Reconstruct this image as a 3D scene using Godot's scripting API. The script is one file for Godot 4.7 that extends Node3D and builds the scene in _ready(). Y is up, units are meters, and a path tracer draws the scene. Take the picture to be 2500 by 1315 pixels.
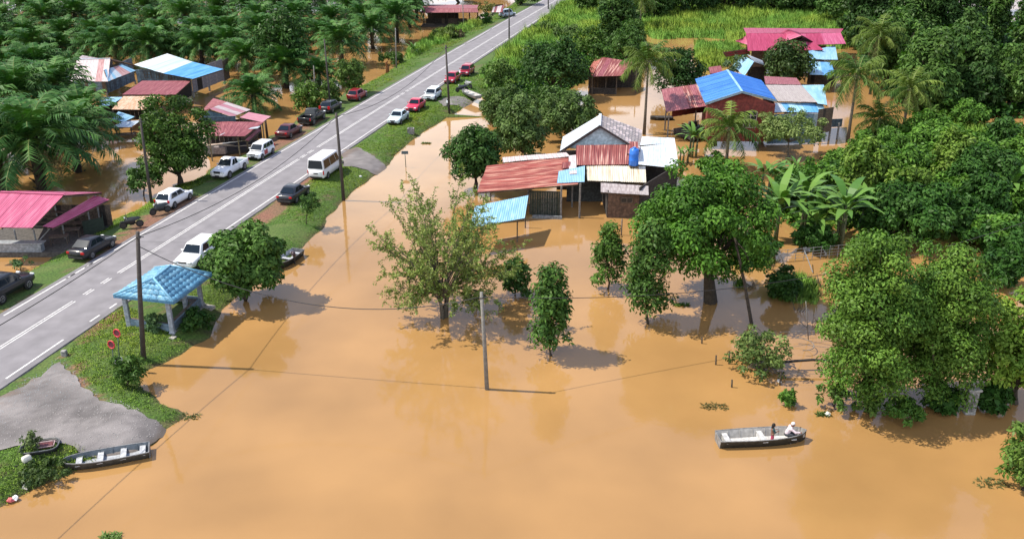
extends Node3D

# ------------------------------------------------------------------ naming and committing
var used := {}
var mats := {}
var texs := {}
var rng := RandomNumberGenerator.new()
var shore := PackedVector2Array()

func numbered(called: String) -> String:
	var n: int = used.get(called, 0)
	used[called] = n + 1
	return called if n == 0 else "%s_%03d" % [called, n]

func tag(o: Node, label: String, category: String, group := "", kind := "") -> void:
	if label: o.set_meta("label", label)
	if category: o.set_meta("category", category)
	if group: o.set_meta("group", group)
	if kind: o.set_meta("kind", kind)

func thing(called: String, label: String, category: String, at: Vector3, turn := 0.0, group := "") -> Node3D:
	var o := Node3D.new()
	o.name = numbered(called)
	add_child(o, true)
	o.position = at
	o.rotation.y = turn
	tag(o, label, category, group)
	return o

func part(called: String, mesh: Mesh, m: Material, parent: Node, label := "") -> MeshInstance3D:
	var o := MeshInstance3D.new()
	o.name = called
	o.mesh = mesh
	o.material_override = m
	parent.add_child(o, true)
	if label: o.set_meta("label", label)
	return o

func struct(called: String, mesh: Mesh, m: Material) -> MeshInstance3D:
	var o := part(numbered(called), mesh, m, self)
	o.set_meta("kind", "structure")
	return o

func solo(called: String, mesh: Mesh, m: Material, label: String, category: String, at := Vector3.ZERO, group := "") -> MeshInstance3D:
	var o := part(numbered(called), mesh, m, self)
	o.position = at
	tag(o, label, category, group)
	return o

# ------------------------------------------------------------------ materials
func noise_tex(key: String, freq: float, lo: float, hi: float, size := 256, seed_ := 1) -> NoiseTexture2D:
	if texs.has(key): return texs[key]
	var n := FastNoiseLite.new()
	n.seed = seed_
	n.frequency = freq
	n.fractal_octaves = 4
	var t := NoiseTexture2D.new()
	t.width = size
	t.height = size
	t.seamless = true
	t.noise = n
	var g := Gradient.new()
	g.set_color(0, Color(lo, lo, lo))
	g.set_color(1, Color(hi, hi, hi))
	t.color_ramp = g
	texs[key] = t
	return t

func ramp_tex(key: String, freq: float, stops: Array, size := 256, seed_ := 1) -> NoiseTexture2D:
	if texs.has(key): return texs[key]
	var n := FastNoiseLite.new()
	n.seed = seed_
	n.frequency = freq
	n.fractal_octaves = 4
	var t := NoiseTexture2D.new()
	t.width = size
	t.height = size
	t.seamless = true
	t.noise = n
	var g := Gradient.new()
	var offs := PackedFloat32Array()
	var cols := PackedColorArray()
	for s in stops:
		offs.append(s[0])
		cols.append(Color(s[1]).linear_to_srgb())
	g.offsets = offs
	g.colors = cols
	t.color_ramp = g
	texs[key] = t
	return t

func mat(key: String, c: Color, rough := 0.8, metal := 0.0) -> StandardMaterial3D:
	if mats.has(key): return mats[key]
	var m := StandardMaterial3D.new()
	m.resource_name = key
	m.albedo_color = c.linear_to_srgb()
	m.roughness = rough
	m.metallic = metal
	m.cull_mode = BaseMaterial3D.CULL_DISABLED
	mats[key] = m
	return m

func worn(key: String, c: Color, rough := 0.8, scale := 0.5, lo := 0.6, metal := 0.0) -> StandardMaterial3D:
	if mats.has(key): return mats[key]
	var m := mat(key, c, rough, metal)
	m.albedo_texture = noise_tex("wear%.1f" % lo, 0.018, lo, 1.0)
	m.uv1_triplanar = true
	m.uv1_world_triplanar = true
	m.uv1_scale = Vector3.ONE * scale
	return m

func paint(key: String, c: Color) -> StandardMaterial3D:
	if mats.has(key): return mats[key]
	var m := mat(key, c, 0.35)
	m.clearcoat_enabled = true
	m.clearcoat = 0.5
	m.metallic_specular = 0.35
	m.clearcoat_roughness = 0.08
	return m

func glass() -> StandardMaterial3D:
	return mat("car_glass", Color(0.012, 0.018, 0.024), 0.06)

func leafmat(key: String, rough := 0.45, back := 0.65) -> StandardMaterial3D:
	if mats.has(key): return mats[key]
	var m := mat(key, Color.WHITE, rough)
	m.vertex_color_use_as_albedo = true
	m.metallic_specular = 0.24
	m.backlight_enabled = true
	m.backlight = Color(0.75, 1.0, 0.3) * back
	return m

# roofing sheet with streaks that run down the slope (v)
func sheet_mat(key: String, stops: Array, rough := 0.5, metal := 0.0, su := 0.5, sv := 0.09, seed_ := 1) -> StandardMaterial3D:
	if mats.has(key): return mats[key]
	var m := mat(key, Color.WHITE, rough, metal)
	m.albedo_texture = ramp_tex(key, 0.02, stops, 256, seed_)
	m.uv1_scale = Vector3(su, sv, 1)
	return m

# ------------------------------------------------------------------ mesh builder
class MB:
	var st := SurfaceTool.new()
	var o := Vector3.ZERO
	var count := 0
	func _init(off := Vector3.ZERO) -> void:
		o = off
		st.begin(Mesh.PRIMITIVE_TRIANGLES)
		st.set_smooth_group(-1)
	func smooth(on: bool) -> void:
		st.set_smooth_group(0 if on else -1)
	func v(p: Vector3, uv := Vector2.ZERO) -> void:
		st.set_uv(uv)
		st.add_vertex(p - o)
	func tri(a: Vector3, b: Vector3, c: Vector3) -> void:
		v(a); v(b, Vector2(1, 0)); v(c, Vector2(1, 1))
	func quad(a: Vector3, b: Vector3, c: Vector3, d: Vector3) -> void:
		var w := a.distance_to(b)
		var h := a.distance_to(d)
		v(a, Vector2(0, h)); v(b, Vector2(w, h)); v(c, Vector2(w, 0))
		v(a, Vector2(0, h)); v(c, Vector2(w, 0)); v(d)
	func hexa(p: Array) -> void: # 0-3 bottom ring, 4-7 top ring
		quad(p[0], p[1], p[2], p[3]); quad(p[7], p[6], p[5], p[4])
		for i in 4:
			var j := (i + 1) % 4
			quad(p[j], p[i], p[i + 4], p[j + 4])
	func box(c: Vector3, s: Vector3, b := Basis()) -> void:
		var h := s * 0.5
		var p := []
		for y in [-1, 1]:
			for q in [[-1, -1], [1, -1], [1, 1], [-1, 1]]:
				p.append(c + b * Vector3(q[0] * h.x, y * h.y, q[1] * h.z))
		hexa(p)
	func bevel(c: Vector3, s: Vector3, r: float, b := Basis()) -> void: # box with chamfered upright and top edges
		var ring := func(y: float, ins: float) -> Array:
			var hx := s.x * 0.5 - ins
			var hz := s.z * 0.5 - ins
			var out := []
			for q in [[-hx + r, -hz], [hx - r, -hz], [hx, -hz + r], [hx, hz - r], [hx - r, hz], [-hx + r, hz], [-hx, hz - r], [-hx, -hz + r]]:
				out.append(c + b * Vector3(q[0], y, q[1]))
			return out
		loft([ring.call(-s.y * 0.5, 0.0), ring.call(s.y * 0.5 - r, 0.0), ring.call(s.y * 0.5, r * 0.7)], true, true)
	func beam(a: Vector3, b: Vector3, w: float, h := -1.0) -> void:
		if h < 0.0: h = w
		var d := (b - a).normalized()
		var side := d.cross(Vector3.UP)
		if side.length() < 0.01: side = Vector3.RIGHT
		side = side.normalized()
		var up := side.cross(d).normalized()
		var p := []
		for e in [a, b]:
			for q in [[-1, -1], [1, -1], [1, 1], [-1, 1]]:
				p.append(e + side * (q[0] * w * 0.5) + up * (q[1] * h * 0.5))
		hexa(p)
	func loft(rings: Array, cap0 := true, cap1 := true) -> void:
		for k in rings.size() - 1:
			var a: Array = rings[k]
			var b: Array = rings[k + 1]
			var n := a.size()
			for i in n:
				var j := (i + 1) % n
				quad(a[j], a[i], b[i], b[j])
		if cap0: fan(rings[0], false)
		if cap1: fan(rings[-1], true)
	func fan(r: Array, up: bool) -> void:
		var m := Vector3.ZERO
		for p in r: m += p
		m /= r.size()
		for i in r.size():
			var j := (i + 1) % r.size()
			if up: tri(r[j], r[i], m)
			else: tri(r[i], r[j], m)
	func tube(pts: Array, radii: Array, n := 6, caps := true) -> void:
		var rings := []
		var up := Vector3.UP
		for k in pts.size():
			var d: Vector3 = (pts[mini(k + 1, pts.size() - 1)] - pts[maxi(k - 1, 0)]).normalized()
			var s := d.cross(up)
			if s.length() < 0.05: s = d.cross(Vector3.FORWARD)
			s = s.normalized()
			var u := s.cross(d).normalized()
			var r := []
			for i in n:
				var a := TAU * i / n
				r.append(pts[k] + (s * cos(a) + u * sin(a)) * radii[mini(k, radii.size() - 1)])
			rings.append(r)
		loft(rings, caps, caps)
	func lathe(c: Vector3, axis: Vector3, prof: Array, n := 14) -> void: # prof: [[radius, along], ...]
		var s := axis.cross(Vector3.UP)
		if s.length() < 0.05: s = axis.cross(Vector3.FORWARD)
		s = s.normalized()
		var u := s.cross(axis).normalized()
		var rings := []
		for q in prof:
			var r := []
			for i in n:
				var a := TAU * i / n
				r.append(c + axis * q[1] + (s * cos(a) + u * sin(a)) * maxf(q[0], 0.001))
			rings.append(r)
		loft(rings, true, true)
	func slab(a: Vector3, b: Vector3, c: Vector3, d: Vector3, t: float) -> void:
		var n := (b - a).cross(d - a).normalized() * t
		if n.y > 0.0: n = -n
		hexa([a + n, b + n, c + n, d + n, a, b, c, d])
	func corrugated(a: Vector3, b: Vector3, c: Vector3, d: Vector3, waves: int, amp: float, t := 0.012, lift := 0.0, du := 0.0) -> void:
		# a-b eave, d-c ridge; ribs run from eave to ridge
		var nn := (b - a).cross(d - a).normalized()
		if nn.y < 0.0: nn = -nn
		var cols := waves * 2
		var w := a.distance_to(b)
		var h := a.distance_to(d)
		for i in cols:
			var t0 := float(i) / cols
			var t1 := float(i + 1) / cols
			var y0 := lift + (amp if i % 2 == 0 else 0.0)
			var y1 := lift + (amp if i % 2 == 1 else 0.0)
			var p0 := a.lerp(b, t0) + nn * y0
			var p1 := a.lerp(b, t1) + nn * y1
			var p2 := d.lerp(c, t1) + nn * y1
			var p3 := d.lerp(c, t0) + nn * y0
			for s in [1, 0]:
				var k: Vector3 = nn * (-t if s == 0 else 0.0)
				v(p0 + k, Vector2(du + t0 * w, h)); v(p1 + k, Vector2(du + t1 * w, h)); v(p2 + k, Vector2(du + t1 * w, 0))
				v(p0 + k, Vector2(du + t0 * w, h)); v(p2 + k, Vector2(du + t1 * w, 0)); v(p3 + k, Vector2(du + t0 * w, 0))
	func done() -> ArrayMesh:
		st.generate_normals()
		return st.commit()

# leaves and blades: plain arrays, a colour per leaf
class LB:
	var vs := PackedVector3Array()
	var ns := PackedVector3Array()
	var cs := PackedColorArray()
	var ix := PackedInt32Array()
	func leaf(p: Vector3, dir: Vector3, nrm: Vector3, len_: float, wid: float, col: Color) -> void:
		var side := dir.cross(nrm).normalized() * wid * 0.5
		var mid := p + dir * (len_ * 0.45)
		var k := vs.size()
		vs.append(p); vs.append(mid + side + nrm * (wid * 0.12)); vs.append(p + dir * len_ - nrm * (len_ * 0.15)); vs.append(mid - side + nrm * (wid * 0.12))
		for i in 4:
			ns.append(nrm)
			cs.append(col)
		ix.append(k); ix.append(k + 2); ix.append(k + 1); ix.append(k); ix.append(k + 3); ix.append(k + 2)
	func blade(a: Vector3, b: Vector3, c: Vector3, nrm: Vector3, col: Color) -> void:
		var k := vs.size()
		vs.append(a); vs.append(b); vs.append(c)
		for i in 3:
			ns.append(nrm)
			cs.append(col)
		# front faces run clockwise
		if (b - a).cross(c - a).dot(nrm) > 0.0:
			ix.append(k); ix.append(k + 2); ix.append(k + 1)
		else:
			ix.append(k); ix.append(k + 1); ix.append(k + 2)
	func strip(pts: Array, wids: Array, nrm: Vector3, col: Color) -> void:
		for i in pts.size() - 1:
			var d: Vector3 = (pts[i + 1] - pts[i]).normalized()
			var s := d.cross(nrm).normalized()
			var n2 := s.cross(d).normalized()
			if n2.dot(nrm) < 0.0: n2 = -n2
			var k := vs.size()
			vs.append(pts[i] - s * wids[i] * 0.5); vs.append(pts[i] + s * wids[i] * 0.5)
			vs.append(pts[i + 1] + s * wids[i + 1] * 0.5); vs.append(pts[i + 1] - s * wids[i + 1] * 0.5)
			for q in 4:
				ns.append(n2)
				cs.append(col)
			ix.append(k); ix.append(k + 2); ix.append(k + 1); ix.append(k); ix.append(k + 3); ix.append(k + 2)
	func done() -> ArrayMesh:
		var a := []
		a.resize(Mesh.ARRAY_MAX)
		a[Mesh.ARRAY_VERTEX] = vs
		a[Mesh.ARRAY_NORMAL] = ns
		a[Mesh.ARRAY_COLOR] = cs
		a[Mesh.ARRAY_INDEX] = ix
		var m := ArrayMesh.new()
		m.add_surface_from_arrays(Mesh.PRIMITIVE_TRIANGLES, a)
		return m

func rand_dir() -> Vector3:
	var z := rng.randf_range(-1, 1)
	var a := rng.randf() * TAU
	var r := sqrt(1.0 - z * z)
	return Vector3(r * cos(a), z, r * sin(a))

# ------------------------------------------------------------------ the road's course and the dry land
func road_x(z: float) -> float:
	var t := z / 100.0
	return -45.72 - 23.27 * t - 0.97 * t * t - 0.38 * t * t * t

func road_at(z: float, off: float, y: float) -> Vector3:
	var s := (road_x(z - 0.5) - road_x(z + 0.5))
	var n := Vector3(1, 0, s).normalized()
	return Vector3(road_x(z), y, z) + n * off

func shore_dist(p: Vector2) -> float:
	var best := 1e9
	var n := shore.size()
	for i in n:
		var a := shore[i]
		var b := shore[(i + 1) % n]
		if minf(a.y, b.y) - p.y > best or p.y - maxf(a.y, b.y) > best: continue
		var ab := b - a
		var t := clampf((p - a).dot(ab) / maxf(ab.length_squared(), 1e-6), 0, 1)
		best = minf(best, p.distance_to(a + ab * t))
	return best if Geometry2D.is_point_in_polygon(p, shore) else -best

var bumps := FastNoiseLite.new()
func land_y(x: float, z: float) -> float:
	var d := shore_dist(Vector2(x, z)) + bumps.get_noise_2d(x * 4.0, z * 4.0) * 0.35
	if d < 0.0: return maxf(-0.9, d * 0.3)
	var t := clampf(d / 2.6, 0, 1)
	return 0.74 * t * (2.0 - t) + bumps.get_noise_2d(x * 9.0, z * 9.0) * 0.05 * minf(1, d)

# ------------------------------------------------------------------ the place
func _ready() -> void:
	rng.seed = 1
	bumps.seed = 4
	bumps.frequency = 0.05
	var cam := Camera3D.new()
	cam.name = "Camera"
	add_child(cam)
	cam.position = Vector3(0, 28.8, 0)
	cam.rotation_degrees = Vector3(-23.08, 0, 0)
	cam.fov = 33.28
	cam.near = 0.5
	cam.far = 4000.0
	cam.current = true
	var env := Environment.new()
	env.background_mode = Environment.BG_SKY
	env.tonemap_mode = Environment.TONE_MAPPER_LINEAR
	env.tonemap_exposure = 1.36
	env.sdfgi_enabled = true
	env.ssao_enabled = true
	env.ssil_enabled = true
	var sky := Sky.new()
	sky.sky_material = sky_material()
	env.sky = sky
	var we := WorldEnvironment.new()
	we.name = "Surroundings"
	we.environment = env
	add_child(we)
	var sun := DirectionalLight3D.new()
	sun.name = "Sun"
	sun.light_energy = 1.6
	sun.light_color = Color(1.0, 0.965, 0.9)
	sun.light_angular_distance = 0.5
	sun.shadow_enabled = true
	add_child(sun)
	sun.look_at_from_position(Vector3.ZERO, Vector3(5.0, -7.5, 0.5))

	setting()
	pavilion()
	stall()
	left_houses()
	shack()
	centre_house()
	hut()
	blue_house()
	pink_house()
	far_stalls()
	poles_and_cables()
	park_vehicles()
	boats_and_people()
	near_trees()
	palms()
	mid_trees()
	far_trees()
	grasses()
	undergrowth()
	loose_gravel()
	small_things()

func sky_material() -> PanoramaSkyMaterial:
	var w := 1024
	var h := 512
	var im := Image.create(w, h, false, Image.FORMAT_RGBF)
	var n := FastNoiseLite.new()
	n.seed = 12
	n.frequency = 0.42
	n.fractal_octaves = 5
	n.fractal_gain = 0.5
	for y in h / 2 + 4:
		var el := PI * 0.5 - PI * (y + 0.5) / h
		var s := maxf(sin(el), 0.0)
		var base := Color(0.92, 1.04, 1.24).lerp(Color(0.06, 0.16, 0.5), pow(s, 0.8))
		for x in w:
			var a := TAU * (x + 0.5) / w
			var d := Vector3(cos(a) * cos(el), s, sin(a) * cos(el))
			var p := d / (s + 0.22)
			var v := n.get_noise_3d(p.x, p.y * 0.6, p.z)
			var c := smoothstep(-0.3 + 0.62 * s, -0.1 + 0.72 * s, v)
			var k := 0.9 + 0.35 * smoothstep(0.1, 0.5, v)
			var cloud := Color(1.68, 1.74, 1.84) * k
			im.set_pixel(x, y, base.lerp(cloud, c * 0.9))
	for y in range(h / 2 + 4, h):
		for x in w: im.set_pixel(x, y, Color(0.4, 0.33, 0.2))
	var m := PanoramaSkyMaterial.new()
	m.panorama = ImageTexture.create_from_image(im)
	m.energy_multiplier = 0.8
	return m

func drape(poly: PackedVector2Array, cell: float, y_of: Callable, tint: Callable) -> ArrayMesh:
	var mb := MB.new()
	mb.smooth(true)
	var r := Rect2(poly[0], Vector2.ZERO)
	for p in poly: r = r.expand(p)
	var x := r.position.x
	while x < r.end.x:
		var z := r.position.y
		while z < r.end.y:
			var sq := PackedVector2Array([Vector2(x, z), Vector2(x + cell, z), Vector2(x + cell, z + cell), Vector2(x, z + cell)])
			for pc in Geometry2D.intersect_polygons(sq, poly):
				var ix := Geometry2D.triangulate_polygon(pc)
				for k in range(0, ix.size(), 3):
					for q in [0, 1, 2]:
						var p: Vector2 = pc[ix[k + q]]
						mb.st.set_color(tint.call(p.x, p.y))
						mb.v(Vector3(p.x, y_of.call(p.x, p.y), p.y), p)
			z += cell
		x += cell
	return mb.done()

func ragged(poly: PackedVector2Array) -> PackedVector2Array: # a broken edge
	var out := PackedVector2Array()
	var nz := FastNoiseLite.new()
	nz.seed = 5
	nz.frequency = 0.9
	for i in poly.size():
		var a := poly[i]
		var b := poly[(i + 1) % poly.size()]
		var n := maxi(1, int(a.distance_to(b) / 0.35))
		for k in n:
			var p := a.lerp(b, float(k) / n)
			out.append(p + (b - a).orthogonal().normalized() * (nz.get_noise_2d(p.x, p.y) * 0.4))
	return out

func road_strip(z0: float, z1: float, o0: float, o1: float, y: float, step := 3.0) -> ArrayMesh:
	var mb := MB.new()
	mb.smooth(true)
	var z := z0
	while z > z1 + 0.01:
		var e := maxf(z - step, z1)
		mb.quad(road_at(z, o0, y), road_at(z, o1, y), road_at(e, o1, y), road_at(e, o0, y))
		z = e
	return mb.done()

func setting() -> void:
	# water to the horizon
	var wm := mat("flood_water", Color(0.38, 0.213, 0.078), 0.06)
	wm.metallic_specular = 0.5
	wm.detail_enabled = true
	wm.detail_albedo = noise_tex("silt", 0.012, 0.86, 1.0, 512, 9)
	wm.detail_blend_mode = BaseMaterial3D.BLEND_MODE_MUL
	wm.detail_uv_layer = BaseMaterial3D.DETAIL_UV_2
	wm.uv2_triplanar = true
	wm.uv2_world_triplanar = true
	wm.uv2_scale = Vector3.ONE * 0.013
	wm.uv1_triplanar = true
	wm.uv1_world_triplanar = true
	wm.uv1_scale = Vector3.ONE * 0.07
	var nn := FastNoiseLite.new()
	nn.seed = 6
	nn.frequency = 0.02
	nn.fractal_octaves = 4
	var nt := NoiseTexture2D.new()
	nt.width = 1024
	nt.height = 1024
	nt.seamless = true
	nt.as_normal_map = true
	nt.bump_strength = 2.0
	nt.noise = nn
	wm.normal_enabled = true
	wm.normal_texture = nt
	wm.normal_scale = 0.09
	var pm := PlaneMesh.new()
	pm.size = Vector2(3000, 3000)
	var water := struct("flood_water", pm, wm)
	water.position = Vector3(0, 0, -600)
	# the river bed under it all
	var gm := PlaneMesh.new()
	gm.size = Vector2(3000, 3000)
	var bed := struct("ground", gm, worn("mud", Color(0.16, 0.1, 0.05), 0.95, 0.1, 0.6))
	bed.position = Vector3(0, -1.2, -600)

	shore = PackedVector2Array([Vector2(-30.78, -29.79), Vector2(-26.92, -35.41), Vector2(-25.8, -37.08), Vector2(-25.39, -37.91), Vector2(-24.75, -38.76), Vector2(-24.05, -39.54), Vector2(-23.34, -40.38), Vector2(-22.11, -41.13), Vector2(-20.78, -41.74), Vector2(-20.14, -42.78), Vector2(-20.13, -44.23), Vector2(-19.69, -44.79), Vector2(-19.25, -45.41), Vector2(-19.72, -45.94), Vector2(-21.16, -46.91), Vector2(-22.91, -48.59), Vector2(-23.84, -49.7), Vector2(-23.83, -50.91), Vector2(-22.82, -51.94), Vector2(-22.07, -53.29), Vector2(-21.85, -54.28), Vector2(-21.28, -54.69), Vector2(-20.95, -55.42), Vector2(-21.26, -57.37), Vector2(-21.37, -59.92), Vector2(-21.18, -62), Vector2(-20.4, -63.97), Vector2(-19.32, -66.04), Vector2(-18.61, -68.67), Vector2(-18.17, -72.42), Vector2(-17.74, -75.19), Vector2(-17.32, -78.15), Vector2(-17.4, -80.62), Vector2(-17.02, -83.71), Vector2(-16.52, -85.98), Vector2(-16.33, -88.36), Vector2(-15.52, -90.85), Vector2(-14.81, -93.47), Vector2(-14.19, -95.45), Vector2(-13.96, -97.18), Vector2(-13.62, -100.82), Vector2(-12.82, -105.63), Vector2(-11.96, -109.46), Vector2(-10.58, -114.19), Vector2(-9.06, -119.08), Vector2(-7.66, -123.36), Vector2(-6.43, -127.41), Vector2(-5.28, -131.15), Vector2(-4.37, -132.82), Vector2(-3.77, -138.07), Vector2(-1.3, -143.71), Vector2(3.52, -155.97), Vector2(13.37, -175.84), Vector2(20.38, -182.7), Vector2(28.62, -201.64), Vector2(35.35, -229.25), Vector2(55.5, -328.07), Vector2(9.96, -328.07), Vector2(1.34, -255.13), Vector2(-1.56, -235.65), Vector2(-5.55, -229.25), Vector2(-4.99, -217.39), Vector2(-8.34, -209.24), Vector2(-13.34, -200.43), Vector2(-16.16, -191.18), Vector2(-18.88, -175.84), Vector2(-19.75, -165.99), Vector2(-19.97, -157.12), Vector2(-20.85, -151.2), Vector2(-22.5, -143.71), Vector2(-23.4, -138.98), Vector2(-25.12, -138.67), Vector2(-25.38, -132.26), Vector2(-27.07, -128.46), Vector2(-28.93, -123.36), Vector2(-28.91, -118.16), Vector2(-28.69, -112.93), Vector2(-30.29, -109.46), Vector2(-29.93, -105.08), Vector2(-31.12, -102.21), Vector2(-32.05, -98.81), Vector2(-33.39, -95.92), Vector2(-33.07, -93.18), Vector2(-33.85, -90.85), Vector2(-34.88, -89.45), Vector2(-35.58, -87.82), Vector2(-35.78, -84.96), Vector2(-36.08, -82.02), Vector2(-36.72, -80.16), Vector2(-37.36, -78.15), Vector2(-37.23, -76.33), Vector2(-38.14, -73.78), Vector2(-38.62, -70.18), Vector2(-38.88, -68.23), Vector2(-39.23, -66.7), Vector2(-40.93, -66.04), Vector2(-41.85, -62.97), Vector2(-44.53, -52.27), Vector2(-48.08, -36.66)])
	# dry land: verge and bank, drawn from the shoreline inwards
	var dirt: Array = [PackedVector2Array([Vector2(-24.41, -75.82), Vector2(-22.57, -84.4), Vector2(-20.66, -87.82), Vector2(-20.64, -83.89), Vector2(-21.38, -79.34), Vector2(-22.13, -76.25), Vector2(-23.47, -74.37)]), PackedVector2Array([Vector2(-29.41, -106.23), Vector2(-27.16, -116.63), Vector2(-24.65, -116.18), Vector2(-25.29, -107.78), Vector2(-27.41, -100.06), Vector2(-28.58, -100.06)]), PackedVector2Array([Vector2(-37.22, -55.98), Vector2(-35.04, -62.19), Vector2(-34.33, -64.76), Vector2(-34.36, -71.03), Vector2(-34.06, -76.57), Vector2(-33.08, -81.08), Vector2(-31.43, -84.4), Vector2(-30.07, -82.65), Vector2(-31.47, -76.57), Vector2(-33.22, -69.92), Vector2(-33.99, -66.57), Vector2(-34.38, -61.44), Vector2(-36.38, -54.43)]), PackedVector2Array([Vector2(-22.95, -87.82), Vector2(-21.88, -91.64), Vector2(-20.36, -89.48), Vector2(-21.88, -86.74)]), PackedVector2Array([Vector2(-28.97, -51), Vector2(-28.5, -51.43), Vector2(-25.7, -47.41), Vector2(-23.91, -45.77), Vector2(-24.2, -45.32), Vector2(-26.11, -46.93)]), PackedVector2Array([Vector2(-29.43, -54.43), Vector2(-29.09, -57.59), Vector2(-28.31, -59.29), Vector2(-27.62, -57.93), Vector2(-28.17, -54.74), Vector2(-28.38, -52.67)])]
	var mb := MB.new()
	mb.smooth(true)
	var tone := FastNoiseLite.new()
	tone.seed = 21
	tone.frequency = 0.35
	var cov := func(x: float, z: float) -> Color:
		var p := Vector2(x + tone.get_noise_2d(x * 3.0, z * 3.0) * 0.7, z + tone.get_noise_2d(z * 3.0, x * 3.0) * 1.4)
		var v := tone.get_noise_2d(x, z)
		var c := Color(0.085, 0.18, 0.022).lerp(Color(0.16, 0.22, 0.05), clampf(0.35 + v, 0, 1))
		if v < -0.36: c = Color(0.17, 0.16, 0.06)
		for d in dirt:
			if Geometry2D.is_point_in_polygon(p, d):
				c = Color(0.33, 0.15, 0.095).lerp(Color(0.26, 0.17, 0.09), clampf(0.4 + v * 1.2, 0, 1))
		var y := land_y(x, z)
		return c.lerp(Color(0.13, 0.085, 0.04), smoothstep(0.16, 0.02, y) * 0.8)
	var z := -24.0
	var rows := []
	while z > -330.0:
		var row := []
		var nx := 90
		var half0 := -17.0 if z > -110.0 else -22.0
		var half1 := 30.0 if z > -120.0 else 60.0
		for i in nx + 1:
			var x := road_x(z) + lerpf(half0, half1, float(i) / nx)
			row.append([Vector3(x, land_y(x, z), z), cov.call(x, z)])
		rows.append(row)
		z -= 0.5 if z > -90.0 else 1.1 if z > -150.0 else 3.0
	for r in rows.size() - 1:
		for i in rows[r].size() - 1:
			var q := [rows[r][i], rows[r][i + 1], rows[r + 1][i + 1], rows[r + 1][i]]
			var top := -1.0
			for e in q: top = maxf(top, e[0].y)
			if top < -0.55: continue
			for k in [0, 1, 2, 0, 2, 3]:
				mb.st.set_color(q[k][1])
				mb.v(q[k][0], Vector2(q[k][0].x, q[k][0].z))
	var vm := mat("verge", Color.WHITE, 0.95)
	vm.vertex_color_use_as_albedo = true
	vm.albedo_texture = noise_tex("grain", 0.05, 0.55, 1.0, 256, 3)
	vm.uv1_scale = Vector3(0.35, 0.35, 1)
	struct("grass_verge", mb.done(), vm)
	# the asphalt and its paint
	var asphalt := mat("asphalt", Color(0.235, 0.223, 0.235), 0.85)
	asphalt.albedo_texture = noise_tex("asphalt", 0.012, 0.86, 1.0, 1024, 14)
	asphalt.uv1_triplanar = true
	asphalt.uv1_world_triplanar = true
	asphalt.uv1_scale = Vector3.ONE * 0.04
	asphalt.vertex_color_use_as_albedo = true
	var rm := MB.new()
	rm.smooth(true)
	var lane := FastNoiseLite.new()
	lane.seed = 61
	lane.frequency = 0.5
	var shade := func(z: float, o: float) -> Color:
		var track := exp(-pow((absf(absf(o) - 1.65) - 0.75) / 0.3, 2.0)) # worn wheel paths
		var v := 0.93 + 0.05 * track + 0.09 * lane.get_noise_2d(o * 2.4, z * 0.12) + 0.05 * lane.get_noise_2d(o * 5.0 + 40.0, z * 0.7)
		if absf(o) > 3.4: v *= 0.88 + 0.2 * lane.get_noise_2d(o * 3.0, z * 1.3)
		return Color(v, v, v * 1.01)
	var rz := -18.0
	while rz > -420.0:
		var re := rz - (1.0 if rz > -100.0 else 3.0)
		for i in 22:
			var o0 := lerpf(-3.75, 3.85, i / 22.0)
			var o1 := lerpf(-3.75, 3.85, (i + 1.0) / 22.0)
			var q := [[rz, o0], [rz, o1], [re, o1], [re, o0]]
			for k in [0, 1, 2, 0, 2, 3]:
				rm.st.set_color(shade.call(q[k][0], q[k][1]))
				rm.v(road_at(q[k][0], q[k][1], 0.82))
		rz = re
	var road := struct("road", rm.done(), asphalt)
	var sk := MB.new()
	for o in [-3.75, 3.85]:
		var zz := -18.0
		while zz > -420.0:
			var e := signf(o) * 0.25
			sk.quad(road_at(zz, o, 0.818), road_at(zz, o + e, 0.45), road_at(zz - 4, o + e, 0.45), road_at(zz - 4, o, 0.818))
			zz -= 4.0
	part("road_shoulder", sk.done(), worn("shoulder", Color(0.22, 0.2, 0.2), 0.9, 0.4, 0.6), road)
	var white := worn("road_paint", Color(0.74, 0.73, 0.72), 0.7, 0.9, 0.75)
	part("edge_line", road_strip(-56.6, -420, -3.34, -3.2, 0.826), white, road)
	part("edge_line", road_strip(-61.7, -420, 3.22, 3.36, 0.826), white, road)
	part("edge_line", road_strip(-18, -53.6, -3.34, -3.2, 0.826), white, road)
	part("edge_line", road_strip(-49.2, -54.4, 3.22, 3.36, 0.826), white, road)
	var left_dash := [[Vector3(-34.59, 0.82, -63.06), Vector3(-34.36, 0.82, -64.16)], [Vector3(-34.16, 0.82, -65.29), Vector3(-33.88, 0.82, -66.29)]]
	for d in left_dash: part("edge_dash", road_strip(d[0].z, d[1].z, -3.34, -3.2, 0.826), white, road)
	for d in [[Vector3(-29.23, 0.82, -57.09), Vector3(-28.95, 0.82, -58.15)], [Vector3(-28.75, 0.82, -59.25), Vector3(-28.49, 0.82, -60.09)], [Vector3(-31.04, 0.82, -47.45), Vector3(-30.77, 0.82, -48.64)], [Vector3(-31.5, 0.82, -45.58), Vector3(-31.22, 0.82, -46.64)]]: part("edge_dash", road_strip(d[0].z, d[1].z, 3.22, 3.36, 0.826), white, road)
	var runs := [[Vector3(-35.99, 0.82, -43.6), Vector3(-32.03, 0.82, -59.74)], [Vector3(-30.99, 0.82, -64.96), Vector3(-23.77, 0.82, -96.96)], [Vector3(-22.61, 0.82, -101.91), Vector3(-16.19, 0.82, -129.87)], [Vector3(-15.15, 0.82, -134.14), Vector3(12.39, 0.82, -257.49)]]
	for d in runs:
		part("centre_line", road_strip(d[0].z, d[1].z, -0.17, -0.07, 0.826), white, road)
		part("centre_line", road_strip(d[0].z, d[1].z, 0.07, 0.17, 0.826), white, road)
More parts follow.
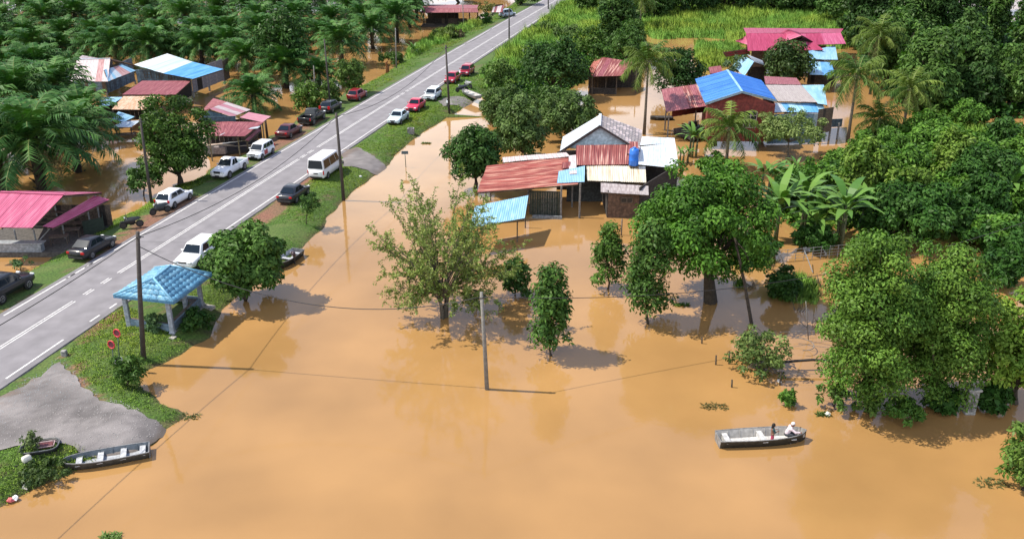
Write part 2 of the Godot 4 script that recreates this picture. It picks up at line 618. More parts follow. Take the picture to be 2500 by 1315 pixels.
	for d in [[Vector3(-31.82, 0.82, -60.89), Vector3(-31.59, 0.82, -61.85)], [Vector3(-31.42, 0.82, -62.91), Vector3(-31.14, 0.82, -63.92)], [Vector3(-23.69, 0.82, -97.46), Vector3(-23.43, 0.82, -98.79)], [Vector3(-23.21, 0.82, -99.3), Vector3(-22.88, 0.82, -100.67)], [Vector3(-16.01, 0.82, -130.42), Vector3(-15.75, 0.82, -131.83)], [Vector3(-15.54, 0.82, -132.68), Vector3(-15.3, 0.82, -133.84)]]:
		for o in [-0.12, 0.12]: part("centre_dash", road_strip(d[0].z, d[1].z, o - 0.05, o + 0.05, 0.826), white, road)
	for zz in [-92.5, -104.0, -123.0, -71.0, -47.0]:
		var tj := MB.new()
		tj.quad(road_at(zz, -3.7, 0.8245), road_at(zz - 1.2, 3.7, 0.8245), road_at(zz - 1.27, 3.7, 0.8245), road_at(zz - 0.07, -3.7, 0.8245))
		part("tar_joint", tj.done(), mat("tar", Color(0.1, 0.1, 0.105), 0.7), road)
	# paved aprons that run down into the flood
	var ap := mat("apron", Color(0.36, 0.33, 0.325), 0.95)
	ap.albedo_texture = noise_tex("apron", 0.006, 0.72, 1.0, 512, 31)
	ap.detail_enabled = true
	ap.detail_albedo = noise_tex("gravel", 0.12, 0.78, 1.0, 512, 32)
	ap.detail_blend_mode = BaseMaterial3D.BLEND_MODE_MUL
	ap.detail_uv_layer = BaseMaterial3D.DETAIL_UV_2
	ap.uv2_triplanar = true
	ap.uv2_world_triplanar = true
	ap.uv2_scale = Vector3.ONE * 0.21
	ap.uv1_triplanar = true
	ap.uv1_world_triplanar = true
	ap.uv1_scale = Vector3.ONE * 0.06
	var over := func(x: float, zz: float) -> float: return land_y(x, zz) + 0.07
	ap.vertex_color_use_as_albedo = true
	var gv := FastNoiseLite.new()
	gv.seed = 71
	gv.frequency = 0.22
	gv.fractal_octaves = 5
	var stain: Vector3 = Vector3(-24, 0.3, -44.41)
	var gravel := func(x: float, zz: float) -> Color:
		var v := 0.88 + 0.3 * gv.get_noise_2d(x, zz) + 0.3 * gv.get_noise_2d(x * 6.0, zz * 6.0)
		var ds := Vector2((x - stain.x) / 2.6, (zz - stain.z) / 1.1).length() + gv.get_noise_2d(x * 2.0, zz * 2.0) * 0.9
		v *= lerpf(0.66, 1.0, smoothstep(0.2, 1.1, ds)) # an old oil and mud stain
		var off := x - road_x(zz)
		var mud := smoothstep(5.6, 4.2, off + gv.get_noise_2d(x * 3.0, zz * 3.0) * 1.6) # soil washed along the road's edge
		var c := Color(v, v, v).lerp(Color(0.72, 0.56, 0.42) * v, mud * 0.75)
		return c.lerp(Color(0.5, 0.4, 0.28), smoothstep(0.2, 0.02, land_y(x, zz)) * 0.6)
	struct("paved_apron", drape(ragged(PackedVector2Array([Vector2(-30.67, -36.47), Vector2(-31.75, -40.26), Vector2(-30.51, -46.26), Vector2(-29.75, -47.68), Vector2(-28.93, -50.68), Vector2(-27.17, -48.91), Vector2(-25.6, -47.05), Vector2(-23.98, -45.94), Vector2(-21.98, -45.04), Vector2(-20.02, -44.08), Vector2(-19.85, -43.49), Vector2(-20.51, -41.79), Vector2(-21.97, -41.09), Vector2(-24.7, -41.59), Vector2(-26.66, -41.47), Vector2(-27.72, -40.93)])), 0.28, over, gravel), ap)
	struct("driveway", drape(ragged(PackedVector2Array([Vector2(-19.44, -100.78), Vector2(-18, -101.82), Vector2(-16.03, -99.07), Vector2(-13.31, -95.81), Vector2(-13.4, -93.04), Vector2(-15.25, -93.64), Vector2(-18.23, -94.25), Vector2(-19.04, -97.42)])), 0.4, over, gravel), ap)
	struct("driveway", drape(ragged(PackedVector2Array([Vector2(-10.41, -126.23), Vector2(-9.53, -128.61), Vector2(-7.42, -129.97), Vector2(-4.71, -128.61), Vector2(-5.08, -125.97), Vector2(-7.76, -125.45), Vector2(-9.37, -123.68)])), 0.5, over, gravel), ap)

func pole(label: String, base: Vector3, top: Vector3, r: float, m: Material, arm := true) -> void:
	var t := thing("utility_pole", label, "utility pole", base, 0.0, "utility poles of the village")
	var d := top - base
	var mb := MB.new()
	mb.smooth(true)
	mb.tube([Vector3(0, -0.8, 0), d * 0.5, d], [r, r * 0.85, r * 0.68], 10)
	part("shaft", mb.done(), m, t)
	var c := MB.new()
	c.lathe(d - Vector3(0, 0.35, 0), Vector3.UP, [[r * 0.9, -0.04], [r * 0.9, 0.04]], 10)
	c.beam(d + Vector3(-0.05, -0.35, 0), d + Vector3(0.32, -0.33, 0), 0.05)
	part("cable_clamp", c.done(), mat("clamp", Color(0.06, 0.06, 0.06), 0.6), t)
	if arm:
		var s := MB.new()
		s.box(d * 0.42 + Vector3(0.2, 0, 0.05), Vector3(0.32, 0.2, 0.14))
		part("junction_box", s.done(), mat("clamp", Color(0.06, 0.06, 0.06), 0.6), t)

func cable(label: String, a: Vector3, b: Vector3, sag: float, r := 0.025) -> void:
	var mb := MB.new(a)
	mb.smooth(true)
	var pts := []
	for i in 25:
		var u := i / 24.0
		pts.append(a.lerp(b, u) - Vector3(0, sag * 4.0 * u * (1.0 - u), 0))
	mb.tube(pts, [r], 5)
	solo("power_cable", mb.done(), mat("cable", Color(0.02, 0.02, 0.022), 0.6), label, "cable", a, "power cables along the road")

func poles_and_cables() -> void:
	var dark := worn("tarred_pole", Color(0.075, 0.065, 0.06), 0.85, 0.8, 0.7)
	var grey := worn("concrete_pole", Color(0.25, 0.24, 0.22), 0.85, 0.8, 0.7)
	var p1: Vector3 = Vector3(-24.1, 0.6, -51.73)
	var t1: Vector3 = Vector3(-22.98, 9.26, -51.73)
	var p2: Vector3 = Vector3(-16.74, 0.4, -85.04)
	var t2: Vector3 = Vector3(-16.82, 8.79, -85.04)
	var p3: Vector3 = Vector3(-8.56, 0.5, -121.7)
	var t3: Vector3 = Vector3(-8.81, 9.3, -121.7)
	var p4: Vector3 = Vector3(-0.57, 0.6, -182.44)
	var t4: Vector3 = Vector3(-0.56, 6.81, -182.44)
	var p5: Vector3 = Vector3(8.98, 0.6, -229.14)
	var t5: Vector3 = Vector3(8.77, 7.26, -229.14)
	var p6: Vector3 = Vector3(-1.53, 0, -48.59)
	var t6: Vector3 = Vector3(-1.82, 6.63, -48.59)
	var p7: Vector3 = Vector3(-35.02, 0.6, -82.94)
	var t7: Vector3 = Vector3(-34.76, 8.82, -82.94)
	pole("dark pole on the grass in front of the blue tiled pavilion", p1, t1, 0.17, dark, false)
	pole("dark pole with small box beside the white van", p2, t2, 0.17, dark)
	pole("dark pole on the verge behind the bright red and silver cars", p3, t3, 0.16, dark, false)
	pole("far pole rising from tall grass against the grey road", p4, t4, 0.16, dark, false)
	pole("farthest pole at the right edge of the road, cut by the picture top", p5, t5, 0.16, dark, false)
	pole("pale grey pole standing alone in the open brown water", p6, t6, 0.14, grey, false)
	pole("leaning dark pole behind the white hatchback, beside the round roadside tree", p7, t7, 0.15, dark, false)
	pole("thin dark pole among palms behind the black hatchback", Vector3(-25.2, 0.5, -123.68), Vector3(-25.29, 9.79, -123.68), 0.13, dark, false)
	pole("thin pale pole among bushes behind the black pickup", Vector3(-28.6, 0.3, -130.33), Vector3(-28.49, 5.03, -130.33), 0.11, grey, false)
	pole("grey pole beside flooded field left of the far road", Vector3(-19.56, 0.5, -153.27), Vector3(-19.37, 7.04, -153.27), 0.12, grey, false)
	pole("thin grey pole in front of the long red shed", Vector3(-10.53, 0.4, -201.28), Vector3(-10.67, 6.5, -201.28), 0.12, grey, false)
	cable("black cable from the picture's left edge to the pole by the pavilion", Vector3(-31.4, 9.6, -20), t1 + Vector3(0, -0.3, 0), 0.9)
	cable("black cable sagging over the road between pavilion pole and van pole", t1 + Vector3(0, -0.3, 0), t2 + Vector3(0, -0.3, 0), 1.25)
	cable("black cable from the van pole towards the pole by the silver car", t2 + Vector3(0, -0.3, 0), t3 + Vector3(0, -0.3, 0), 1.6)
	cable("far black cable running on along the road past the red cars", t3 + Vector3(0, -0.3, 0), t4 + Vector3(0, -0.3, 0), 1.6)
	cable("farthest black cable at the top of the road", t4 + Vector3(0, -0.3, 0), t5 + Vector3(0, -0.3, 0), 1.2)
	cable("cable sagging from the pavilion pole over the water to the grey pole", t1 + Vector3(0, -1.0, 0), t6 + Vector3(0, -0.3, 0), 2.2, 0.026)
	cable("thin cable from the grey pole in the water towards the right trees", t6 + Vector3(0, -0.3, 0), Vector3(42, 7.4, -63), 2.4, 0.022)

func park(called: String, label: String, cat: String, side: Vector3, facing_up: bool, form: Dictionary, col: String, c: Color, extra := 0.0) -> Node3D:
	# side: the middle of the car's visible (right-hand in the picture) side on the ground
	var a := -atan2(road_x(side.z - 1) - road_x(side.z + 1), 2.0)
	var n := Vector3(cos(a), 0, -sin(a))
	var at: Vector3 = side - n * (form.W * 0.5)
	return car(called, label, cat, at, a + extra + (0.0 if facing_up else PI), col, c, form)

func park_vehicles() -> void:
	var f := forms()
	var bed_blue := worn("bed_liner_blue", Color(0.22, 0.4, 0.5), 0.5, 0.8, 0.7)
	var bed_dark := mat("bed_liner_dark", Color(0.02, 0.02, 0.02), 0.7)
	var sv: Dictionary = f.suv
	park("parked_suv", "black sport utility car at the left edge on red dirt", "car", Vector3(-36.76, 0.8, -60.71), true, sv, "black_a", Color(0.012, 0.013, 0.016))
	park("parked_car", "black sedan with shiny rear window beside the pink roofed stall", "car", Vector3(-33.93, 0.8, -69.21), true, f.sedan, "black_b", Color(0.016, 0.017, 0.021))
	park("parked_car", "white hatchback with red tail lamps by the leaning pole", "car", Vector3(-31.52, 0.78, -81.81), true, f.hatch.merged({"L": 4.25}, true), "white_a", Color(0.74, 0.75, 0.77))
	var pu: Dictionary = f.pickup.duplicate(true)
	pu.pickup = bed_blue
	park("parked_pickup", "white pickup with dark front grille and blue lined bed facing the camera", "pickup", Vector3(-28.99, 0.78, -91.53), false, pu, "white_a", Color(0.74, 0.75, 0.77))
	var m := park("parked_car", "white people carrier with red patch on its front door", "car", Vector3(-27.42, 0.78, -98.09), false, f.mpv.merged({"H": 1.6, "L": 3.9}, true), "white_b", Color(0.7, 0.72, 0.75))
	var pm := MB.new()
	pm.box(Vector3(-0.855, 0.68, -0.35), Vector3(0.02, 0.5, 0.75))
	part("red_door_panel", pm.done(), mat("door_red", Color(0.38, 0.05, 0.05), 0.5), m, "red panel on the front door")
	park("parked_car", "dark maroon sedan parked before the water beyond the shack", "car", Vector3(-26.36, 0.78, -107.47), true, f.sedan.merged({"L": 4.5}, true), "maroon_paint", Color(0.09, 0.018, 0.022))
	var pb: Dictionary = f.pickup.duplicate(true)
	pb.pickup = bed_dark
	park("parked_pickup", "black pickup with open bed towards the camera", "pickup", Vector3(-24.86, 0.78, -114.3), true, pb, "black_a", Color(0.012, 0.013, 0.016))
	park("parked_car", "black hatchback with bright red lamps ahead of the black pickup", "car", Vector3(-23.7, 0.78, -120.5), true, f.hatch.merged({"L": 4.3, "tlh": 0.4, "tlw": 0.4, "tlx": 0.75}, true), "black_b", Color(0.016, 0.017, 0.021))
	park("parked_car", "deep red hatchback under the trees left of the road", "car", Vector3(-21.28, 0.78, -127.87), true, f.hatch.merged({"L": 4.2}, true), "red_dark", Color(0.21, 0.012, 0.02))
	park("parked_car", "pale blue grey car far up the road by the small shed", "car", Vector3(-0.29, 0.82, -215.39), true, f.mpv.merged({"H": 1.75, "L": 4.4}, true), "silver_blue", Color(0.36, 0.43, 0.5), -0.5)
	park("parked_suv", "white sport utility car facing the camera behind the pavilion roof", "car", Vector3(-24.45, 0.8, -67.19), false, sv.merged({"L": 4.7}, true), "white_a", Color(0.74, 0.75, 0.77))
	park("parked_car", "dark blue grey sedan on red dirt near the middle of the road", "car", Vector3(-20.39, 0.78, -83.28), true, f.sedan.merged({"L": 4.3}, true), "charcoal", Color(0.022, 0.026, 0.034))
	park("parked_van", "white minibus with high roof and dark windows", "van", Vector3(-18.79, 0.78, -91.38), true, f.van, "white_a", Color(0.74, 0.75, 0.77))
	park("parked_car", "pale silver blue sedan facing the camera on the green verge", "car", Vector3(-13.83, 0.78, -114.3), false, f.sedan, "silver_pale", Color(0.5, 0.6, 0.64))
	park("parked_car", "bright red sedan between the silver sedan and white car", "car", Vector3(-12.25, 0.78, -121.22), false, f.sedan.merged({"L": 4.2}, true), "red_bright", Color(0.5, 0.03, 0.07))
	park("parked_car", "white car parked ahead of the bright red sedan", "car", Vector3(-10.52, 0.78, -127.87), false, f.mpv.merged({"H": 1.55, "L": 4.0}, true), "white_c", Color(0.62, 0.68, 0.72))
	park("parked_car", "red car behind the dark pole, nearer of the far red pair", "car", Vector3(-8.44, 0.78, -139.81), false, f.hatch, "red_mid", Color(0.34, 0.02, 0.04))
	park("parked_car", "red car at the tall grass, farther of the far red pair", "car", Vector3(-6.46, 0.78, -145.73), false, f.mpv.merged({"H": 1.6, "L": 4.1}, true), "red_mid2", Color(0.3, 0.02, 0.04))
	motorcycle("black motorcycle on red dirt beyond the black sedan", Vector3(-33.81, 0.78, -75.19), 2.0, Color(0.02, 0.022, 0.025), "bike_paint_a")
	motorcycle("dark motorcycle close behind the white hatchback", Vector3(-32.59, 0.78, -78.88), 2.3, Color(0.035, 0.04, 0.045), "bike_paint_b")
	motorcycle("white and black motorcycle half hidden by the pole near the white car", Vector3(-8.82, 0.74, -122.38), 0.2, Color(0.4, 0.42, 0.44), "bike_paint_c")
	motorcycle("dark motorcycle beside the white boat on the grass", Vector3(-7.38, 0.74, -132.78), 1.9, Color(0.03, 0.035, 0.05), "bike_paint_d")
	motorcycle("grey motorcycle beside the tall grass behind the white boat", Vector3(-6.61, 0.74, -135.71), 0.7, Color(0.3, 0.31, 0.32), "bike_paint_e")

func between(a: Vector3, b: Vector3) -> float: # turn that points +x from a to b
	return -atan2(b.z - a.z, b.x - a.x)

func boats_and_people() -> void:
	var a: Vector3 = Vector3(-19.94, 0, -41.67)
	var b: Vector3 = Vector3(-24.15, 0, -40.23)
	boat("moored_boat", "empty grey metal boat with white benches pulled up at the lower left", (a + b) * 0.5 + Vector3(0, 0.04, 0), between(a, b), a.distance_to(b), 1.25, 0.42, Color(0.09, 0.1, 0.1), Color(0.13, 0.16, 0.19), Color(0.55, 0.57, 0.6), "grey_boat", [0.08, 0.3, 0.56, 0.8])
	a = Vector3(11.52, 0, -42.62)
	b = Vector3(16.58, 0, -43.1)
	var bt := between(a, b)
	var mid := (a + b) * 0.5
	boat("rowing_boat", "dark hulled boat with white inside carrying two people on the open water", mid + Vector3(0, 0.0, 0), bt, a.distance_to(b), 1.3, 0.52, Color(0.05, 0.052, 0.045), Color(0.5, 0.48, 0.45), Color(0.66, 0.66, 0.66), "white_boat", [0.1, 0.5, 0.83])
	people(mid, bt)
	a = Vector3(-18.02, 0, -70.91)
	b = Vector3(-19.21, 0, -67.2)
	boat("moored_boat", "dark green boat with pale inside at the bank behind the leafy bush", (a + b) * 0.5 + Vector3(0, 0.05, 0), between(a, b), 3.6, 1.3, 0.5, Color(0.04, 0.055, 0.05), Color(0.45, 0.48, 0.52), Color(0.55, 0.57, 0.6), "bank_boat", [0.15, 0.5])
	outboard("small dark outboard motor on the stern of the boat by the bush", Vector3(-18.01, 0.75, -68.71), 0.6, Color(0.05, 0.03, 0.035), "cowl_dark")
	a = Vector3(-4.68, 0.5, -127.81)
	b = Vector3(-7.36, 0.7, -132.39)
	boat("moored_boat", "white boat pulled up on the far driveway beside the motorcycles", (a + b) * 0.5 + Vector3(0, 0.18, 0), between(a, b), 4.8, 1.3, 0.42, Color(0.6, 0.6, 0.6), Color(0.62, 0.6, 0.57), Color(0.66, 0.66, 0.66), "far_boat", [0.15, 0.5, 0.8])
	a = Vector3(21.35, 0, -118.62)
	b = Vector3(18.61, 0, -118.62)
	boat("moored_boat", "small dark boat tied beside the posts of the red porch", (a + b) * 0.5, between(a, b), 3.0, 1.0, 0.4, Color(0.04, 0.045, 0.045), Color(0.2, 0.2, 0.2), Color(0.3, 0.3, 0.3), "porch_boat", [0.3, 0.7])
	# round dark tub on the bank
	var tp: Vector3 = Vector3(-25.61, 0.4, -41.16)
	var t := thing("dark_tub", "dark rounded tub boat with red seat on the bank", "boat", tp, between(Vector3(-26.62, 0.4, -41.4), Vector3(-25.05, 0.4, -41.86)))
	var mb := MB.new()
	mb.smooth(true)
	var rings := []
	for q in [[0.72, 0.42, 0.0], [0.86, 0.52, 0.1], [0.95, 0.6, 0.42], [0.97, 0.62, 0.5], [0.9, 0.55, 0.5], [0.86, 0.51, 0.42], [0.78, 0.44, 0.09]]:
		var r := []
		for p in rrect(-q[1], q[1], q[0], q[2], minf(q[0], q[1]) * 0.75): r.append(p)
		rings.append(r)
	mb.loft(rings, true, true)
	part("shell", mb.done(), mat("tub_black", Color(0.025, 0.026, 0.028), 0.45), t)
	var rim := MB.new()
	rim.smooth(true)
	var loop: Array = rrect(-0.61, 0.61, 0.96, 0.51, 0.44)
	loop.append(loop[0])
	rim.tube(loop, [0.03], 6)
	part("rim", rim.done(), worn("tub_rim", Color(0.17, 0.18, 0.19), 0.5, 0.8, 0.7), t)
	var seat := MB.new()
	seat.bevel(Vector3(0.28, 0.42, -0.08), Vector3(0.7, 0.07, 0.46), 0.02)
	part("seat", seat.done(), mat("tub_seat", Color(0.11, 0.022, 0.028), 0.6), t)
	var sf := MB.new()
	for q in [[-0.14, -0.34, 0.7, -0.34], [0.7, -0.34, 0.7, 0.18], [0.7, 0.18, -0.14, 0.18], [-0.14, 0.18, -0.14, -0.34]]:
		sf.beam(Vector3(q[0], 0.47, q[1]), Vector3(q[2], 0.47, q[3]), 0.05, 0.04)
	part("seat_frame", sf.done(), worn("tub_frame", Color(0.5, 0.34, 0.34), 0.6, 0.8, 0.7), t)
	outboard("outboard motor with white and cream cowling lying by the dark tub", Vector3(-25.8, 0.62, -40.09), 2.5, Color(0.62, 0.6, 0.52), "cowl_white")

func people(mid: Vector3, turn: float) -> void:
	var at := func(x: float, y: float, z: float) -> Vector3: return mid + Basis(Vector3.UP, turn) * Vector3(x, y, z)
	# rower on the bow bench, leaning towards the pole in his hands
	var j := {"hip": Vector3(0, 0.1, 0), "waist": Vector3(0.05, 0.27, 0), "chest": Vector3(0.14, 0.44, 0.01), "neck": Vector3(0.21, 0.6, 0.02), "head": Vector3(0.27, 0.75, 0.03), "face": Vector3(0.85, -0.35, 0.35).normalized(),
		"sh_r": Vector3(0.17, 0.52, 0.19), "el_r": Vector3(0.42, 0.38, 0.27), "wr_r": Vector3(0.68, 0.36, 0.2), "sh_l": Vector3(0.15, 0.52, -0.17), "el_l": Vector3(0.2, 0.27, -0.26), "wr_l": Vector3(0.42, 0.2, -0.16),
		"th_r": Vector3(0.06, 0.08, 0.1), "kn_r": Vector3(0.46, 0.17, 0.17), "an_r": Vector3(0.42, -0.24, 0.14), "to_r": Vector3(0.6, -0.27, 0.15), "th_l": Vector3(0.06, 0.08, -0.1), "kn_l": Vector3(0.45, 0.16, -0.13), "an_l": Vector3(0.42, -0.24, -0.1), "to_l": Vector3(0.6, -0.27, -0.1),
		"hd_r": Vector3(0.5, 0.0, -0.1), "hn_r": Vector3(0.1, 0.9, 0.4).normalized(), "curl_r": 1.1, "hd_l": Vector3(0.3, -0.1, 0.3), "hn_l": Vector3(0.1, 0.9, -0.4).normalized(), "curl_l": 0.5}
	var shirt := [[j.hip, j.waist, 0.125, 0.118], [j.waist, j.chest, 0.118, 0.138], [j.chest, j.neck - Vector3(0.01, 0.04, 0), 0.122, 0.07]]
	for q in ["r", "l"]:
		shirt.append([j.chest + (j["sh_" + q] - j.chest) * 0.5, j["sh_" + q], 0.086, 0.066])
		shirt.append([j["sh_" + q], j["el_" + q], 0.062, 0.05])
		shirt.append([j["el_" + q], j["el_" + q].lerp(j["wr_" + q], 0.85), 0.05, 0.04])
	var trousers := [[j.hip, j.hip - Vector3(0, 0.02, 0), 0.13, 0.13]]
	for q in ["r", "l"]:
		trousers.append([j["th_" + q], j["kn_" + q], 0.095, 0.068])
		trousers.append([j["kn_" + q], j["kn_" + q].lerp(j["an_" + q], 0.9), 0.068, 0.055])
	var hd: Vector3 = j.head
	var cap := [[hd + Vector3(-0.02, 0.05, 0), hd + Vector3(0.0, 0.06, 0), 0.092, 0.09]]
	person("person in pale pink shirt and white cap poling from the bow of the boat", at.call(1.42, 0.36, 0.02), turn - 0.25, j, 1.05, Color(0.16, 0.075, 0.045), [["shirt", Color(0.58, 0.48, 0.52), shirt, 0.012, 0.02], ["trousers", Color(0.03, 0.035, 0.045), trousers, 0.01, 0.022], ["cap", Color(0.6, 0.6, 0.62), cap, 0.008, 0.014]])
	var pole_t := thing("punt_pole", "thin pole in the hands of the person at the bow", "pole", at.call(2.14, 0, 0.06))
	var pm := MB.new()
	pm.smooth(true)
	pm.tube([Vector3(0.02, -0.6, 0.02), Vector3(0, 0.88, 0)], [0.02, 0.018], 7)
	pm.beam(Vector3(-0.04, 0.87, 0), Vector3(0.05, 0.87, 0), 0.03)
	part("shaft", pm.done(), worn("pole_wood", Color(0.14, 0.09, 0.05), 0.8, 0.8, 0.7), pole_t)
	# child standing amidships
	var c := {"hip": Vector3(0, 0.5, 0), "waist": Vector3(0.0, 0.6, 0), "chest": Vector3(0.0, 0.74, 0), "neck": Vector3(0.01, 0.87, 0), "head": Vector3(0.02, 1.03, 0), "face": Vector3(0.95, -0.1, 0.3).normalized(),
		"sh_r": Vector3(0.0, 0.81, 0.12), "el_r": Vector3(0.06, 0.65, 0.17), "wr_r": Vector3(0.22, 0.7, 0.14), "sh_l": Vector3(0.0, 0.81, -0.12), "el_l": Vector3(0.05, 0.64, -0.16), "wr_l": Vector3(0.2, 0.69, -0.12),
		"th_r": Vector3(0, 0.48, 0.06), "kn_r": Vector3(0.02, 0.27, 0.06), "an_r": Vector3(0, 0.05, 0.06), "to_r": Vector3(0.1, 0.025, 0.07), "th_l": Vector3(0, 0.48, -0.06), "kn_l": Vector3(0.02, 0.27, -0.06), "an_l": Vector3(0, 0.05, -0.06), "to_l": Vector3(0.1, 0.025, -0.07),
		"hd_r": Vector3(0.4, 0.1, 0), "hn_r": Vector3(0, 0.9, 0.3).normalized(), "curl_r": 0.5, "hd_l": Vector3(0.4, 0.1, 0), "hn_l": Vector3(0, 0.9, -0.3).normalized(), "curl_l": 0.5}
	var top := [[c.hip, c.waist, 0.1, 0.095], [c.waist, c.chest, 0.095, 0.105], [c.chest, c.neck - Vector3(0, 0.03, 0), 0.095, 0.06]]
	for q in ["r", "l"]:
		top.append([c.chest, c["sh_" + q], 0.08, 0.06])
		top.append([c["sh_" + q], c["el_" + q], 0.055, 0.045])
	var tr := [[c.hip, c.hip - Vector3(0, 0.02, 0), 0.1, 0.1]]
	for q in ["r", "l"]:
		tr.append([c["th_" + q], c["kn_" + q], 0.075, 0.058])
		tr.append([c["kn_" + q], c["an_" + q], 0.058, 0.048])
	var h2: Vector3 = c.head
	var hair := [[h2 + Vector3(-0.015, 0.05, 0), h2 + Vector3(-0.03, 0.0, 0), 0.1, 0.095], [h2 + Vector3(-0.05, -0.02, 0), h2 + Vector3(-0.06, -0.14, 0), 0.085, 0.06]]
	person("small child with dark hair, green top and pink trousers standing in the boat", at.call(0.55, 0.08, 0.1), turn, c, 0.85, Color(0.17, 0.08, 0.05), [["top", Color(0.015, 0.05, 0.055), top, 0.018, 0.018], ["trousers", Color(0.42, 0.05, 0.11), tr, 0.014, 0.018], ["hair", Color(0.012, 0.01, 0.009), hair, 0.008, 0.014]])

# ------------------------------------------------------------------ vegetation
func crown(cc: Vector3, cr: Vector3, n: int, leaf: float, ca: Color, cb: Color, clumps: int, spread := 1.0, thin := 0.45, cone := 0.0) -> Array:
	var lb := LB.new()
	var cl := []
	var total := 0.0
	var gold := PI * (3.0 - sqrt(5.0))
	for i in clumps:
		var y := 1.0 - (1.75 + 0.22 * cone) * (i + 0.5) / clumps
		var r := sqrt(maxf(0.3 * cone, 1.0 - y * y))
		var a := gold * i + rng.randf_range(-0.4, 0.4)
		var q := rng.randf_range(0.17, 0.36) * spread
		var rq := q * sqrt(cr.x * cr.y)
		var rad := Vector3(rq, rq * 0.82, rq)
		var dir := Vector3(r * cos(a), y, r * sin(a)) + rand_dir() * 0.16
		dir *= Vector3(1, 0, 1) * lerpf(1.0, 0.66 - 0.5 * dir.y, cone) + Vector3.UP
		var c := cc + dir * (cr - rad * rng.randf_range(0.55, 1.6))
		var w := rad.x * rad.y
		total += w
		cl.append([c, rad, total, rng.randf_range(0.78, 1.2), rng.randf()])
	for i in maxi(2, clumps / 5):
		var q := 0.42
		var w2 := cr.x * cr.y * q * q * 0.6
		total += w2
		cl.append([cc + rand_dir() * cr * 0.35, cr * q, total, 0.95, 0.5])
	for i in n:
		var pick := rng.randf() * total
		var k := 0
		while cl[k][2] < pick: k += 1
		var c: Array = cl[k]
		var d := (rand_dir() + Vector3(0, 0.22, 0)).normalized()
		var rr := pow(rng.randf(), 0.38) * rng.randf_range(0.92, 1.1)
		var p: Vector3 = c[0] + d * c[1] * rr
		if p.y < 0.1: continue
		var nr := (d * 0.85 + Vector3(0, 0.45, 0) + rand_dir() * 0.55).normalized()
		var t := nr.cross(rand_dir()).normalized()
		t = (t + Vector3(0, -0.35, 0) + d * 0.3).normalized()
		var f := clampf(c[4] * 0.5 + rng.randf() * 0.6, 0, 1)
		var col: Color = ca.lerp(cb, f) * (c[3] * rng.randf_range(0.8, 1.2))
		var s := leaf * rng.randf_range(0.7, 1.3)
		lb.leaf(p, t, nr, s, s * thin, col)
	return [lb, cl]

func limbs(mb: MB, cc: Vector3, cr: Vector3, cl: Array, r: float, lean: Vector3, count: int) -> void:
	mb.smooth(true)
	var fork := Vector3(cc.x * 0.5, maxf(0.3, cc.y - cr.y * 0.75), cc.z * 0.5) + lean
	var mid := fork * 0.5 + Vector3(rng.randf_range(-0.1, 0.1), 0, rng.randf_range(-0.1, 0.1))
	mb.tube([Vector3(0, -0.5, 0), Vector3(0, 0.05, 0), mid, fork], [r * 1.5, r * 1.25, r, r * 0.85], 8)
	for i in count:
		var c: Vector3 = cl[(i * 7) % cl.size()][0]
		var m := fork.lerp(c, 0.5) + Vector3(rng.randf_range(-0.2, 0.2), rng.randf_range(0.0, 0.3), rng.randf_range(-0.2, 0.2))
		mb.tube([fork - Vector3(0, 0.15, 0), m, c], [r * 0.55, r * 0.34, r * 0.1], 5)

const BARK := Color(0.09, 0.07, 0.05)
func tree(called: String, label: String, cat: String, base: Vector3, cc: Vector3, cr: Vector3, o := {}) -> Node3D:
	rng.seed = hash(label)
	var t := thing(called, label, cat, base, 0.0, o.get("group", ""))
	if o.get("low", false): # foliage hangs down to the water
		var top := cc.y + cr.y
		cr.y = (top - 0.1) * 0.5
		cc.y = top - cr.y
	var ca: Color = o.get("a", Color(0.03, 0.075, 0.018))
	var cb: Color = o.get("b", Color(0.075, 0.15, 0.035))
	var res := crown(cc, cr, o.get("n", 4000), o.get("leaf", 0.4), ca, cb, o.get("clumps", 26), o.get("spread", 1.0), o.get("thin", 0.45), o.get("cone", 0.0))
	var lb: LB = res[0]
	part("crown", lb.done(), leafmat(o.get("mat", "leaf"), o.get("rough", 0.42)), t)
	if not o.get("bush", false):
		var mb := MB.new()
		limbs(mb, cc, cr, res[1], o.get("r", 0.16), o.get("lean", Vector3.ZERO), o.get("limbs", 8))
		part("trunk", mb.done(), worn("bark_pale" if o.get("pale", false) else "bark", Color(0.25, 0.22, 0.18) if o.get("pale", false) else BARK, 0.9, 0.8), t)
	return t

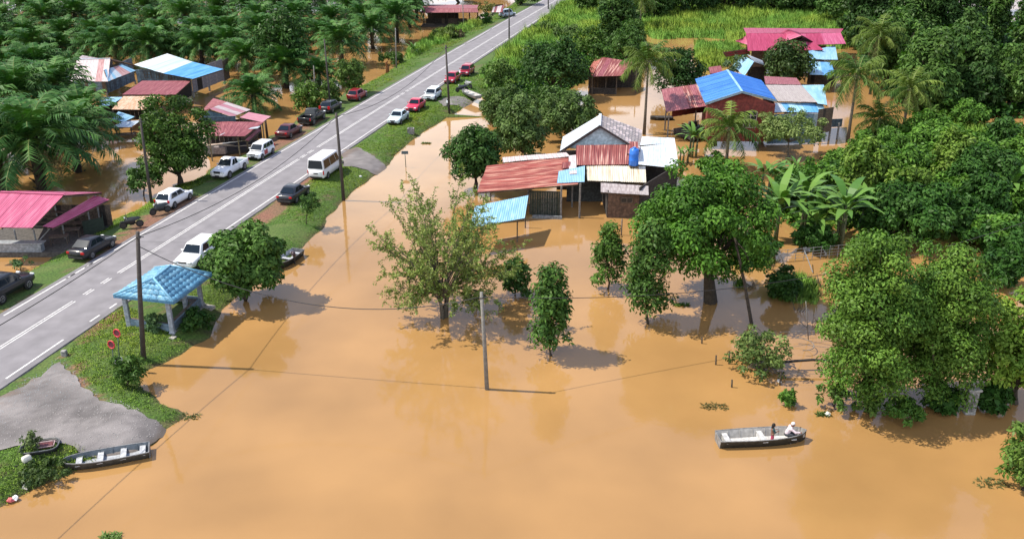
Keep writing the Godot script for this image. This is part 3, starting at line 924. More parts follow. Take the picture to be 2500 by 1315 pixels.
# open crown of long, drooping sprays with small leaves
func feathery(called: String, label: String, base: Vector3, cc: Vector3, cr: Vector3) -> void:
	rng.seed = 77
	var t := thing(called, label, "tree", base)
	var lb := LB.new()
	var mb := MB.new()
	mb.smooth(true)
	for s in 5:
		var fo := Vector3(rng.randf_range(-0.6, 0.6), 1.2 + s * 0.25, rng.randf_range(-0.5, 0.5))
		mb.tube([Vector3(fo.x * 0.3, -0.5, fo.z * 0.3), fo * 0.5, fo], [0.16, 0.13, 0.1], 6)
		for j in 13:
			var i := s * 13 + j
			var y := 1.0 - 1.95 * (i + 0.5) / 65.0
			var rr := sqrt(maxf(0.34, 1.0 - y * y))
			var a := 2.4 * i + rng.randf_range(-0.5, 0.5)
			var reach := rng.randf_range(0.62, 1.08)
			var tip := cc + Vector3(rr * cos(a), y, rr * sin(a)) * cr * reach
			tip.y = maxf(tip.y, 0.5)
			var mid := fo.lerp(tip, 0.55) + Vector3(0, 0.5, 0)
			mb.tube([fo, mid, tip], [0.055, 0.03, 0.008], 4, false)
			var tw := 13
			for k in tw:
				var u := 0.3 + 0.72 * (k + rng.randf()) / tw
				var bp := fo.lerp(mid, u * 2.0) if u < 0.5 else mid.lerp(tip, u * 2.0 - 1.0)
				var td := ((tip - fo).normalized() * 0.7 + rand_dir() * 0.8 + Vector3(0, 0.12, 0)).normalized()
				var tl := rng.randf_range(0.6, 1.25)
				mb.tube([bp, bp + td * tl], [0.012, 0.005], 3, false)
				var col := Color(0.11, 0.17, 0.035).lerp(Color(0.28, 0.33, 0.1), rng.randf()) * rng.randf_range(0.75, 1.2)
				for q in 28:
					var w := rng.randf_range(0.1, 1.1)
					var p := bp + td * (tl * w) + rand_dir() * 0.09 + Vector3(0, -0.06 * w * w, 0)
					if p.y < 0.2: continue
					var nr := (Vector3(0, 0.7, 0) + rand_dir() * 0.8).normalized()
					var d := (td * 0.5 + rand_dir()).normalized()
					lb.leaf(p, (d - nr * d.dot(nr)).normalized(), nr, rng.randf_range(0.16, 0.28), 0.09, col * rng.randf_range(0.8, 1.2))
	part("crown", lb.done(), leafmat("leaf"), t)
	part("trunk", mb.done(), worn("bark_grey", Color(0.16, 0.14, 0.11), 0.9, 0.8), t)

func frond(lb: LB, at: Vector3, az: float, elev: float, length: float, droop: float, llen: float, n: int, ca: Color, cb: Color, hang := 0.35, lw := 0.13) -> void:
	var pts := []
	var ws := []
	var p := at
	var e := elev
	var out := Vector3(cos(az), 0, sin(az))
	var seg := 9
	for i in seg + 1:
		pts.append(p)
		ws.append(lerpf(0.13, 0.03, float(i) / seg))
		p += (out * cos(e) + Vector3(0, sin(e), 0)) * (length / seg)
		e -= droop / seg * (0.5 + 1.1 * float(i) / seg)
	var side := out.cross(Vector3.UP)
	var tint := rng.randf()
	var cf := ca.lerp(cb, tint) * rng.randf_range(0.85, 1.15)
	lb.strip(pts, ws, (Vector3.UP * 0.9 + out * 0.2).normalized(), Color(0.16, 0.19, 0.07))
	for i in n:
		var u := 0.12 + 0.87 * (i + rng.randf() * 0.6) / n
		var f := u * seg
		var k := mini(int(f), seg - 1)
		var q: Vector3 = pts[k].lerp(pts[k + 1], f - k)
		var d: Vector3 = (pts[k + 1] - pts[k]).normalized()
		var up := side.cross(d).normalized()
		if up.y < 0.0: up = -up
		var l := llen * (0.45 + 0.75 * sin(PI * clampf(u * 0.92, 0, 1))) * rng.randf_range(0.85, 1.1)
		for s in [-1.0, 1.0]:
			var lift := rng.randf_range(-hang, hang * 0.8) - hang * 0.25
			var ld: Vector3 = (side * s * 0.85 + d * 0.55 + up * lift).normalized()
			var tip: Vector3 = q + ld * l + Vector3(0, -l * hang * 0.55, 0)
			var w := d * lw
			var nr := ((q + w - q).cross(tip - q)).normalized()
			if nr.dot(up) < 0.0: nr = -nr
			var m: Vector3 = q.lerp(tip, 0.5) + up * (l * 0.05)
			var col := cf * rng.randf_range(0.82, 1.18)
			lb.blade(q - w * 0.4, q + w * 0.6, m + w * 0.4, nr, col)
			lb.blade(q - w * 0.4, m + w * 0.4, tip, nr, col)

func palm_meshes(kind: String, seed_: int) -> Array:
	rng.seed = seed_
	var lb := LB.new()
	var mb := MB.new()
	mb.smooth(true)
	if kind == "oil":
		var h := 1.0
		for i in 44:
			var q := float(i) / 44
			frond(lb, Vector3(0, h + 0.2 - q * 0.5, 0), 2.4 * i + rng.randf_range(-0.2, 0.2), lerpf(1.35, -0.25, q), rng.randf_range(4.7, 6.1) * lerpf(0.8, 1.0, minf(1.0, q * 2.0)), lerpf(1.3, 1.15, q), 1.12, 27, Color(0.03, 0.088, 0.026), Color(0.09, 0.19, 0.05), 0.4, 0.17)
		for i in 5: # dead fronds hang against the trunk
			frond(lb, Vector3(0, h - 0.5, 0), rng.randf() * TAU, -0.7, rng.randf_range(2.6, 3.6), 0.7, 0.7, 14, Color(0.15, 0.1, 0.05), Color(0.22, 0.16, 0.08), 0.7, 0.1)
		mb.tube([Vector3(0, -6, 0), Vector3(0, -1, 0), Vector3(0, h, 0)], [0.42, 0.4, 0.45], 8)
		for i in 46:
			var a := 2.4 * i
			var y := h - 0.15 * i * 0.9
			var d := Vector3(cos(a), 0, sin(a))
			mb.beam(Vector3(0, y, 0) + d * 0.35, Vector3(0, y + 0.35, 0) + d * 0.75, 0.12, 0.08)
	elif kind == "coconut":
		for i in 24:
			var q := float(i) / 24
			frond(lb, Vector3.ZERO, 2.4 * i + rng.randf_range(-0.25, 0.25), lerpf(1.3, -0.5, q), rng.randf_range(3.6, 4.6), lerpf(1.5, 1.3, q), 0.85, 30, Color(0.045, 0.095, 0.02), Color(0.15, 0.2, 0.04), 0.75, 0.11)
		for i in 4: # dead skirt
			frond(lb, Vector3(0, -0.2, 0), rng.randf() * TAU, -1.0, 2.8, 0.5, 0.5, 16, Color(0.2, 0.15, 0.08), Color(0.26, 0.2, 0.11), 0.8, 0.08)
		for i in 7:
			var a := TAU * i / 7
			mb.lathe(Vector3(cos(a) * 0.28, -0.35, sin(a) * 0.28), Vector3.UP, [[0.01, -0.16], [0.13, -0.06], [0.14, 0.06], [0.01, 0.16]], 6)
	return [lb.done(), mb.done()]

func palm_mat() -> StandardMaterial3D:
	var m := leafmat("palm_leaf", 0.45, 0.5)
	m.metallic_specular = 0.18
	return m

var protos := {}
func palm(kind: String, called: String, label: String, base: Vector3, h: float, s: float, turn: float, variant := 0, group := "", lean := Vector2.ZERO) -> Node3D:
	var key := "%s%d" % [kind, variant]
	if not protos.has(key):
		protos[key] = palm_meshes(kind, 500 + variant * 17 + (3 if kind == "coconut" else 0))
	var t := thing(called, label, "palm tree", base, turn, group)
	var mm: Array = protos[key]
	var c := part("crown", mm[0], palm_mat(), t)
	c.position = Vector3(lean.x, h, lean.y)
	c.scale = Vector3.ONE * s
	if kind == "coconut":
		var n := part("coconut_bunch", mm[1], mat("coconut", Color(0.11, 0.12, 0.03), 0.6), t)
		n.position = c.position
		n.scale = c.scale
		var mb := MB.new()
		mb.smooth(true)
		mb.tube([Vector3(0, -0.4, 0), Vector3(lean.x * 0.15, h * 0.35, lean.y * 0.15), Vector3(lean.x * 0.6, h * 0.75, lean.y * 0.6), Vector3(lean.x, h + 0.1, lean.y)], [0.24, 0.17, 0.14, 0.15], 8)
		part("trunk", mb.done(), worn("palm_bark", Color(0.2, 0.17, 0.13), 0.9, 1.4), t)
	else:
		var tr := part("trunk", mm[1], worn("oil_palm_bark", Color(0.07, 0.055, 0.04), 0.95, 1.2, 0.4), t)
		tr.position = c.position
		tr.scale = c.scale
	return t

func banana_mesh(seed_: int, n: int, size: float) -> Array:
	rng.seed = seed_
	var leaves := []
	var mb := MB.new()
	mb.smooth(true)
	var stems := 3
	for s in stems:
		var b := Vector3(rng.randf_range(-0.7, 0.7), -0.3, rng.randf_range(-0.6, 0.6)) * (0.0 if s == 0 else 1.0)
		var h := size * rng.randf_range(0.38, 0.6)
		mb.tube([b, b + Vector3(0, h * 0.5, 0), b + Vector3(0.05, h, 0)], [0.15, 0.13, 0.09], 7)
		for i in n:
			var az := 2.4 * i + s + rng.randf_range(-0.3, 0.3)
			var e := rng.randf_range(0.75, 1.45)
			var out := Vector3(cos(az), 0, sin(az))
			var pts := []
			var ws := []
			var p := b + Vector3(0.05, h - 0.1, 0)
			var l := size * rng.randf_range(0.42, 0.62)
			for k in 8:
				pts.append(p)
				var u := k / 7.0
				ws.append(maxf(0.05, (0.06 if u < 0.18 else sin(PI * pow(clampf((u - 0.12) / 0.9, 0, 1), 0.8)) * size * 0.095)))
				p += (out * cos(e) + Vector3(0, sin(e), 0)) * l / 7.0
				e -= rng.randf_range(0.1, 0.34)
			var lb := LB.new()
			lb.strip(pts, ws, (Vector3.UP + out * 0.25).normalized(), Color(0.06, 0.14, 0.03).lerp(Color(0.13, 0.24, 0.05), rng.randf()))
			leaves.append(lb.done())
	return [leaves, mb.done()]

func banana(label: String, base: Vector3, size: float, seed_: int, n := 7) -> void:
	var r := banana_mesh(seed_, n, size)
	var t := thing("banana_plant", label, "banana plant", base)
	part("stem", r[1], worn("banana_stem", Color(0.16, 0.18, 0.08), 0.7, 1.0), t)
	for m in r[0]:
		part("leaf", m, leafmat("banana_leaf", 0.4, 0.5), t)

func clump_mesh(n: int, h: float, r: float, w: float, bend: float, ca: Color, cb: Color, seed_: int) -> ArrayMesh:
	rng.seed = seed_
	var lb := LB.new()
	for i in n:
		var a := rng.randf() * TAU
		var b := Vector3(cos(a), 0, sin(a)) * r * sqrt(rng.randf())
		var d := Vector3(cos(a + rng.randf_range(-1, 1)), 0, sin(a + rng.randf_range(-1, 1)))
		var hh := h * rng.randf_range(0.55, 1.1)
		var m := b + Vector3(0, hh * 0.6, 0) + d * bend * 0.35 * hh
		var t := b + Vector3(0, hh, 0) + d * bend * hh
		var s := d.cross(Vector3.UP).normalized() * w
		var nr := (Vector3.UP * 0.7 + d * 0.4 + rand_dir() * 0.3).normalized()
		var col := ca.lerp(cb, rng.randf())
		lb.blade(b - s * 0.5, b + s * 0.5, m + s * 0.45, nr, col)
		lb.blade(b - s * 0.5, m + s * 0.45, m - s * 0.45, nr, col)
		lb.blade(m - s * 0.45, m + s * 0.45, t, nr, col)
	return lb.done()

func leafy_mesh(n: int, r: float, h: float, leaf: float, ca: Color, cb: Color, seed_: int) -> ArrayMesh:
	rng.seed = seed_
	var lb := LB.new()
	for i in n:
		var d := rand_dir()
		d.y = absf(d.y)
		var p := Vector3(d.x * r, d.y * h, d.z * r) * pow(rng.randf(), 0.4)
		var nr := (d * 0.5 + Vector3(0, 0.6, 0) + rand_dir() * 0.6).normalized()
		var t := (nr.cross(rand_dir()).normalized() + Vector3(0, -0.3, 0)).normalized()
		lb.leaf(p, t, nr, leaf * rng.randf_range(0.7, 1.3), leaf * 0.5, ca.lerp(cb, rng.randf()) * rng.randf_range(0.8, 1.2))
	return lb.done()

func scatter(called: String, label: String, mesh: Mesh, m: Material, poly: PackedVector2Array, n: int, lo: float, hi: float, seed_: int, y_of: Callable, keep: Callable, mask := 0.0, cat := "grass") -> void:
	rng.seed = seed_
	var r := Rect2(poly[0], Vector2.ZERO)
	for p in poly: r = r.expand(p)
	var xs := []
	var cols := PackedColorArray()
	var tries := 0
	var nz := FastNoiseLite.new()
	nz.seed = seed_
	nz.frequency = 0.06
	while xs.size() < n and tries < n * 6:
		tries += 1
		var p := Vector2(rng.randf_range(r.position.x, r.end.x), rng.randf_range(r.position.y, r.end.y))
		if not Geometry2D.is_point_in_polygon(p, poly) or not keep.call(p): continue
		var v := nz.get_noise_2d(p.x, p.y)
		if v < -1.0 + mask: continue
		var y: float = y_of.call(p)
		var s := rng.randf_range(lo, hi) * (1.0 + 0.5 * v)
		xs.append(Transform3D(Basis(Vector3.UP, rng.randf() * TAU).scaled(Vector3(s, s * rng.randf_range(0.8, 1.2), s)), Vector3(p.x, y, p.y)))
		var w := rng.randf_range(0.75, 1.25)
		cols.append(Color(w * (1.0 + v * 0.5), w, w * (1.0 - v * 0.3)))
	var mm := MultiMesh.new()
	mm.transform_format = MultiMesh.TRANSFORM_3D
	mm.use_colors = true
	mm.mesh = mesh
	mm.instance_count = xs.size()
	for i in xs.size():
		mm.set_instance_transform(i, xs[i])
		mm.set_instance_color(i, cols[i])
	var o := MultiMeshInstance3D.new()
	o.name = numbered(called)
	o.multimesh = mm
	o.material_override = m
	add_child(o, true)
	tag(o, label, cat, "", "stuff")

# ------------------------------------------------------------------ vehicles
func rrect(z0: float, z1: float, hw: float, y: float, r: float, crown_z := 0.0) -> Array:
	var out := []
	var corners := [[1, -1, 0.0], [1, 1, PI / 2], [-1, 1, PI], [-1, -1, PI * 1.5]]
	for c in corners:
		for k in 4:
			var a: float = -PI / 2 + c[2] + k * PI / 6
			var cx: float = c[0] * (hw - r)
			var cz: float = (z0 + r) if c[1] < 0 else (z1 - r)
			out.append(Vector3(cx + cos(a) * r, y, cz + sin(a) * r))
	out.reverse()
	return out

func wheel_meshes(r: float, w: float) -> Array:
	var a := MB.new()
	a.smooth(true)
	a.lathe(Vector3.ZERO, Vector3.RIGHT, [[r * 0.6, -w * 0.5], [r * 0.93, -w * 0.5], [r, -w * 0.32], [r, w * 0.32], [r * 0.93, w * 0.5], [r * 0.6, w * 0.5]], 18)
	var b := MB.new()
	b.lathe(Vector3.ZERO, Vector3.RIGHT, [[r * 0.64, -w * 0.4], [r * 0.64, w * 0.505], [r * 0.55, w * 0.515], [r * 0.5, w * 0.42], [0.04, w * 0.47]], 16)
	for i in 5:
		var t := TAU * i / 5
		b.beam(Vector3(w * 0.47, sin(t) * 0.03, cos(t) * 0.03), Vector3(w * 0.5, sin(t) * r * 0.58, cos(t) * r * 0.58), 0.055, 0.03)
	return [a.done(), b.done()]

func car(called: String, label: String, cat: String, at: Vector3, turn: float, col: String, c: Color, p: Dictionary) -> Node3D:
	var t := thing(called, label, cat, at, turn, "vehicles parked along the road")
	var L: float = p.L
	var W: float = p.W * 0.5
	var H: float = p.H
	var belt: float = p.belt
	var body := paint(col, c)
	var dark := mat("car_trim", Color(0.012, 0.012, 0.013), 0.5)
	var f := func(z: float) -> float: return z * L
	# lower body
	var rows := []
	for s in p.body:
		var z: float = s[0] * L
		var w: float = W * s[2]
		var yb: float = s[1]
		var yt: float = s[3]
		var half := [[0.0, yb], [0.8, yb], [0.97, yb + 0.1], [1.0, lerpf(yb, yt, 0.5)], [0.985, yt - 0.12], [0.93, yt - 0.03], [0.8, yt], [0.0, yt + 0.02]]
		var ring := []
		for q in half: ring.append(Vector3(w * q[0], q[1], z))
		for k in range(half.size() - 2, 0, -1): ring.append(Vector3(-w * half[k][0], half[k][1], z))
		rows.append(ring)
	var mb := MB.new()
	mb.smooth(true)
	mb.loft(rows, true, true)
	var g: Array = p.cab # zf, z1, z2, zb
	var wb: float = W * p.get("wb", 0.9)
	var wt: float = W * p.get("wt", 0.72)
	var y1 := belt + (H - belt) * 0.86
	if p.has("pickup"): # tub: floor, two walls, tailgate
		var z0: float = g[3] * L + 0.03
		var z1b := 0.5 * L
		for s in [-1.0, 1.0]:
			mb.bevel(Vector3(s * (W - 0.06), 0.72, (z0 + z1b) * 0.5), Vector3(0.1, 0.68, z1b - z0), 0.03)
		mb.bevel(Vector3(0, 0.76, z1b - 0.05), Vector3(W * 2 - 0.1, 0.6, 0.09), 0.03)
		mb.bevel(Vector3(0, 0.76, z0), Vector3(W * 2 - 0.1, 0.6, 0.07), 0.03)
	part("body", mb.done(), body, t)
	var gb := MB.new()
	gb.smooth(true)
	var r0 := 0.1
	gb.loft([rrect(f.call(g[0]), f.call(g[3]), wb, belt - 0.03, r0), rrect(lerpf(f.call(g[0]), f.call(g[1]), 0.9), lerpf(f.call(g[3]), f.call(g[2]), 0.9), lerpf(wb, wt, 0.85), y1, r0),
		rrect(f.call(g[1]) + 0.02, f.call(g[2]) - 0.02, wt, H - 0.035, 0.12), rrect(f.call(g[1]) + 0.2, f.call(g[2]) - 0.2, wt - 0.14, H, 0.12)], false, true)
	part("cabin", gb.done(), body, t)
	if p.has("pickup"):
		var bl := MB.new()
		bl.box(Vector3(0, 0.5, (g[3] * L + 0.5 * L) * 0.5), Vector3(W * 2 - 0.2, 0.03, 0.5 * L - g[3] * L - 0.1))
		part("load_bed", bl.done(), p.pickup, t)
	# windows, a hair proud of the cabin
	var zf0: float = f.call(g[0])
	var zb0: float = f.call(g[3])
	var zf1 := lerpf(zf0, f.call(g[1]), 0.9)
	var zb1 := lerpf(zb0, f.call(g[2]), 0.9)
	var wm := lerpf(wb, wt, 0.85)
	var e := 0.012
	var ws := MB.new()
	ws.smooth(true)
	var lo := 0.10
	var pane := func(m: MB, a: Vector3, b: Vector3, cc: Vector3, d: Vector3) -> void:
		var n: Vector3 = (b - a).cross(d - a).normalized() * 0.008
		m.quad(a, b, cc, d)
		m.quad(a + n, d + n, cc + n, b + n)
	var fa := lerpf(zf0, zf1, lo)
	var fw := lerpf(wb, wm, lo) - 0.09
	pane.call(ws, Vector3(fw, lerpf(belt, y1, lo), fa - e * 2), Vector3(-fw, lerpf(belt, y1, lo), fa - e * 2), Vector3(-wm + 0.1, y1, zf1 - e * 2), Vector3(wm - 0.1, y1, zf1 - e * 2))
	part("windscreen", ws.done(), glass(), t)
	if not p.get("no_rear", false):
		var rw := MB.new()
		var ba := lerpf(zb0, zb1, lo + 0.05)
		pane.call(rw, Vector3(-fw, lerpf(belt, y1, lo + 0.05), ba + e * 2), Vector3(fw, lerpf(belt, y1, lo + 0.05), ba + e * 2), Vector3(wm - 0.12, y1, zb1 + e * 2), Vector3(-wm + 0.12, y1, zb1 + e * 2))
		part("rear_window", rw.done(), glass(), t)
	for s in [-1.0, 1.0]:
		var cuts: Array = p.panes
		for k in cuts.size() - 1:
			var sw := MB.new()
			var pts := []
			for q in [[cuts[k], 0.08], [cuts[k + 1], 0.08], [cuts[k + 1], 0.97], [cuts[k], 0.97]]:
				var za := lerpf(zf0, zf1, q[1])
				var zb := lerpf(zb0, zb1, q[1])
				var z := lerpf(za, zb, q[0])
				var gap := 0.035 if q[0] == cuts[k] else -0.035
				pts.append(Vector3(s * (lerpf(wb, wm, q[1]) + e), lerpf(belt, y1, q[1]), z + gap))
			pane.call(sw, pts[0], pts[1], pts[2], pts[3])
			part("side_window", sw.done(), glass(), t)
	# wheels with their arches
	var r: float = p.get("r", 0.31)
	var key := "wheel%.2f" % r
	if not protos.has(key): protos[key] = wheel_meshes(r, 0.2)
	for s in [-1.0, 1.0]:
		for z in p.axles:
			var ar := MB.new()
			ar.lathe(Vector3(s * (W - 0.05), r, z * L), Vector3(s, 0, 0), [[r + 0.065, -0.08], [r + 0.065, 0.055], [r + 0.02, 0.058], [0.05, 0.058]], 18)
			part("wheel_arch", ar.done(), dark, t)
			var w := part("wheel", protos[key][0], mat("tyre", Color(0.016, 0.016, 0.017), 0.85), t)
			w.position = Vector3(s * (W - 0.065), r, z * L)
			w.rotation.y = 0.0 if s > 0 else PI
			part("rim", protos[key][1], mat(p.get("rim", "rim_silver"), Color(0.42, 0.42, 0.44) if p.get("rim", "") == "" else Color(0.05, 0.05, 0.055), 0.35, 0.8), w)
		# lamps and mirrors
		var nose: float = -0.5 * L
		var hl := MB.new()
		hl.smooth(true)
		hl.bevel(Vector3(s * W * 0.66, p.hl, nose + p.get("hlin", 0.06)), Vector3(W * 0.38, 0.15, 0.16), 0.04)
		part("headlight", hl.done(), mat("lamp_glass", Color(0.6, 0.63, 0.66), 0.12), t)
		var tl := MB.new()
		tl.bevel(Vector3(s * W * p.get("tlx", 0.76), p.tl, 0.5 * L - p.get("tlin", 0.05)), Vector3(W * p.get("tlw", 0.34), p.get("tlh", 0.17), 0.14), 0.03)
		part("taillight", tl.done(), mat("tail_lamp", Color(0.45, 0.012, 0.015), 0.2), t)
		var mr := MB.new()
		mr.smooth(true)
		mr.bevel(Vector3(s * (W + 0.1), belt + 0.06, lerpf(zf0, zf1, 0.6) + 0.12), Vector3(0.2, 0.13, 0.1), 0.03)
		part("mirror", mr.done(), body, t)
	var gr := MB.new()
	gr.bevel(Vector3(0, p.hl - 0.02, -0.5 * L + p.get("grin", 0.02)), Vector3(W * 0.8, p.get("grh", 0.12), 0.08), 0.02)
	gr.bevel(Vector3(0, 0.33, -0.5 * L + 0.01), Vector3(W * 1.3, 0.13, 0.09), 0.02)
	part("grille", gr.done(), dark, t)
	var bp := MB.new()
	bp.bevel(Vector3(0, 0.34, 0.5 * L - 0.0), Vector3(W * 1.55, 0.14, 0.09), 0.02)
	part("bumper", bp.done(), dark, t)
	var pl := MB.new()
	pl.box(Vector3(0, p.get("ply", 0.62), 0.5 * L + 0.012), Vector3(0.46, 0.12, 0.03))
	pl.box(Vector3(0, 0.46, -0.5 * L - 0.03), Vector3(0.46, 0.12, 0.03))
	part("number_plate", pl.done(), mat("plate", Color(0.03, 0.03, 0.032), 0.4), t)
	return t

func forms() -> Dictionary:
	var low := [[-0.5, 0.3, 0.8, 0.58], [-0.485, 0.24, 0.9, 0.66], [-0.42, 0.2, 0.97, 0.75], [-0.3, 0.2, 1.0, 0.84], [-0.2, 0.2, 1.0, 0.92], [0.0, 0.2, 1.0, 0.93], [0.3, 0.2, 1.0, 0.95], [0.42, 0.21, 0.98, 0.94], [0.485, 0.25, 0.93, 0.9], [0.5, 0.34, 0.85, 0.78]]
	var d := {}
	d.sedan = {"L": 4.4, "W": 1.72, "H": 1.45, "belt": 0.93, "cab": [-0.21, -0.07, 0.2, 0.37], "body": low, "panes": [0.1, 0.5, 0.84], "axles": [-0.31, 0.29], "hl": 0.62, "tl": 0.76}
	var hb := low.duplicate(true)
	d.hatch = {"L": 3.95, "W": 1.68, "H": 1.5, "belt": 0.93, "cab": [-0.24, -0.08, 0.36, 0.49], "body": hb, "panes": [0.1, 0.46, 0.86], "axles": [-0.31, 0.31], "hl": 0.64, "tl": 0.84, "tlh": 0.26, "tlw": 0.24, "tlx": 0.84}
	d.mpv = {"L": 4.1, "W": 1.68, "H": 1.68, "belt": 1.0, "cab": [-0.3, -0.13, 0.43, 0.49], "body": hb, "panes": [0.1, 0.38, 0.68, 0.94], "axles": [-0.32, 0.32], "hl": 0.7, "tl": 0.9, "tlh": 0.3, "tlw": 0.2, "tlx": 0.86, "wt": 0.76}
	var tall := []
	for s in low: tall.append([s[0], s[1] + 0.12, s[2], s[3] + 0.17])
	d.suv = {"L": 4.6, "W": 1.84, "H": 1.75, "belt": 1.1, "cab": [-0.22, -0.09, 0.4, 0.49], "body": tall, "panes": [0.1, 0.42, 0.72, 0.94], "axles": [-0.3, 0.3], "r": 0.37, "hl": 0.84, "tl": 1.0, "tlh": 0.3, "tlw": 0.22, "tlx": 0.85, "ply": 0.8}
	var pk := []
	for s in tall: if s[0] < 0.1: pk.append(s.duplicate())
	pk.append([0.12, 0.32, 1.0, 1.1])
	pk.append([0.14, 0.34, 1.0, 0.5])
	pk.append([0.49, 0.36, 0.97, 0.48])
	d.pickup = {"L": 5.1, "W": 1.82, "H": 1.76, "belt": 1.08, "cab": [-0.2, -0.07, 0.09, 0.13], "body": pk, "panes": [0.12, 0.52, 0.92], "axles": [-0.31, 0.31], "r": 0.38, "hl": 0.84, "tl": 0.85, "tlh": 0.34, "tlw": 0.14, "tlx": 0.93, "grh": 0.22, "ply": 0.62}
	var vb := [[-0.5, 0.3, 0.8, 0.62], [-0.49, 0.24, 0.92, 0.8], [-0.46, 0.22, 0.98, 0.98], [-0.4, 0.22, 1.0, 1.1], [0.0, 0.22, 1.0, 1.12], [0.48, 0.22, 1.0, 1.12], [0.5, 0.28, 0.95, 1.1]]
	d.van = {"L": 4.9, "W": 1.86, "H": 2.25, "belt": 1.1, "cab": [-0.46, -0.31, 0.48, 0.498], "body": vb, "panes": [0.09, 0.27, 0.6, 0.95], "axles": [-0.36, 0.3], "r": 0.33, "hl": 0.82, "tl": 0.85, "tlh": 0.42, "tlw": 0.12, "tlx": 0.92, "wb": 0.975, "wt": 0.86, "ply": 0.72}
	return d

func motorcycle(label: String, at: Vector3, turn: float, c: Color, key: String) -> void:
	var t := thing("motorcycle", label, "motorcycle", at, turn, "motorcycles parked by the road")
	if not protos.has("mwheel"):
		var a := MB.new()
		a.smooth(true)
		a.lathe(Vector3.ZERO, Vector3.RIGHT, [[0.2, -0.05], [0.28, -0.05], [0.3, 0.0], [0.28, 0.05], [0.2, 0.05]], 16)
		var b := MB.new()
		b.lathe(Vector3.ZERO, Vector3.RIGHT, [[0.205, -0.055], [0.205, 0.055], [0.05, 0.06]], 12)
		protos["mwheel"] = [a.done(), b.done()]
	t.scale = Vector3.ONE * 1.12
	var black := mat("bike_black", Color(0.015, 0.015, 0.016), 0.45)
	for z in [-0.62, 0.6]:
		var w := part("wheel", protos["mwheel"][0], mat("tyre", Color(0.016, 0.016, 0.017), 0.85), t)
		w.position = Vector3(0, 0.3, z)
		part("rim", protos["mwheel"][1], mat("bike_rim", Color(0.06, 0.06, 0.065), 0.4, 0.6), w)
	var f := MB.new()
	f.beam(Vector3(0, 0.3, -0.62), Vector3(0, 0.95, -0.35), 0.07)
	f.beam(Vector3(0, 0.3, 0.6), Vector3(0, 0.45, 0.05), 0.08)
	f.box(Vector3(0, 0.4, 0.02), Vector3(0.22, 0.26, 0.34))
	f.beam(Vector3(0.14, 0.3, 0.1), Vector3(0.16, 0.42, 0.75), 0.07)
	part("engine_frame", f.done(), black, t)
	var bd := MB.new()
	bd.smooth(true)
	bd.loft([rrect(-0.44, 0.3, 0.14, 0.36, 0.06), rrect(-0.5, 0.3, 0.19, 0.6, 0.08), rrect(-0.42, 0.75, 0.16, 0.76, 0.07), rrect(-0.34, 0.6, 0.09, 0.88, 0.05)], true, true)
	bd.bevel(Vector3(0, 0.62, -0.62), Vector3(0.12, 0.05, 0.42), 0.02)
	part("fairing", bd.done(), paint(key, c), t)
	var s := MB.new()
	s.smooth(true)
	s.bevel(Vector3(0, 0.82, 0.28), Vector3(0.24, 0.1, 0.66), 0.04)
	part("saddle", s.done(), mat("saddle_vinyl", Color(0.02, 0.02, 0.02), 0.6), t)
	var h := MB.new()
	h.beam(Vector3(-0.33, 1.0, -0.3), Vector3(0.33, 1.0, -0.3), 0.04)
	for q in [-0.3, 0.3]:
		h.beam(Vector3(q, 1.0, -0.3), Vector3(q * 1.1, 1.16, -0.32), 0.015)
		h.lathe(Vector3(q * 1.1, 1.18, -0.32), Vector3.BACK, [[0.05, -0.01], [0.05, 0.01]], 8)
	part("handlebar", h.done(), black, t)
	var l := MB.new()
	l.lathe(Vector3(0, 0.9, -0.45), Vector3.FORWARD, [[0.05, -0.06], [0.09, 0.0], [0.08, 0.04]], 10)
	part("headlight", l.done(), mat("lamp_glass", Color(0.6, 0.63, 0.66), 0.12), t)

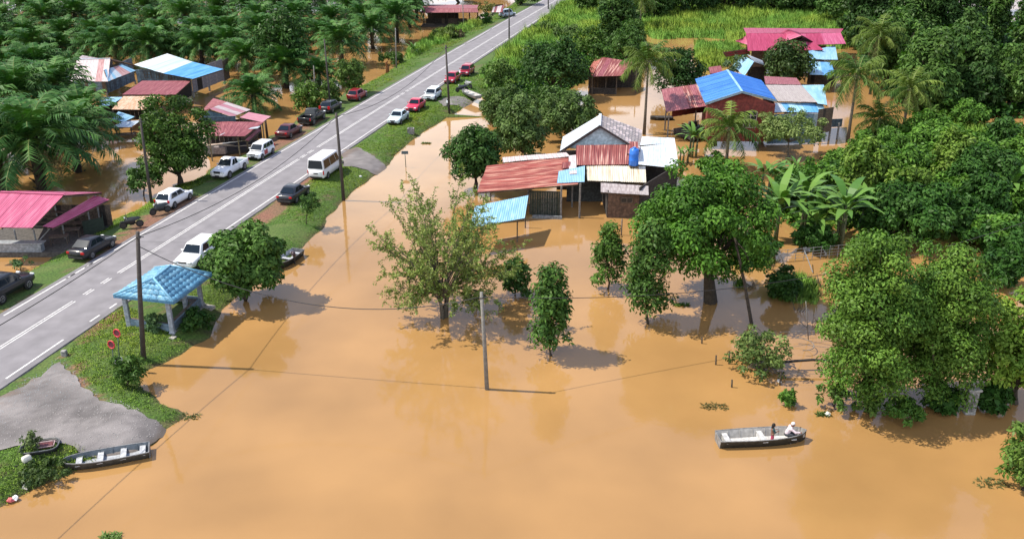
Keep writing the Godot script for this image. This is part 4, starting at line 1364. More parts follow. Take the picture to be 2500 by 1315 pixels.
# ------------------------------------------------------------------ boats
func boat(called: String, label: String, at: Vector3, turn: float, L: float, W: float, D: float, outer: Color, inner: Color, seat: Color, key: String, benches: Array, group := "small boats") -> Node3D:
	# bow towards +x
	var t := thing(called, label, "boat", at, turn, group)
	var st := []
	var n := 14
	for i in n + 1:
		var u := float(i) / n
		var w := W * 0.5 * (0.86 + 0.14 * sin(minf(1.0, u / 0.45) * PI * 0.5)) if u < 0.5 else W * 0.5 * sqrt(maxf(0.0, 1.0 - pow((u - 0.5) / 0.5, 2.2)))
		var rise := 0.2 * D * pow(maxf(0.0, u - 0.45) / 0.55, 2.0)
		st.append([(u - 0.5) * L, maxf(w, 0.025), D + rise, rise * 1.5])
	var hull := MB.new()
	hull.smooth(true)
	var inn := MB.new()
	var outs := []
	var ins := []
	for s in st:
		var bw: float = s[1] * 0.74
		outs.append([Vector3(s[0], s[2], -s[1]), Vector3(s[0], s[3] * 0.5 - 0.02, -bw), Vector3(s[0], s[3] * 0.5 - 0.04, 0), Vector3(s[0], s[3] * 0.5 - 0.02, bw), Vector3(s[0], s[2], s[1])])
		var k := 0.03
		ins.append([Vector3(s[0], s[2] - 0.004, -s[1] + k), Vector3(s[0], s[3] * 0.5 + 0.05, -maxf(bw - k, 0.01)), Vector3(s[0], s[3] * 0.5 + 0.05, 0), Vector3(s[0], s[3] * 0.5 + 0.05, maxf(bw - k, 0.01)), Vector3(s[0], s[2] - 0.004, s[1] - k)])
	for i in n:
		for j in 4:
			hull.quad(outs[i][j], outs[i + 1][j], outs[i + 1][j + 1], outs[i][j + 1])
			inn.quad(ins[i][j + 1], ins[i + 1][j + 1], ins[i + 1][j], ins[i][j])
	part("hull", hull.done(), worn(key + "_hull", outer, 0.55, 0.6), t)
	part("inner_hull", inn.done(), worn(key + "_inside", inner, 0.6, 0.6, 0.7), t)
	var gw := MB.new()
	var port := []
	var star := []
	for s in st:
		port.append(Vector3(s[0], s[2] + 0.01, -s[1]))
		star.append(Vector3(s[0], s[2] + 0.01, s[1]))
	gw.tube(port, [0.028], 5)
	gw.tube(star, [0.028], 5)
	part("gunwale", gw.done(), worn(key + "_rail", seat * 0.5, 0.5, 0.6), t)
	var fl := MB.new()
	for i in range(1, n - 2): # boarded floor
		var w0: float = st[i][1] * 0.74 - 0.07
		var w1: float = st[i + 1][1] * 0.74 - 0.07
		fl.quad(Vector3(st[i][0], st[i][3] * 0.5 + 0.075, -w0), Vector3(st[i + 1][0], st[i + 1][3] * 0.5 + 0.075, -w1), Vector3(st[i + 1][0], st[i + 1][3] * 0.5 + 0.075, w1), Vector3(st[i][0], st[i][3] * 0.5 + 0.075, w0))
	part("floor_boards", fl.done(), worn(key + "_floor", inner.lerp(seat, 0.75), 0.7, 0.9, 0.75), t)
	var tr := MB.new()
	var s0: Array = st[0]
	tr.hexa([Vector3(s0[0] - 0.02, -0.03, -s0[1] * 0.74), Vector3(s0[0] + 0.035, -0.03, -s0[1] * 0.74), Vector3(s0[0] + 0.035, -0.03, s0[1] * 0.74), Vector3(s0[0] - 0.02, -0.03, s0[1] * 0.74),
		Vector3(s0[0] - 0.02, s0[2] + 0.02, -s0[1]), Vector3(s0[0] + 0.035, s0[2] + 0.02, -s0[1]), Vector3(s0[0] + 0.035, s0[2] + 0.02, s0[1]), Vector3(s0[0] - 0.02, s0[2] + 0.02, s0[1])])
	part("transom", tr.done(), worn(key + "_rail", seat * 0.5, 0.5, 0.6), t)
	for u in benches:
		var b := MB.new()
		var i := clampi(int(u * n), 0, n)
		var hw: float = st[i][1] - 0.05
		b.box(Vector3((u - 0.5) * L, D * 0.66, 0), Vector3(0.3, 0.04, hw * 2))
		b.box(Vector3((u - 0.5) * L - 0.13, D * 0.35, 0), Vector3(0.03, D * 0.6, hw * 1.6))
		part("bench", b.done(), worn(key + "_seat", seat, 0.55, 0.7, 0.7), t)
	for i in range(2, n - 1, 2):
		var rb := MB.new()
		for q in [-1.0, 1.0]:
			rb.beam(Vector3(st[i][0], st[i][2] - 0.02, q * (st[i][1] - 0.045)), Vector3(st[i][0], st[i][3] * 0.5 + 0.06, q * (st[i][1] * 0.74 - 0.04)), 0.03, 0.03)
		part("rib", rb.done(), worn(key + "_inside", inner, 0.6, 0.6, 0.7), t)
	return t

func outboard(label: String, at: Vector3, turn: float, cowl: Color, key: String) -> void:
	var t := thing("outboard_motor", label, "outboard motor", at, turn)
	var a := MB.new()
	a.smooth(true)
	a.loft([rrect(-0.22, 0.22, 0.13, 0.0, 0.07), rrect(-0.26, 0.24, 0.15, 0.16, 0.08), rrect(-0.24, 0.2, 0.13, 0.32, 0.08), rrect(-0.16, 0.12, 0.07, 0.37, 0.05)], true, true)
	part("cowling", a.done(), paint(key, cowl), t)
	var b := MB.new()
	b.bevel(Vector3(0, -0.3, 0.05), Vector3(0.1, 0.6, 0.16), 0.02)
	b.lathe(Vector3(0, -0.62, 0.05), Vector3.BACK, [[0.02, -0.16], [0.06, -0.06], [0.06, 0.12], [0.03, 0.18]], 8)
	b.beam(Vector3(0, -0.02, -0.2), Vector3(0, 0.06, -0.65), 0.04)
	part("leg_and_tiller", b.done(), mat("outboard_black", Color(0.02, 0.02, 0.022), 0.5), t)

# ------------------------------------------------------------------ people: smooth union of tapered capsules, meshed as surface nets
func blend_mesh(mb: MB, bones: Array, cell: float, k: float) -> void:
	var lo := Vector3.ONE * 1e9
	var hi := -lo
	for b in bones:
		for e in 2:
			var r: float = b[2 + e] + k + cell * 2.0
			lo = lo.min(b[e] - Vector3.ONE * r)
			hi = hi.max(b[e] + Vector3.ONE * r)
	var n := Vector3i(((hi - lo) / cell).ceil()) + Vector3i.ONE
	var f := PackedFloat32Array()
	f.resize(n.x * n.y * n.z)
	f.fill(1.0)
	var sx := n.y * n.z
	for b in bones:
		var pa: Vector3 = b[0]
		var ba: Vector3 = b[1] - pa
		var ra: float = b[2]
		var rb: float = b[3]
		var inv := 1.0 / maxf(ba.length_squared(), 1e-9)
		var m := maxf(ra, rb) + k + cell * 2.0
		var i0 := Vector3i(((pa.min(b[1]) - Vector3.ONE * m - lo) / cell).floor()).max(Vector3i.ZERO)
		var i1 := Vector3i(((pa.max(b[1]) + Vector3.ONE * m - lo) / cell).ceil()).min(n - Vector3i.ONE)
		for x in range(i0.x, i1.x + 1):
			for y in range(i0.y, i1.y + 1):
				for z in range(i0.z, i1.z + 1):
					var q := lo + Vector3(x, y, z) * cell - pa
					var t := clampf(q.dot(ba) * inv, 0.0, 1.0)
					var d := (q - ba * t).length() - lerpf(ra, rb, t)
					var i := x * sx + y * n.z + z
					var o := f[i]
					var h := maxf(k - absf(o - d), 0.0) / k
					f[i] = minf(o, d) - h * h * k * 0.25
	var vert := {}
	var corner := [0, 1, n.z, n.z + 1, sx, sx + 1, sx + n.z, sx + n.z + 1]
	var pairs := [[0, 1], [2, 3], [4, 5], [6, 7], [0, 2], [1, 3], [4, 6], [5, 7], [0, 4], [1, 5], [2, 6], [3, 7]]
	for x in n.x - 1:
		for y in n.y - 1:
			for z in n.z - 1:
				var i := x * sx + y * n.z + z
				var neg := 0
				for c in corner:
					if f[i + c] < 0.0: neg += 1
				if neg == 0 or neg == 8: continue
				var s := Vector3.ZERO
				var cnt := 0
				for p in pairs:
					var a := f[i + corner[p[0]]]
					var b2 := f[i + corner[p[1]]]
					if (a < 0.0) != (b2 < 0.0):
						var t := a / (a - b2)
						var va := Vector3(p[0] >> 2 & 1, p[0] >> 1 & 1, p[0] & 1)
						var vb := Vector3(p[1] >> 2 & 1, p[1] >> 1 & 1, p[1] & 1)
						s += va.lerp(vb, t)
						cnt += 1
				vert[i] = lo + (Vector3(x, y, z) + s / cnt) * cell
	var steps := [sx, n.z, 1]
	for i in vert:
		for ax in 3:
			var s1: int = steps[(ax + 1) % 3]
			var s2: int = steps[(ax + 2) % 3]
			var e: int = i + steps[ax]
			# edge from corner i along ax; cells around it
			if (f[i] < 0.0) == (f[e] < 0.0): continue
			if not (vert.has(i - s1) and vert.has(i - s2) and vert.has(i - s1 - s2)): continue
			if f[i] < 0.0: mb.quad(vert[i], vert[i - s2], vert[i - s1 - s2], vert[i - s1])
			else: mb.quad(vert[i], vert[i - s1], vert[i - s1 - s2], vert[i - s2])

func hand_bones(w: Vector3, dir: Vector3, pn: Vector3, s: float, curl: float) -> Array:
	# w wrist, dir along the palm, pn out of the back of the hand
	var side := dir.cross(pn).normalized()
	var out := []
	for q in [-1.5, -0.5, 0.5, 1.5]:
		out.append([w + side * q * 0.014 * s, w + (dir * 0.075 + side * q * 0.019) * s, 0.014 * s, 0.0105 * s])
	var lens := [0.062, 0.074, 0.07, 0.055]
	for i in 4:
		var b: Vector3 = w + (dir * 0.078 + side * (i - 1.5) * 0.02) * s
		var d1 := (dir * cos(curl) - pn * sin(curl)).normalized()
		var d2 := (dir * cos(curl * 2.2) - pn * sin(curl * 2.2)).normalized()
		var m: Vector3 = b + d1 * lens[i] * 0.52 * s
		out.append([b, m, 0.0095 * s, 0.0088 * s])
		out.append([m, m + d2 * lens[i] * 0.48 * s, 0.0088 * s, 0.0072 * s])
	var tb: Vector3 = w + (dir * 0.02 + side * 0.03) * s
	var tm: Vector3 = tb + (dir * 0.03 + side * 0.022 - pn * 0.012) * s
	out.append([tb, tm, 0.013 * s, 0.0105 * s])
	out.append([tm, tm + (dir * 0.024 + side * 0.004 - pn * 0.018) * s, 0.0105 * s, 0.008 * s])
	return out

func person(label: String, at: Vector3, turn: float, j: Dictionary, s: float, skin: Color, cloth: Array) -> Node3D:
	# j: joints with x forward, y up, z to the person's right; cloth: [[called, colour, bones, swell], ...]
	var t := thing("person", label, "person", at, turn)
	var V := func(k: String) -> Vector3: return j[k]
	var hd: Vector3 = j.head
	var fw: Vector3 = j.face
	var rt := fw.cross(Vector3.UP).normalized()
	var up := rt.cross(fw).normalized()
	var bones := [[j.hip, j.waist, 0.125 * s, 0.115 * s], [j.waist, j.chest, 0.115 * s, 0.135 * s], [j.chest, j.neck, 0.12 * s, 0.055 * s], [j.neck, hd - up * 0.07 * s, 0.052 * s, 0.05 * s]]
	for q in ["r", "l"]:
		bones.append([j.chest + (V.call("sh_" + q) - j.chest) * 0.5, j["sh_" + q], 0.085 * s, 0.062 * s])
		bones.append([j["sh_" + q], j["el_" + q], 0.055 * s, 0.042 * s])
		bones.append([j["el_" + q], j["wr_" + q], 0.042 * s, 0.028 * s])
		bones.append([j["th_" + q], j["kn_" + q], 0.088 * s, 0.056 * s])
		bones.append([j["kn_" + q], j["an_" + q], 0.058 * s, 0.036 * s])
		bones.append([j["an_" + q], j["to_" + q], 0.04 * s, 0.03 * s])
		bones.append([j.hip, j["th_" + q], 0.11 * s, 0.09 * s])
	var mb := MB.new()
	mb.smooth(true)
	blend_mesh(mb, bones, 0.02 * s, 0.04 * s)
	var face := [[hd + up * 0.03 * s - fw * 0.015 * s, hd + up * 0.02 * s + fw * 0.015 * s, 0.088 * s, 0.082 * s], [hd, hd - up * 0.075 * s + fw * 0.035 * s, 0.072 * s, 0.045 * s], [hd - up * 0.1 * s - fw * 0.02 * s, hd - up * 0.03 * s - fw * 0.02 * s, 0.05 * s, 0.055 * s],
		[hd + up * 0.0 + fw * 0.085 * s, hd - up * 0.03 * s + fw * 0.108 * s, 0.011 * s, 0.016 * s], [hd - up * 0.06 * s + fw * 0.078 * s - rt * 0.018 * s, hd - up * 0.06 * s + fw * 0.078 * s + rt * 0.018 * s, 0.01 * s, 0.01 * s],
		[hd + rt * 0.085 * s - up * 0.02 * s, hd + rt * 0.088 * s + up * 0.02 * s, 0.014 * s, 0.018 * s], [hd - rt * 0.085 * s - up * 0.02 * s, hd - rt * 0.088 * s + up * 0.02 * s, 0.014 * s, 0.018 * s]]
	blend_mesh(mb, face, 0.009 * s, 0.02 * s)
	for q in ["r", "l"]:
		var d: Vector3 = (j["wr_" + q] - j["el_" + q]).normalized()
		blend_mesh(mb, hand_bones(j["wr_" + q], (d + j["hd_" + q]).normalized(), j["hn_" + q], s, j["curl_" + q]), 0.005 * s, 0.008 * s)
	var m := mat("skin%.3f" % skin.r, skin, 0.55)
	part("body", mb.done(), m, t)
	for q in [-1.0, 1.0]:
		var e := MB.new()
		e.smooth(true)
		e.lathe(hd + fw * 0.079 * s + rt * q * 0.033 * s + up * 0.012 * s, fw, [[0.004 * s, -0.008 * s], [0.012 * s, 0.0], [0.007 * s, 0.008 * s]], 8)
		part("eye", e.done(), mat("eye", Color(0.03, 0.02, 0.016), 0.2), t)
	for c in cloth:
		var b := MB.new()
		b.smooth(true)
		var bs := []
		for x in c[2]: bs.append([x[0], x[1], (x[2] + c[3]) * s, (x[3] + c[3]) * s])
		blend_mesh(b, bs, c[4] * s, 0.035 * s)
		part(c[0], b.done(), mat("cloth_%s%.2f%.2f" % [c[0], c[1].r, c[1].g], c[1], 0.9), t)
	return t

# ------------------------------------------------------------------ roofs and walls
func roof(t: Node3D, called: String, a: Vector3, b: Vector3, c: Vector3, d: Vector3, ms: Array, sheet_w := 0.95, waves := 4, amp := 0.03, label := "") -> void:
	# a-b eave, d-c ridge; each sheet is a piece, the timber under them is the part
	var o := t.position
	var fr := MB.new(o)
	var nn := (b - a).cross(d - a).normalized()
	if nn.y < 0.0: nn = -nn
	var dn := nn * -0.06
	for u in [0.03, 0.5, 0.97]:
		fr.beam(a.lerp(d, u) + dn, b.lerp(c, u) + dn, 0.06, 0.08)
	for u in [0.02, 0.5, 0.98]:
		fr.beam(a.lerp(b, u) + dn * 2.2, d.lerp(c, u) + dn * 2.2, 0.07, 0.1)
	var r := part(called, fr.done(), worn("roof_timber", Color(0.14, 0.1, 0.07), 0.85, 0.7), t, label)
	var n := maxi(1, roundi(maxf(a.distance_to(b), d.distance_to(c)) / sheet_w))
	for i in n:
		var t0 := float(i) / n - (0.004 if i > 0 else 0.0)
		var t1 := float(i + 1) / n + (0.004 if i < n - 1 else 0.0)
		var m := MB.new(o)
		var jag := rng.randf_range(-0.035, 0.035)
		var e := (a - d).normalized() * jag
		m.corrugated(a.lerp(b, t0) + e, a.lerp(b, t1) + e, d.lerp(c, t1), d.lerp(c, t0), waves, amp, 0.012, 0.008 * (i % 2) + rng.randf_range(0.0, 0.008), i * 1.37)
		part("roof_sheet", m.done(), ms[rng.randi() % ms.size()], r)

func ridge_cap(t: Node3D, a: Vector3, b: Vector3, m: Material) -> void:
	var mb := MB.new(t.position)
	mb.beam(a + Vector3(0, 0.05, 0), b + Vector3(0, 0.05, 0), 0.28, 0.05)
	part("ridge_cap", mb.done(), m, t)

func wall_part(t: Node3D, called: String, a: Vector3, b: Vector3, y0: float, y1: float, m: Material, th := 0.1, y1b := -1.0) -> MeshInstance3D:
	var mb := MB.new(t.position)
	if y1b < 0.0: y1b = y1
	var d := (b - a)
	d.y = 0
	var n := Vector3(-d.z, 0, d.x).normalized() * th * 0.5
	var P := func(p: Vector3, y: float, s: float) -> Vector3: return Vector3(p.x, y, p.z) + n * s
	mb.hexa([P.call(a, y0, -1), P.call(b, y0, -1), P.call(b, y0, 1), P.call(a, y0, 1), P.call(a, y1, -1), P.call(b, y1b, -1), P.call(b, y1b, 1), P.call(a, y1, 1)])
	return part(called, mb.done(), m, t)

func planks(t: Node3D, called: String, a: Vector3, b: Vector3, y0: float, y1: float, ms: Array, w := 0.3, th := 0.05) -> void:
	# an upright boarded wall: the rails are the part, each board a piece
	var mb := MB.new(t.position)
	for y in [y0 + 0.15, (y0 + y1) * 0.5, y1 - 0.1]:
		mb.beam(Vector3(a.x, y, a.z), Vector3(b.x, y, b.z), 0.05, 0.08)
	var r := part(called, mb.done(), ms[0], t)
	var d := b - a
	d.y = 0
	var n := Vector3(-d.z, 0, d.x).normalized()
	if n.z < 0.0: n = -n
	var k := maxi(1, roundi(d.length() / w))
	var dir := d.normalized()
	for i in k:
		var pm := MB.new(t.position)
		var p0 := a + d * (float(i) / k) + dir * 0.006
		var p1 := a + d * (float(i + 1) / k) - dir * 0.006
		var off := n * (0.04 + rng.randf_range(0, 0.008))
		var q := []
		for y in [y0 + rng.randf_range(-0.03, 0.03), y1]:
			for s in [[p0, -1], [p1, -1], [p1, 1], [p0, 1]]:
				q.append(Vector3(s[0].x, y, s[0].z) + off + n * (s[1] * th * 0.4))
		pm.hexa(q)
		part("board", pm.done(), ms[rng.randi() % ms.size()], r)

func posts(t: Node3D, ps: Array, w: float, m: Material, y0 := -0.5) -> void:
	for p in ps:
		var mb := MB.new(t.position)
		mb.bevel(Vector3(p.x, (p.y + y0) * 0.5, p.z), Vector3(w, p.y - y0, w), w * 0.12)
		part("post", mb.done(), m, t)

func window(t: Node3D, a: Vector3, b: Vector3, y0: float, y1: float, fm: Material, cols := 2, rows := 4) -> void:
	# a framed window standing just proud of the wall a-b
	var d := b - a
	d.y = 0
	var n := Vector3(-d.z, 0, d.x).normalized()
	if n.z < 0.0: n = -n
	var A := Vector3(a.x, y0, a.z) + n * 0.07
	var B := Vector3(b.x, y0, b.z) + n * 0.07
	var h := Vector3(0, y1 - y0, 0)
	var mb := MB.new(t.position)
	for i in cols + 1:
		var p := A.lerp(B, float(i) / cols)
		mb.beam(p, p + h, 0.08, 0.08)
	for i in rows + 1:
		var y := h * (float(i) / rows)
		mb.beam(A + y, B + y, 0.05, 0.07)
	var w := part("window", mb.done(), fm, t)
	for i in cols:
		for k in rows:
			var pm := MB.new(t.position)
			var p := A.lerp(B, (i + 0.07) / cols) - n * 0.02
			var q := A.lerp(B, (i + 0.93) / cols) - n * 0.02
			var u := h * ((k + 0.1) / rows)
			var v := h * ((k + 0.9) / rows)
			pm.slab(p + v, q + v, q + u, p + u, 0.01)
			part("pane", pm.done(), mat("window_pane", Color(0.02, 0.025, 0.03), 0.1), w)

func R_RED() -> Array: return [sheet_mat("rust_red_a", [[0.0, Color(0.17, 0.03, 0.028)], [0.45, Color(0.33, 0.075, 0.06)], [0.62, Color(0.42, 0.16, 0.12)], [0.85, Color(0.6, 0.42, 0.34)]], 0.75, 0.0, 1.1, 0.05, 3), sheet_mat("rust_red_b", [[0.0, Color(0.14, 0.028, 0.03)], [0.5, Color(0.3, 0.07, 0.055)], [0.8, Color(0.52, 0.3, 0.22)]], 0.75, 0.0, 1.1, 0.05, 5)]
func R_STRIPE() -> Array: return [sheet_mat("rust_dark_a", [[0.0, Color(0.1, 0.017, 0.022)], [0.5, Color(0.19, 0.042, 0.042)], [0.75, Color(0.45, 0.25, 0.2)], [1.0, Color(0.6, 0.5, 0.45)]], 0.75, 0.0, 0.9, 0.03, 8), sheet_mat("rust_dark_b", [[0.0, Color(0.14, 0.03, 0.03)], [0.5, Color(0.22, 0.055, 0.05)], [1.0, Color(0.58, 0.42, 0.36)]], 0.75, 0.0, 0.9, 0.03, 9)]
func R_MAROON() -> Array: return [sheet_mat("maroon_a", [[0.0, Color(0.16, 0.035, 0.045)], [0.5, Color(0.23, 0.06, 0.075)], [1.0, Color(0.31, 0.12, 0.12)]], 0.6, 0.0, 0.7, 0.1, 11), sheet_mat("maroon_b", [[0.0, Color(0.17, 0.04, 0.05)], [0.6, Color(0.25, 0.07, 0.085)], [1.0, Color(0.34, 0.15, 0.15)]], 0.6, 0.0, 0.7, 0.1, 12)]
func R_CREAM() -> Array: return [sheet_mat("cream_a", [[0.0, Color(0.34, 0.22, 0.12)], [0.3, Color(0.5, 0.43, 0.32)], [0.6, Color(0.58, 0.54, 0.44)], [1.0, Color(0.64, 0.62, 0.55)]], 0.55, 0.1, 1.0, 0.04, 14), sheet_mat("cream_b", [[0.0, Color(0.42, 0.33, 0.22)], [0.4, Color(0.56, 0.52, 0.42)], [1.0, Color(0.64, 0.64, 0.58)]], 0.55, 0.1, 1.0, 0.04, 15)]
func R_ZINC() -> Array: return [sheet_mat("zinc_a", [[0.0, Color(0.33, 0.44, 0.52)], [0.4, Color(0.5, 0.57, 0.62)], [1.0, Color(0.64, 0.67, 0.69)]], 0.4, 0.25, 0.6, 0.1, 17), sheet_mat("zinc_b", [[0.0, Color(0.42, 0.5, 0.56)], [0.5, Color(0.56, 0.61, 0.65)], [1.0, Color(0.66, 0.68, 0.7)]], 0.4, 0.25, 0.6, 0.1, 18)]
func R_SKY() -> Array: return [sheet_mat("sky_blue_a", [[0.0, Color(0.17, 0.36, 0.54)], [0.5, Color(0.22, 0.43, 0.6)], [1.0, Color(0.38, 0.56, 0.66)]], 0.45, 0.05, 0.5, 0.08, 20), sheet_mat("sky_blue_b", [[0.0, Color(0.2, 0.39, 0.56)], [1.0, Color(0.3, 0.5, 0.64)]], 0.45, 0.05, 0.5, 0.08, 21)]
func R_BLUE() -> Array: return [sheet_mat("blue_a", [[0.0, Color(0.012, 0.11, 0.42)], [0.5, Color(0.02, 0.14, 0.5)], [1.0, Color(0.04, 0.18, 0.54)]], 0.6, 0.0, 0.5, 0.08, 23)]
func R_PINK() -> Array: return [sheet_mat("pink_a", [[0.0, Color(0.36, 0.065, 0.135)], [0.5, Color(0.45, 0.09, 0.18)], [0.9, Color(0.5, 0.16, 0.24)]], 0.45, 0.05, 0.4, 0.06, 26)]
func R_BROWN() -> Array: return [sheet_mat("ochre_a", [[0.0, Color(0.36, 0.18, 0.09)], [0.45, Color(0.5, 0.32, 0.2)], [1.0, Color(0.62, 0.5, 0.4)]], 0.7, 0.0, 0.8, 0.15, 28), sheet_mat("ochre_b", [[0.0, Color(0.42, 0.22, 0.12)], [0.5, Color(0.56, 0.38, 0.26)], [1.0, Color(0.64, 0.54, 0.46)]], 0.7, 0.0, 0.8, 0.15, 29)]
func R_GREY() -> Array: return [sheet_mat("grey_a", [[0.0, Color(0.2, 0.17, 0.17)], [0.5, Color(0.3, 0.26, 0.26)], [1.0, Color(0.4, 0.37, 0.37)]], 0.85, 0.0, 0.8, 0.2, 31), sheet_mat("grey_b", [[0.0, Color(0.24, 0.21, 0.21)], [1.0, Color(0.37, 0.34, 0.34)]], 0.85, 0.0, 0.8, 0.2, 32)]
func R_PALE() -> Array: return [sheet_mat("pale_pink_a", [[0.0, Color(0.4, 0.3, 0.3)], [0.5, Color(0.52, 0.44, 0.44)], [1.0, Color(0.6, 0.55, 0.54)]], 0.75, 0.0, 0.6, 0.15, 34)]
func WOOD() -> Material: return worn("old_timber", Color(0.17, 0.13, 0.1), 0.9, 0.8, 0.6)
func CONC() -> Material: return worn("concrete", Color(0.36, 0.35, 0.34), 0.9, 0.6, 0.6)
func WALLB() -> Material: return worn("pale_blue_wall", Color(0.2, 0.32, 0.42), 0.85, 0.5, 0.6)
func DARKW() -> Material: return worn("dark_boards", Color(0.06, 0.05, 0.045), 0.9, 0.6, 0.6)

# ------------------------------------------------------------------ buildings
func pavilion() -> void:
	var o: Vector3 = Vector3(-24.13, 0.6, -55.86)
	var t := thing("roadside_pavilion", "open pavilion with blue tiled hip roof on concrete columns beside the road", "pavilion", o)
	var L: Vector3 = Vector3(-26.94, 3.3, -55.29)
	var F: Vector3 = Vector3(-22.52, 3.3, -54.25)
	var R: Vector3 = Vector3(-21.44, 3.3, -58.98)
	var B := L + R - F
	var r0: Vector3 = Vector3(-24.3, 4.25, -55.88)
	var r1: Vector3 = Vector3(-23.93, 4.25, -58.09)
	var tile := [worn("tile_blue_a", Color(0.22, 0.55, 0.8), 0.5, 1.6, 0.6), worn("tile_blue_b", Color(0.28, 0.6, 0.82), 0.5, 1.6, 0.6), worn("tile_blue_c", Color(0.18, 0.48, 0.74), 0.55, 1.6, 0.5)]
	var under := MB.new(o)
	var dn := Vector3(0, -0.05, 0)
	for q in [[L, F], [F, R], [R, B], [B, L]]: under.beam(q[0] + dn, q[1] + dn, 0.06, 0.16)
	for q in [[L, r0], [F, r0], [R, r1], [B, r1], [r0, r1]]: under.beam(q[0] + dn * 2.0, q[1] + dn * 2.0, 0.1, 0.12)
	var roof_o := part("roof", under.done(), worn("fascia_blue", Color(0.1, 0.28, 0.48), 0.5, 0.8, 0.7), t)
	var faces := [[L, F, r0, r0], [F, R, r1, r0], [R, B, r1, r1], [B, L, r0, r1]]
	for fc in faces:
		var a: Vector3 = fc[0]
		var b: Vector3 = fc[1]
		var nn := (b - a).cross(fc[3] - a).normalized()
		if nn.y < 0.0: nn = -nn
		var ed := (b - a).normalized()
		var mid0 := (a + b) * 0.5
		var mid1: Vector3 = (fc[2] + fc[3]) * 0.5
		var rows := roundi((mid1 - mid0).length() / 0.42)
		for k in rows:
			var v0 := float(k) / rows
			var v1 := float(k + 1) / rows
			var la := a.lerp(fc[3], v0)
			var lb := b.lerp(fc[2], v0)
			var ua := a.lerp(fc[3], v1)
			var ub := b.lerp(fc[2], v1)
			var n := maxi(1, roundi((la.distance_to(lb) + ua.distance_to(ub)) * 0.5 / 0.48))
			for i in n:
				var p0 := la.lerp(lb, float(i) / n)
				var p1 := la.lerp(lb, (i + 1.0) / n)
				var p2 := ua.lerp(ub, (i + 1.0) / n)
				var p3 := ua.lerp(ub, float(i) / n)
				var m := MB.new(o)
				m.smooth(true)
				var lift := nn * 0.05
				var prof := [0.0, 0.045, 0.055, 0.045, 0.0]
				for s in 4:
					var q0 := s / 4.0
					var q1 := (s + 1) / 4.0
					m.quad(p0.lerp(p1, q0) + lift + nn * prof[s], p0.lerp(p1, q1) + lift + nn * prof[s + 1], p3.lerp(p2, q1) + nn * (prof[s + 1] + 0.01), p3.lerp(p2, q0) + nn * (prof[s] + 0.01))
					m.quad(p0.lerp(p1, q0) + lift + nn * prof[s], p0.lerp(p1, q0), p0.lerp(p1, q1), p0.lerp(p1, q1) + lift + nn * prof[s + 1])
				part("tile", m.done(), tile[rng.randi() % 3], roof_o)
	var caps := MB.new(o)
	caps.smooth(true)
	for q in [[L, r0], [F, r0], [R, r1], [B, r1], [r0, r1]]:
		caps.tube([q[0] + Vector3(0, 0.08, 0), q[1] + Vector3(0, 0.1, 0)], [0.075, 0.075], 8)
	part("ridge_cap", caps.done(), worn("tile_cap", Color(0.22, 0.5, 0.7), 0.4, 0.8, 0.8), roof_o)
	var colm := worn("column_paint", Color(0.42, 0.46, 0.52), 0.8, 0.7, 0.7)
	var A: Vector3 = Vector3(-26.56, 0.55, -55.96)
	var C: Vector3 = Vector3(-23.25, 0.55, -55.03)
	var D: Vector3 = Vector3(-22.67, 0.55, -59.47)
	var E := A + D - C
	for p in [A, C, D, E, Vector3(-23.59, 0.55, -58.85)]:
		var m := MB.new(o)
		m.bevel(p + Vector3(0, 1.35, 0), Vector3(0.3, 2.75, 0.3), 0.03)
		m.loft([[p + Vector3(-0.3, -0.3, -0.3), p + Vector3(0.3, -0.3, -0.3), p + Vector3(0.3, -0.3, 0.3), p + Vector3(-0.3, -0.3, 0.3)], [p + Vector3(-0.16, 0.25, -0.16), p + Vector3(0.16, 0.25, -0.16), p + Vector3(0.16, 0.25, 0.16), p + Vector3(-0.16, 0.25, 0.16)]])
		part("column", m.done(), colm, t)
	var fl := MB.new(o)
	var up := Vector3(0, 0.12, 0)
	var g := 0.35
	var cx := (A + C + D + E) * 0.25
	var q4 := []
	for p in [A, C, D, E]: q4.append(p + (p - cx).normalized() * g)
	fl.hexa([q4[0] - up * 6, q4[1] - up * 6, q4[2] - up * 6, q4[3] - up * 6, q4[0] + up, q4[1] + up, q4[2] + up, q4[3] + up])
	part("floor_slab", fl.done(), CONC(), t)
	for q in [[A, C, 0.55], [C, D, 0.5], [E, D, 0.5]]:
		wall_part(t, "low_wall", q[0], q[1], 0.6, 1.25, worn("low_wall_paint", Color(0.2, 0.29, 0.38), 0.85, 0.7, 0.7), 0.12)
		var bm := MB.new(o)
		var iv: Vector3 = (cx - (q[0] + q[1]) * 0.5).normalized() * 0.35
		iv.y = 0
		bm.slab(Vector3(q[0].x, 1.1, q[0].z) + iv * 0.3, Vector3(q[1].x, 1.1, q[1].z) + iv * 0.3, Vector3(q[1].x, 1.1, q[1].z) + iv * 1.4, Vector3(q[0].x, 1.1, q[0].z) + iv * 1.4, 0.07)
		part("bench", bm.done(), worn("bench_timber", Color(0.2, 0.14, 0.1), 0.8, 0.8, 0.6), t)
	var st := MB.new(o)
	st.beam(Vector3(-24.71, 0.5, -54.94), Vector3(-22.87, 0.5, -54.4), 0.42, 0.22)
	part("step", st.done(), worn("step_concrete", Color(0.52, 0.49, 0.45), 0.9, 0.7, 0.7), t)
	var st2 := MB.new(o)
	st2.beam(Vector3(-22.57, 0.45, -59.61), Vector3(-21.8, 0.45, -59.33), 0.5, 0.2)
	part("step", st2.done(), worn("step_concrete", Color(0.52, 0.49, 0.45), 0.9, 0.7, 0.7), t)

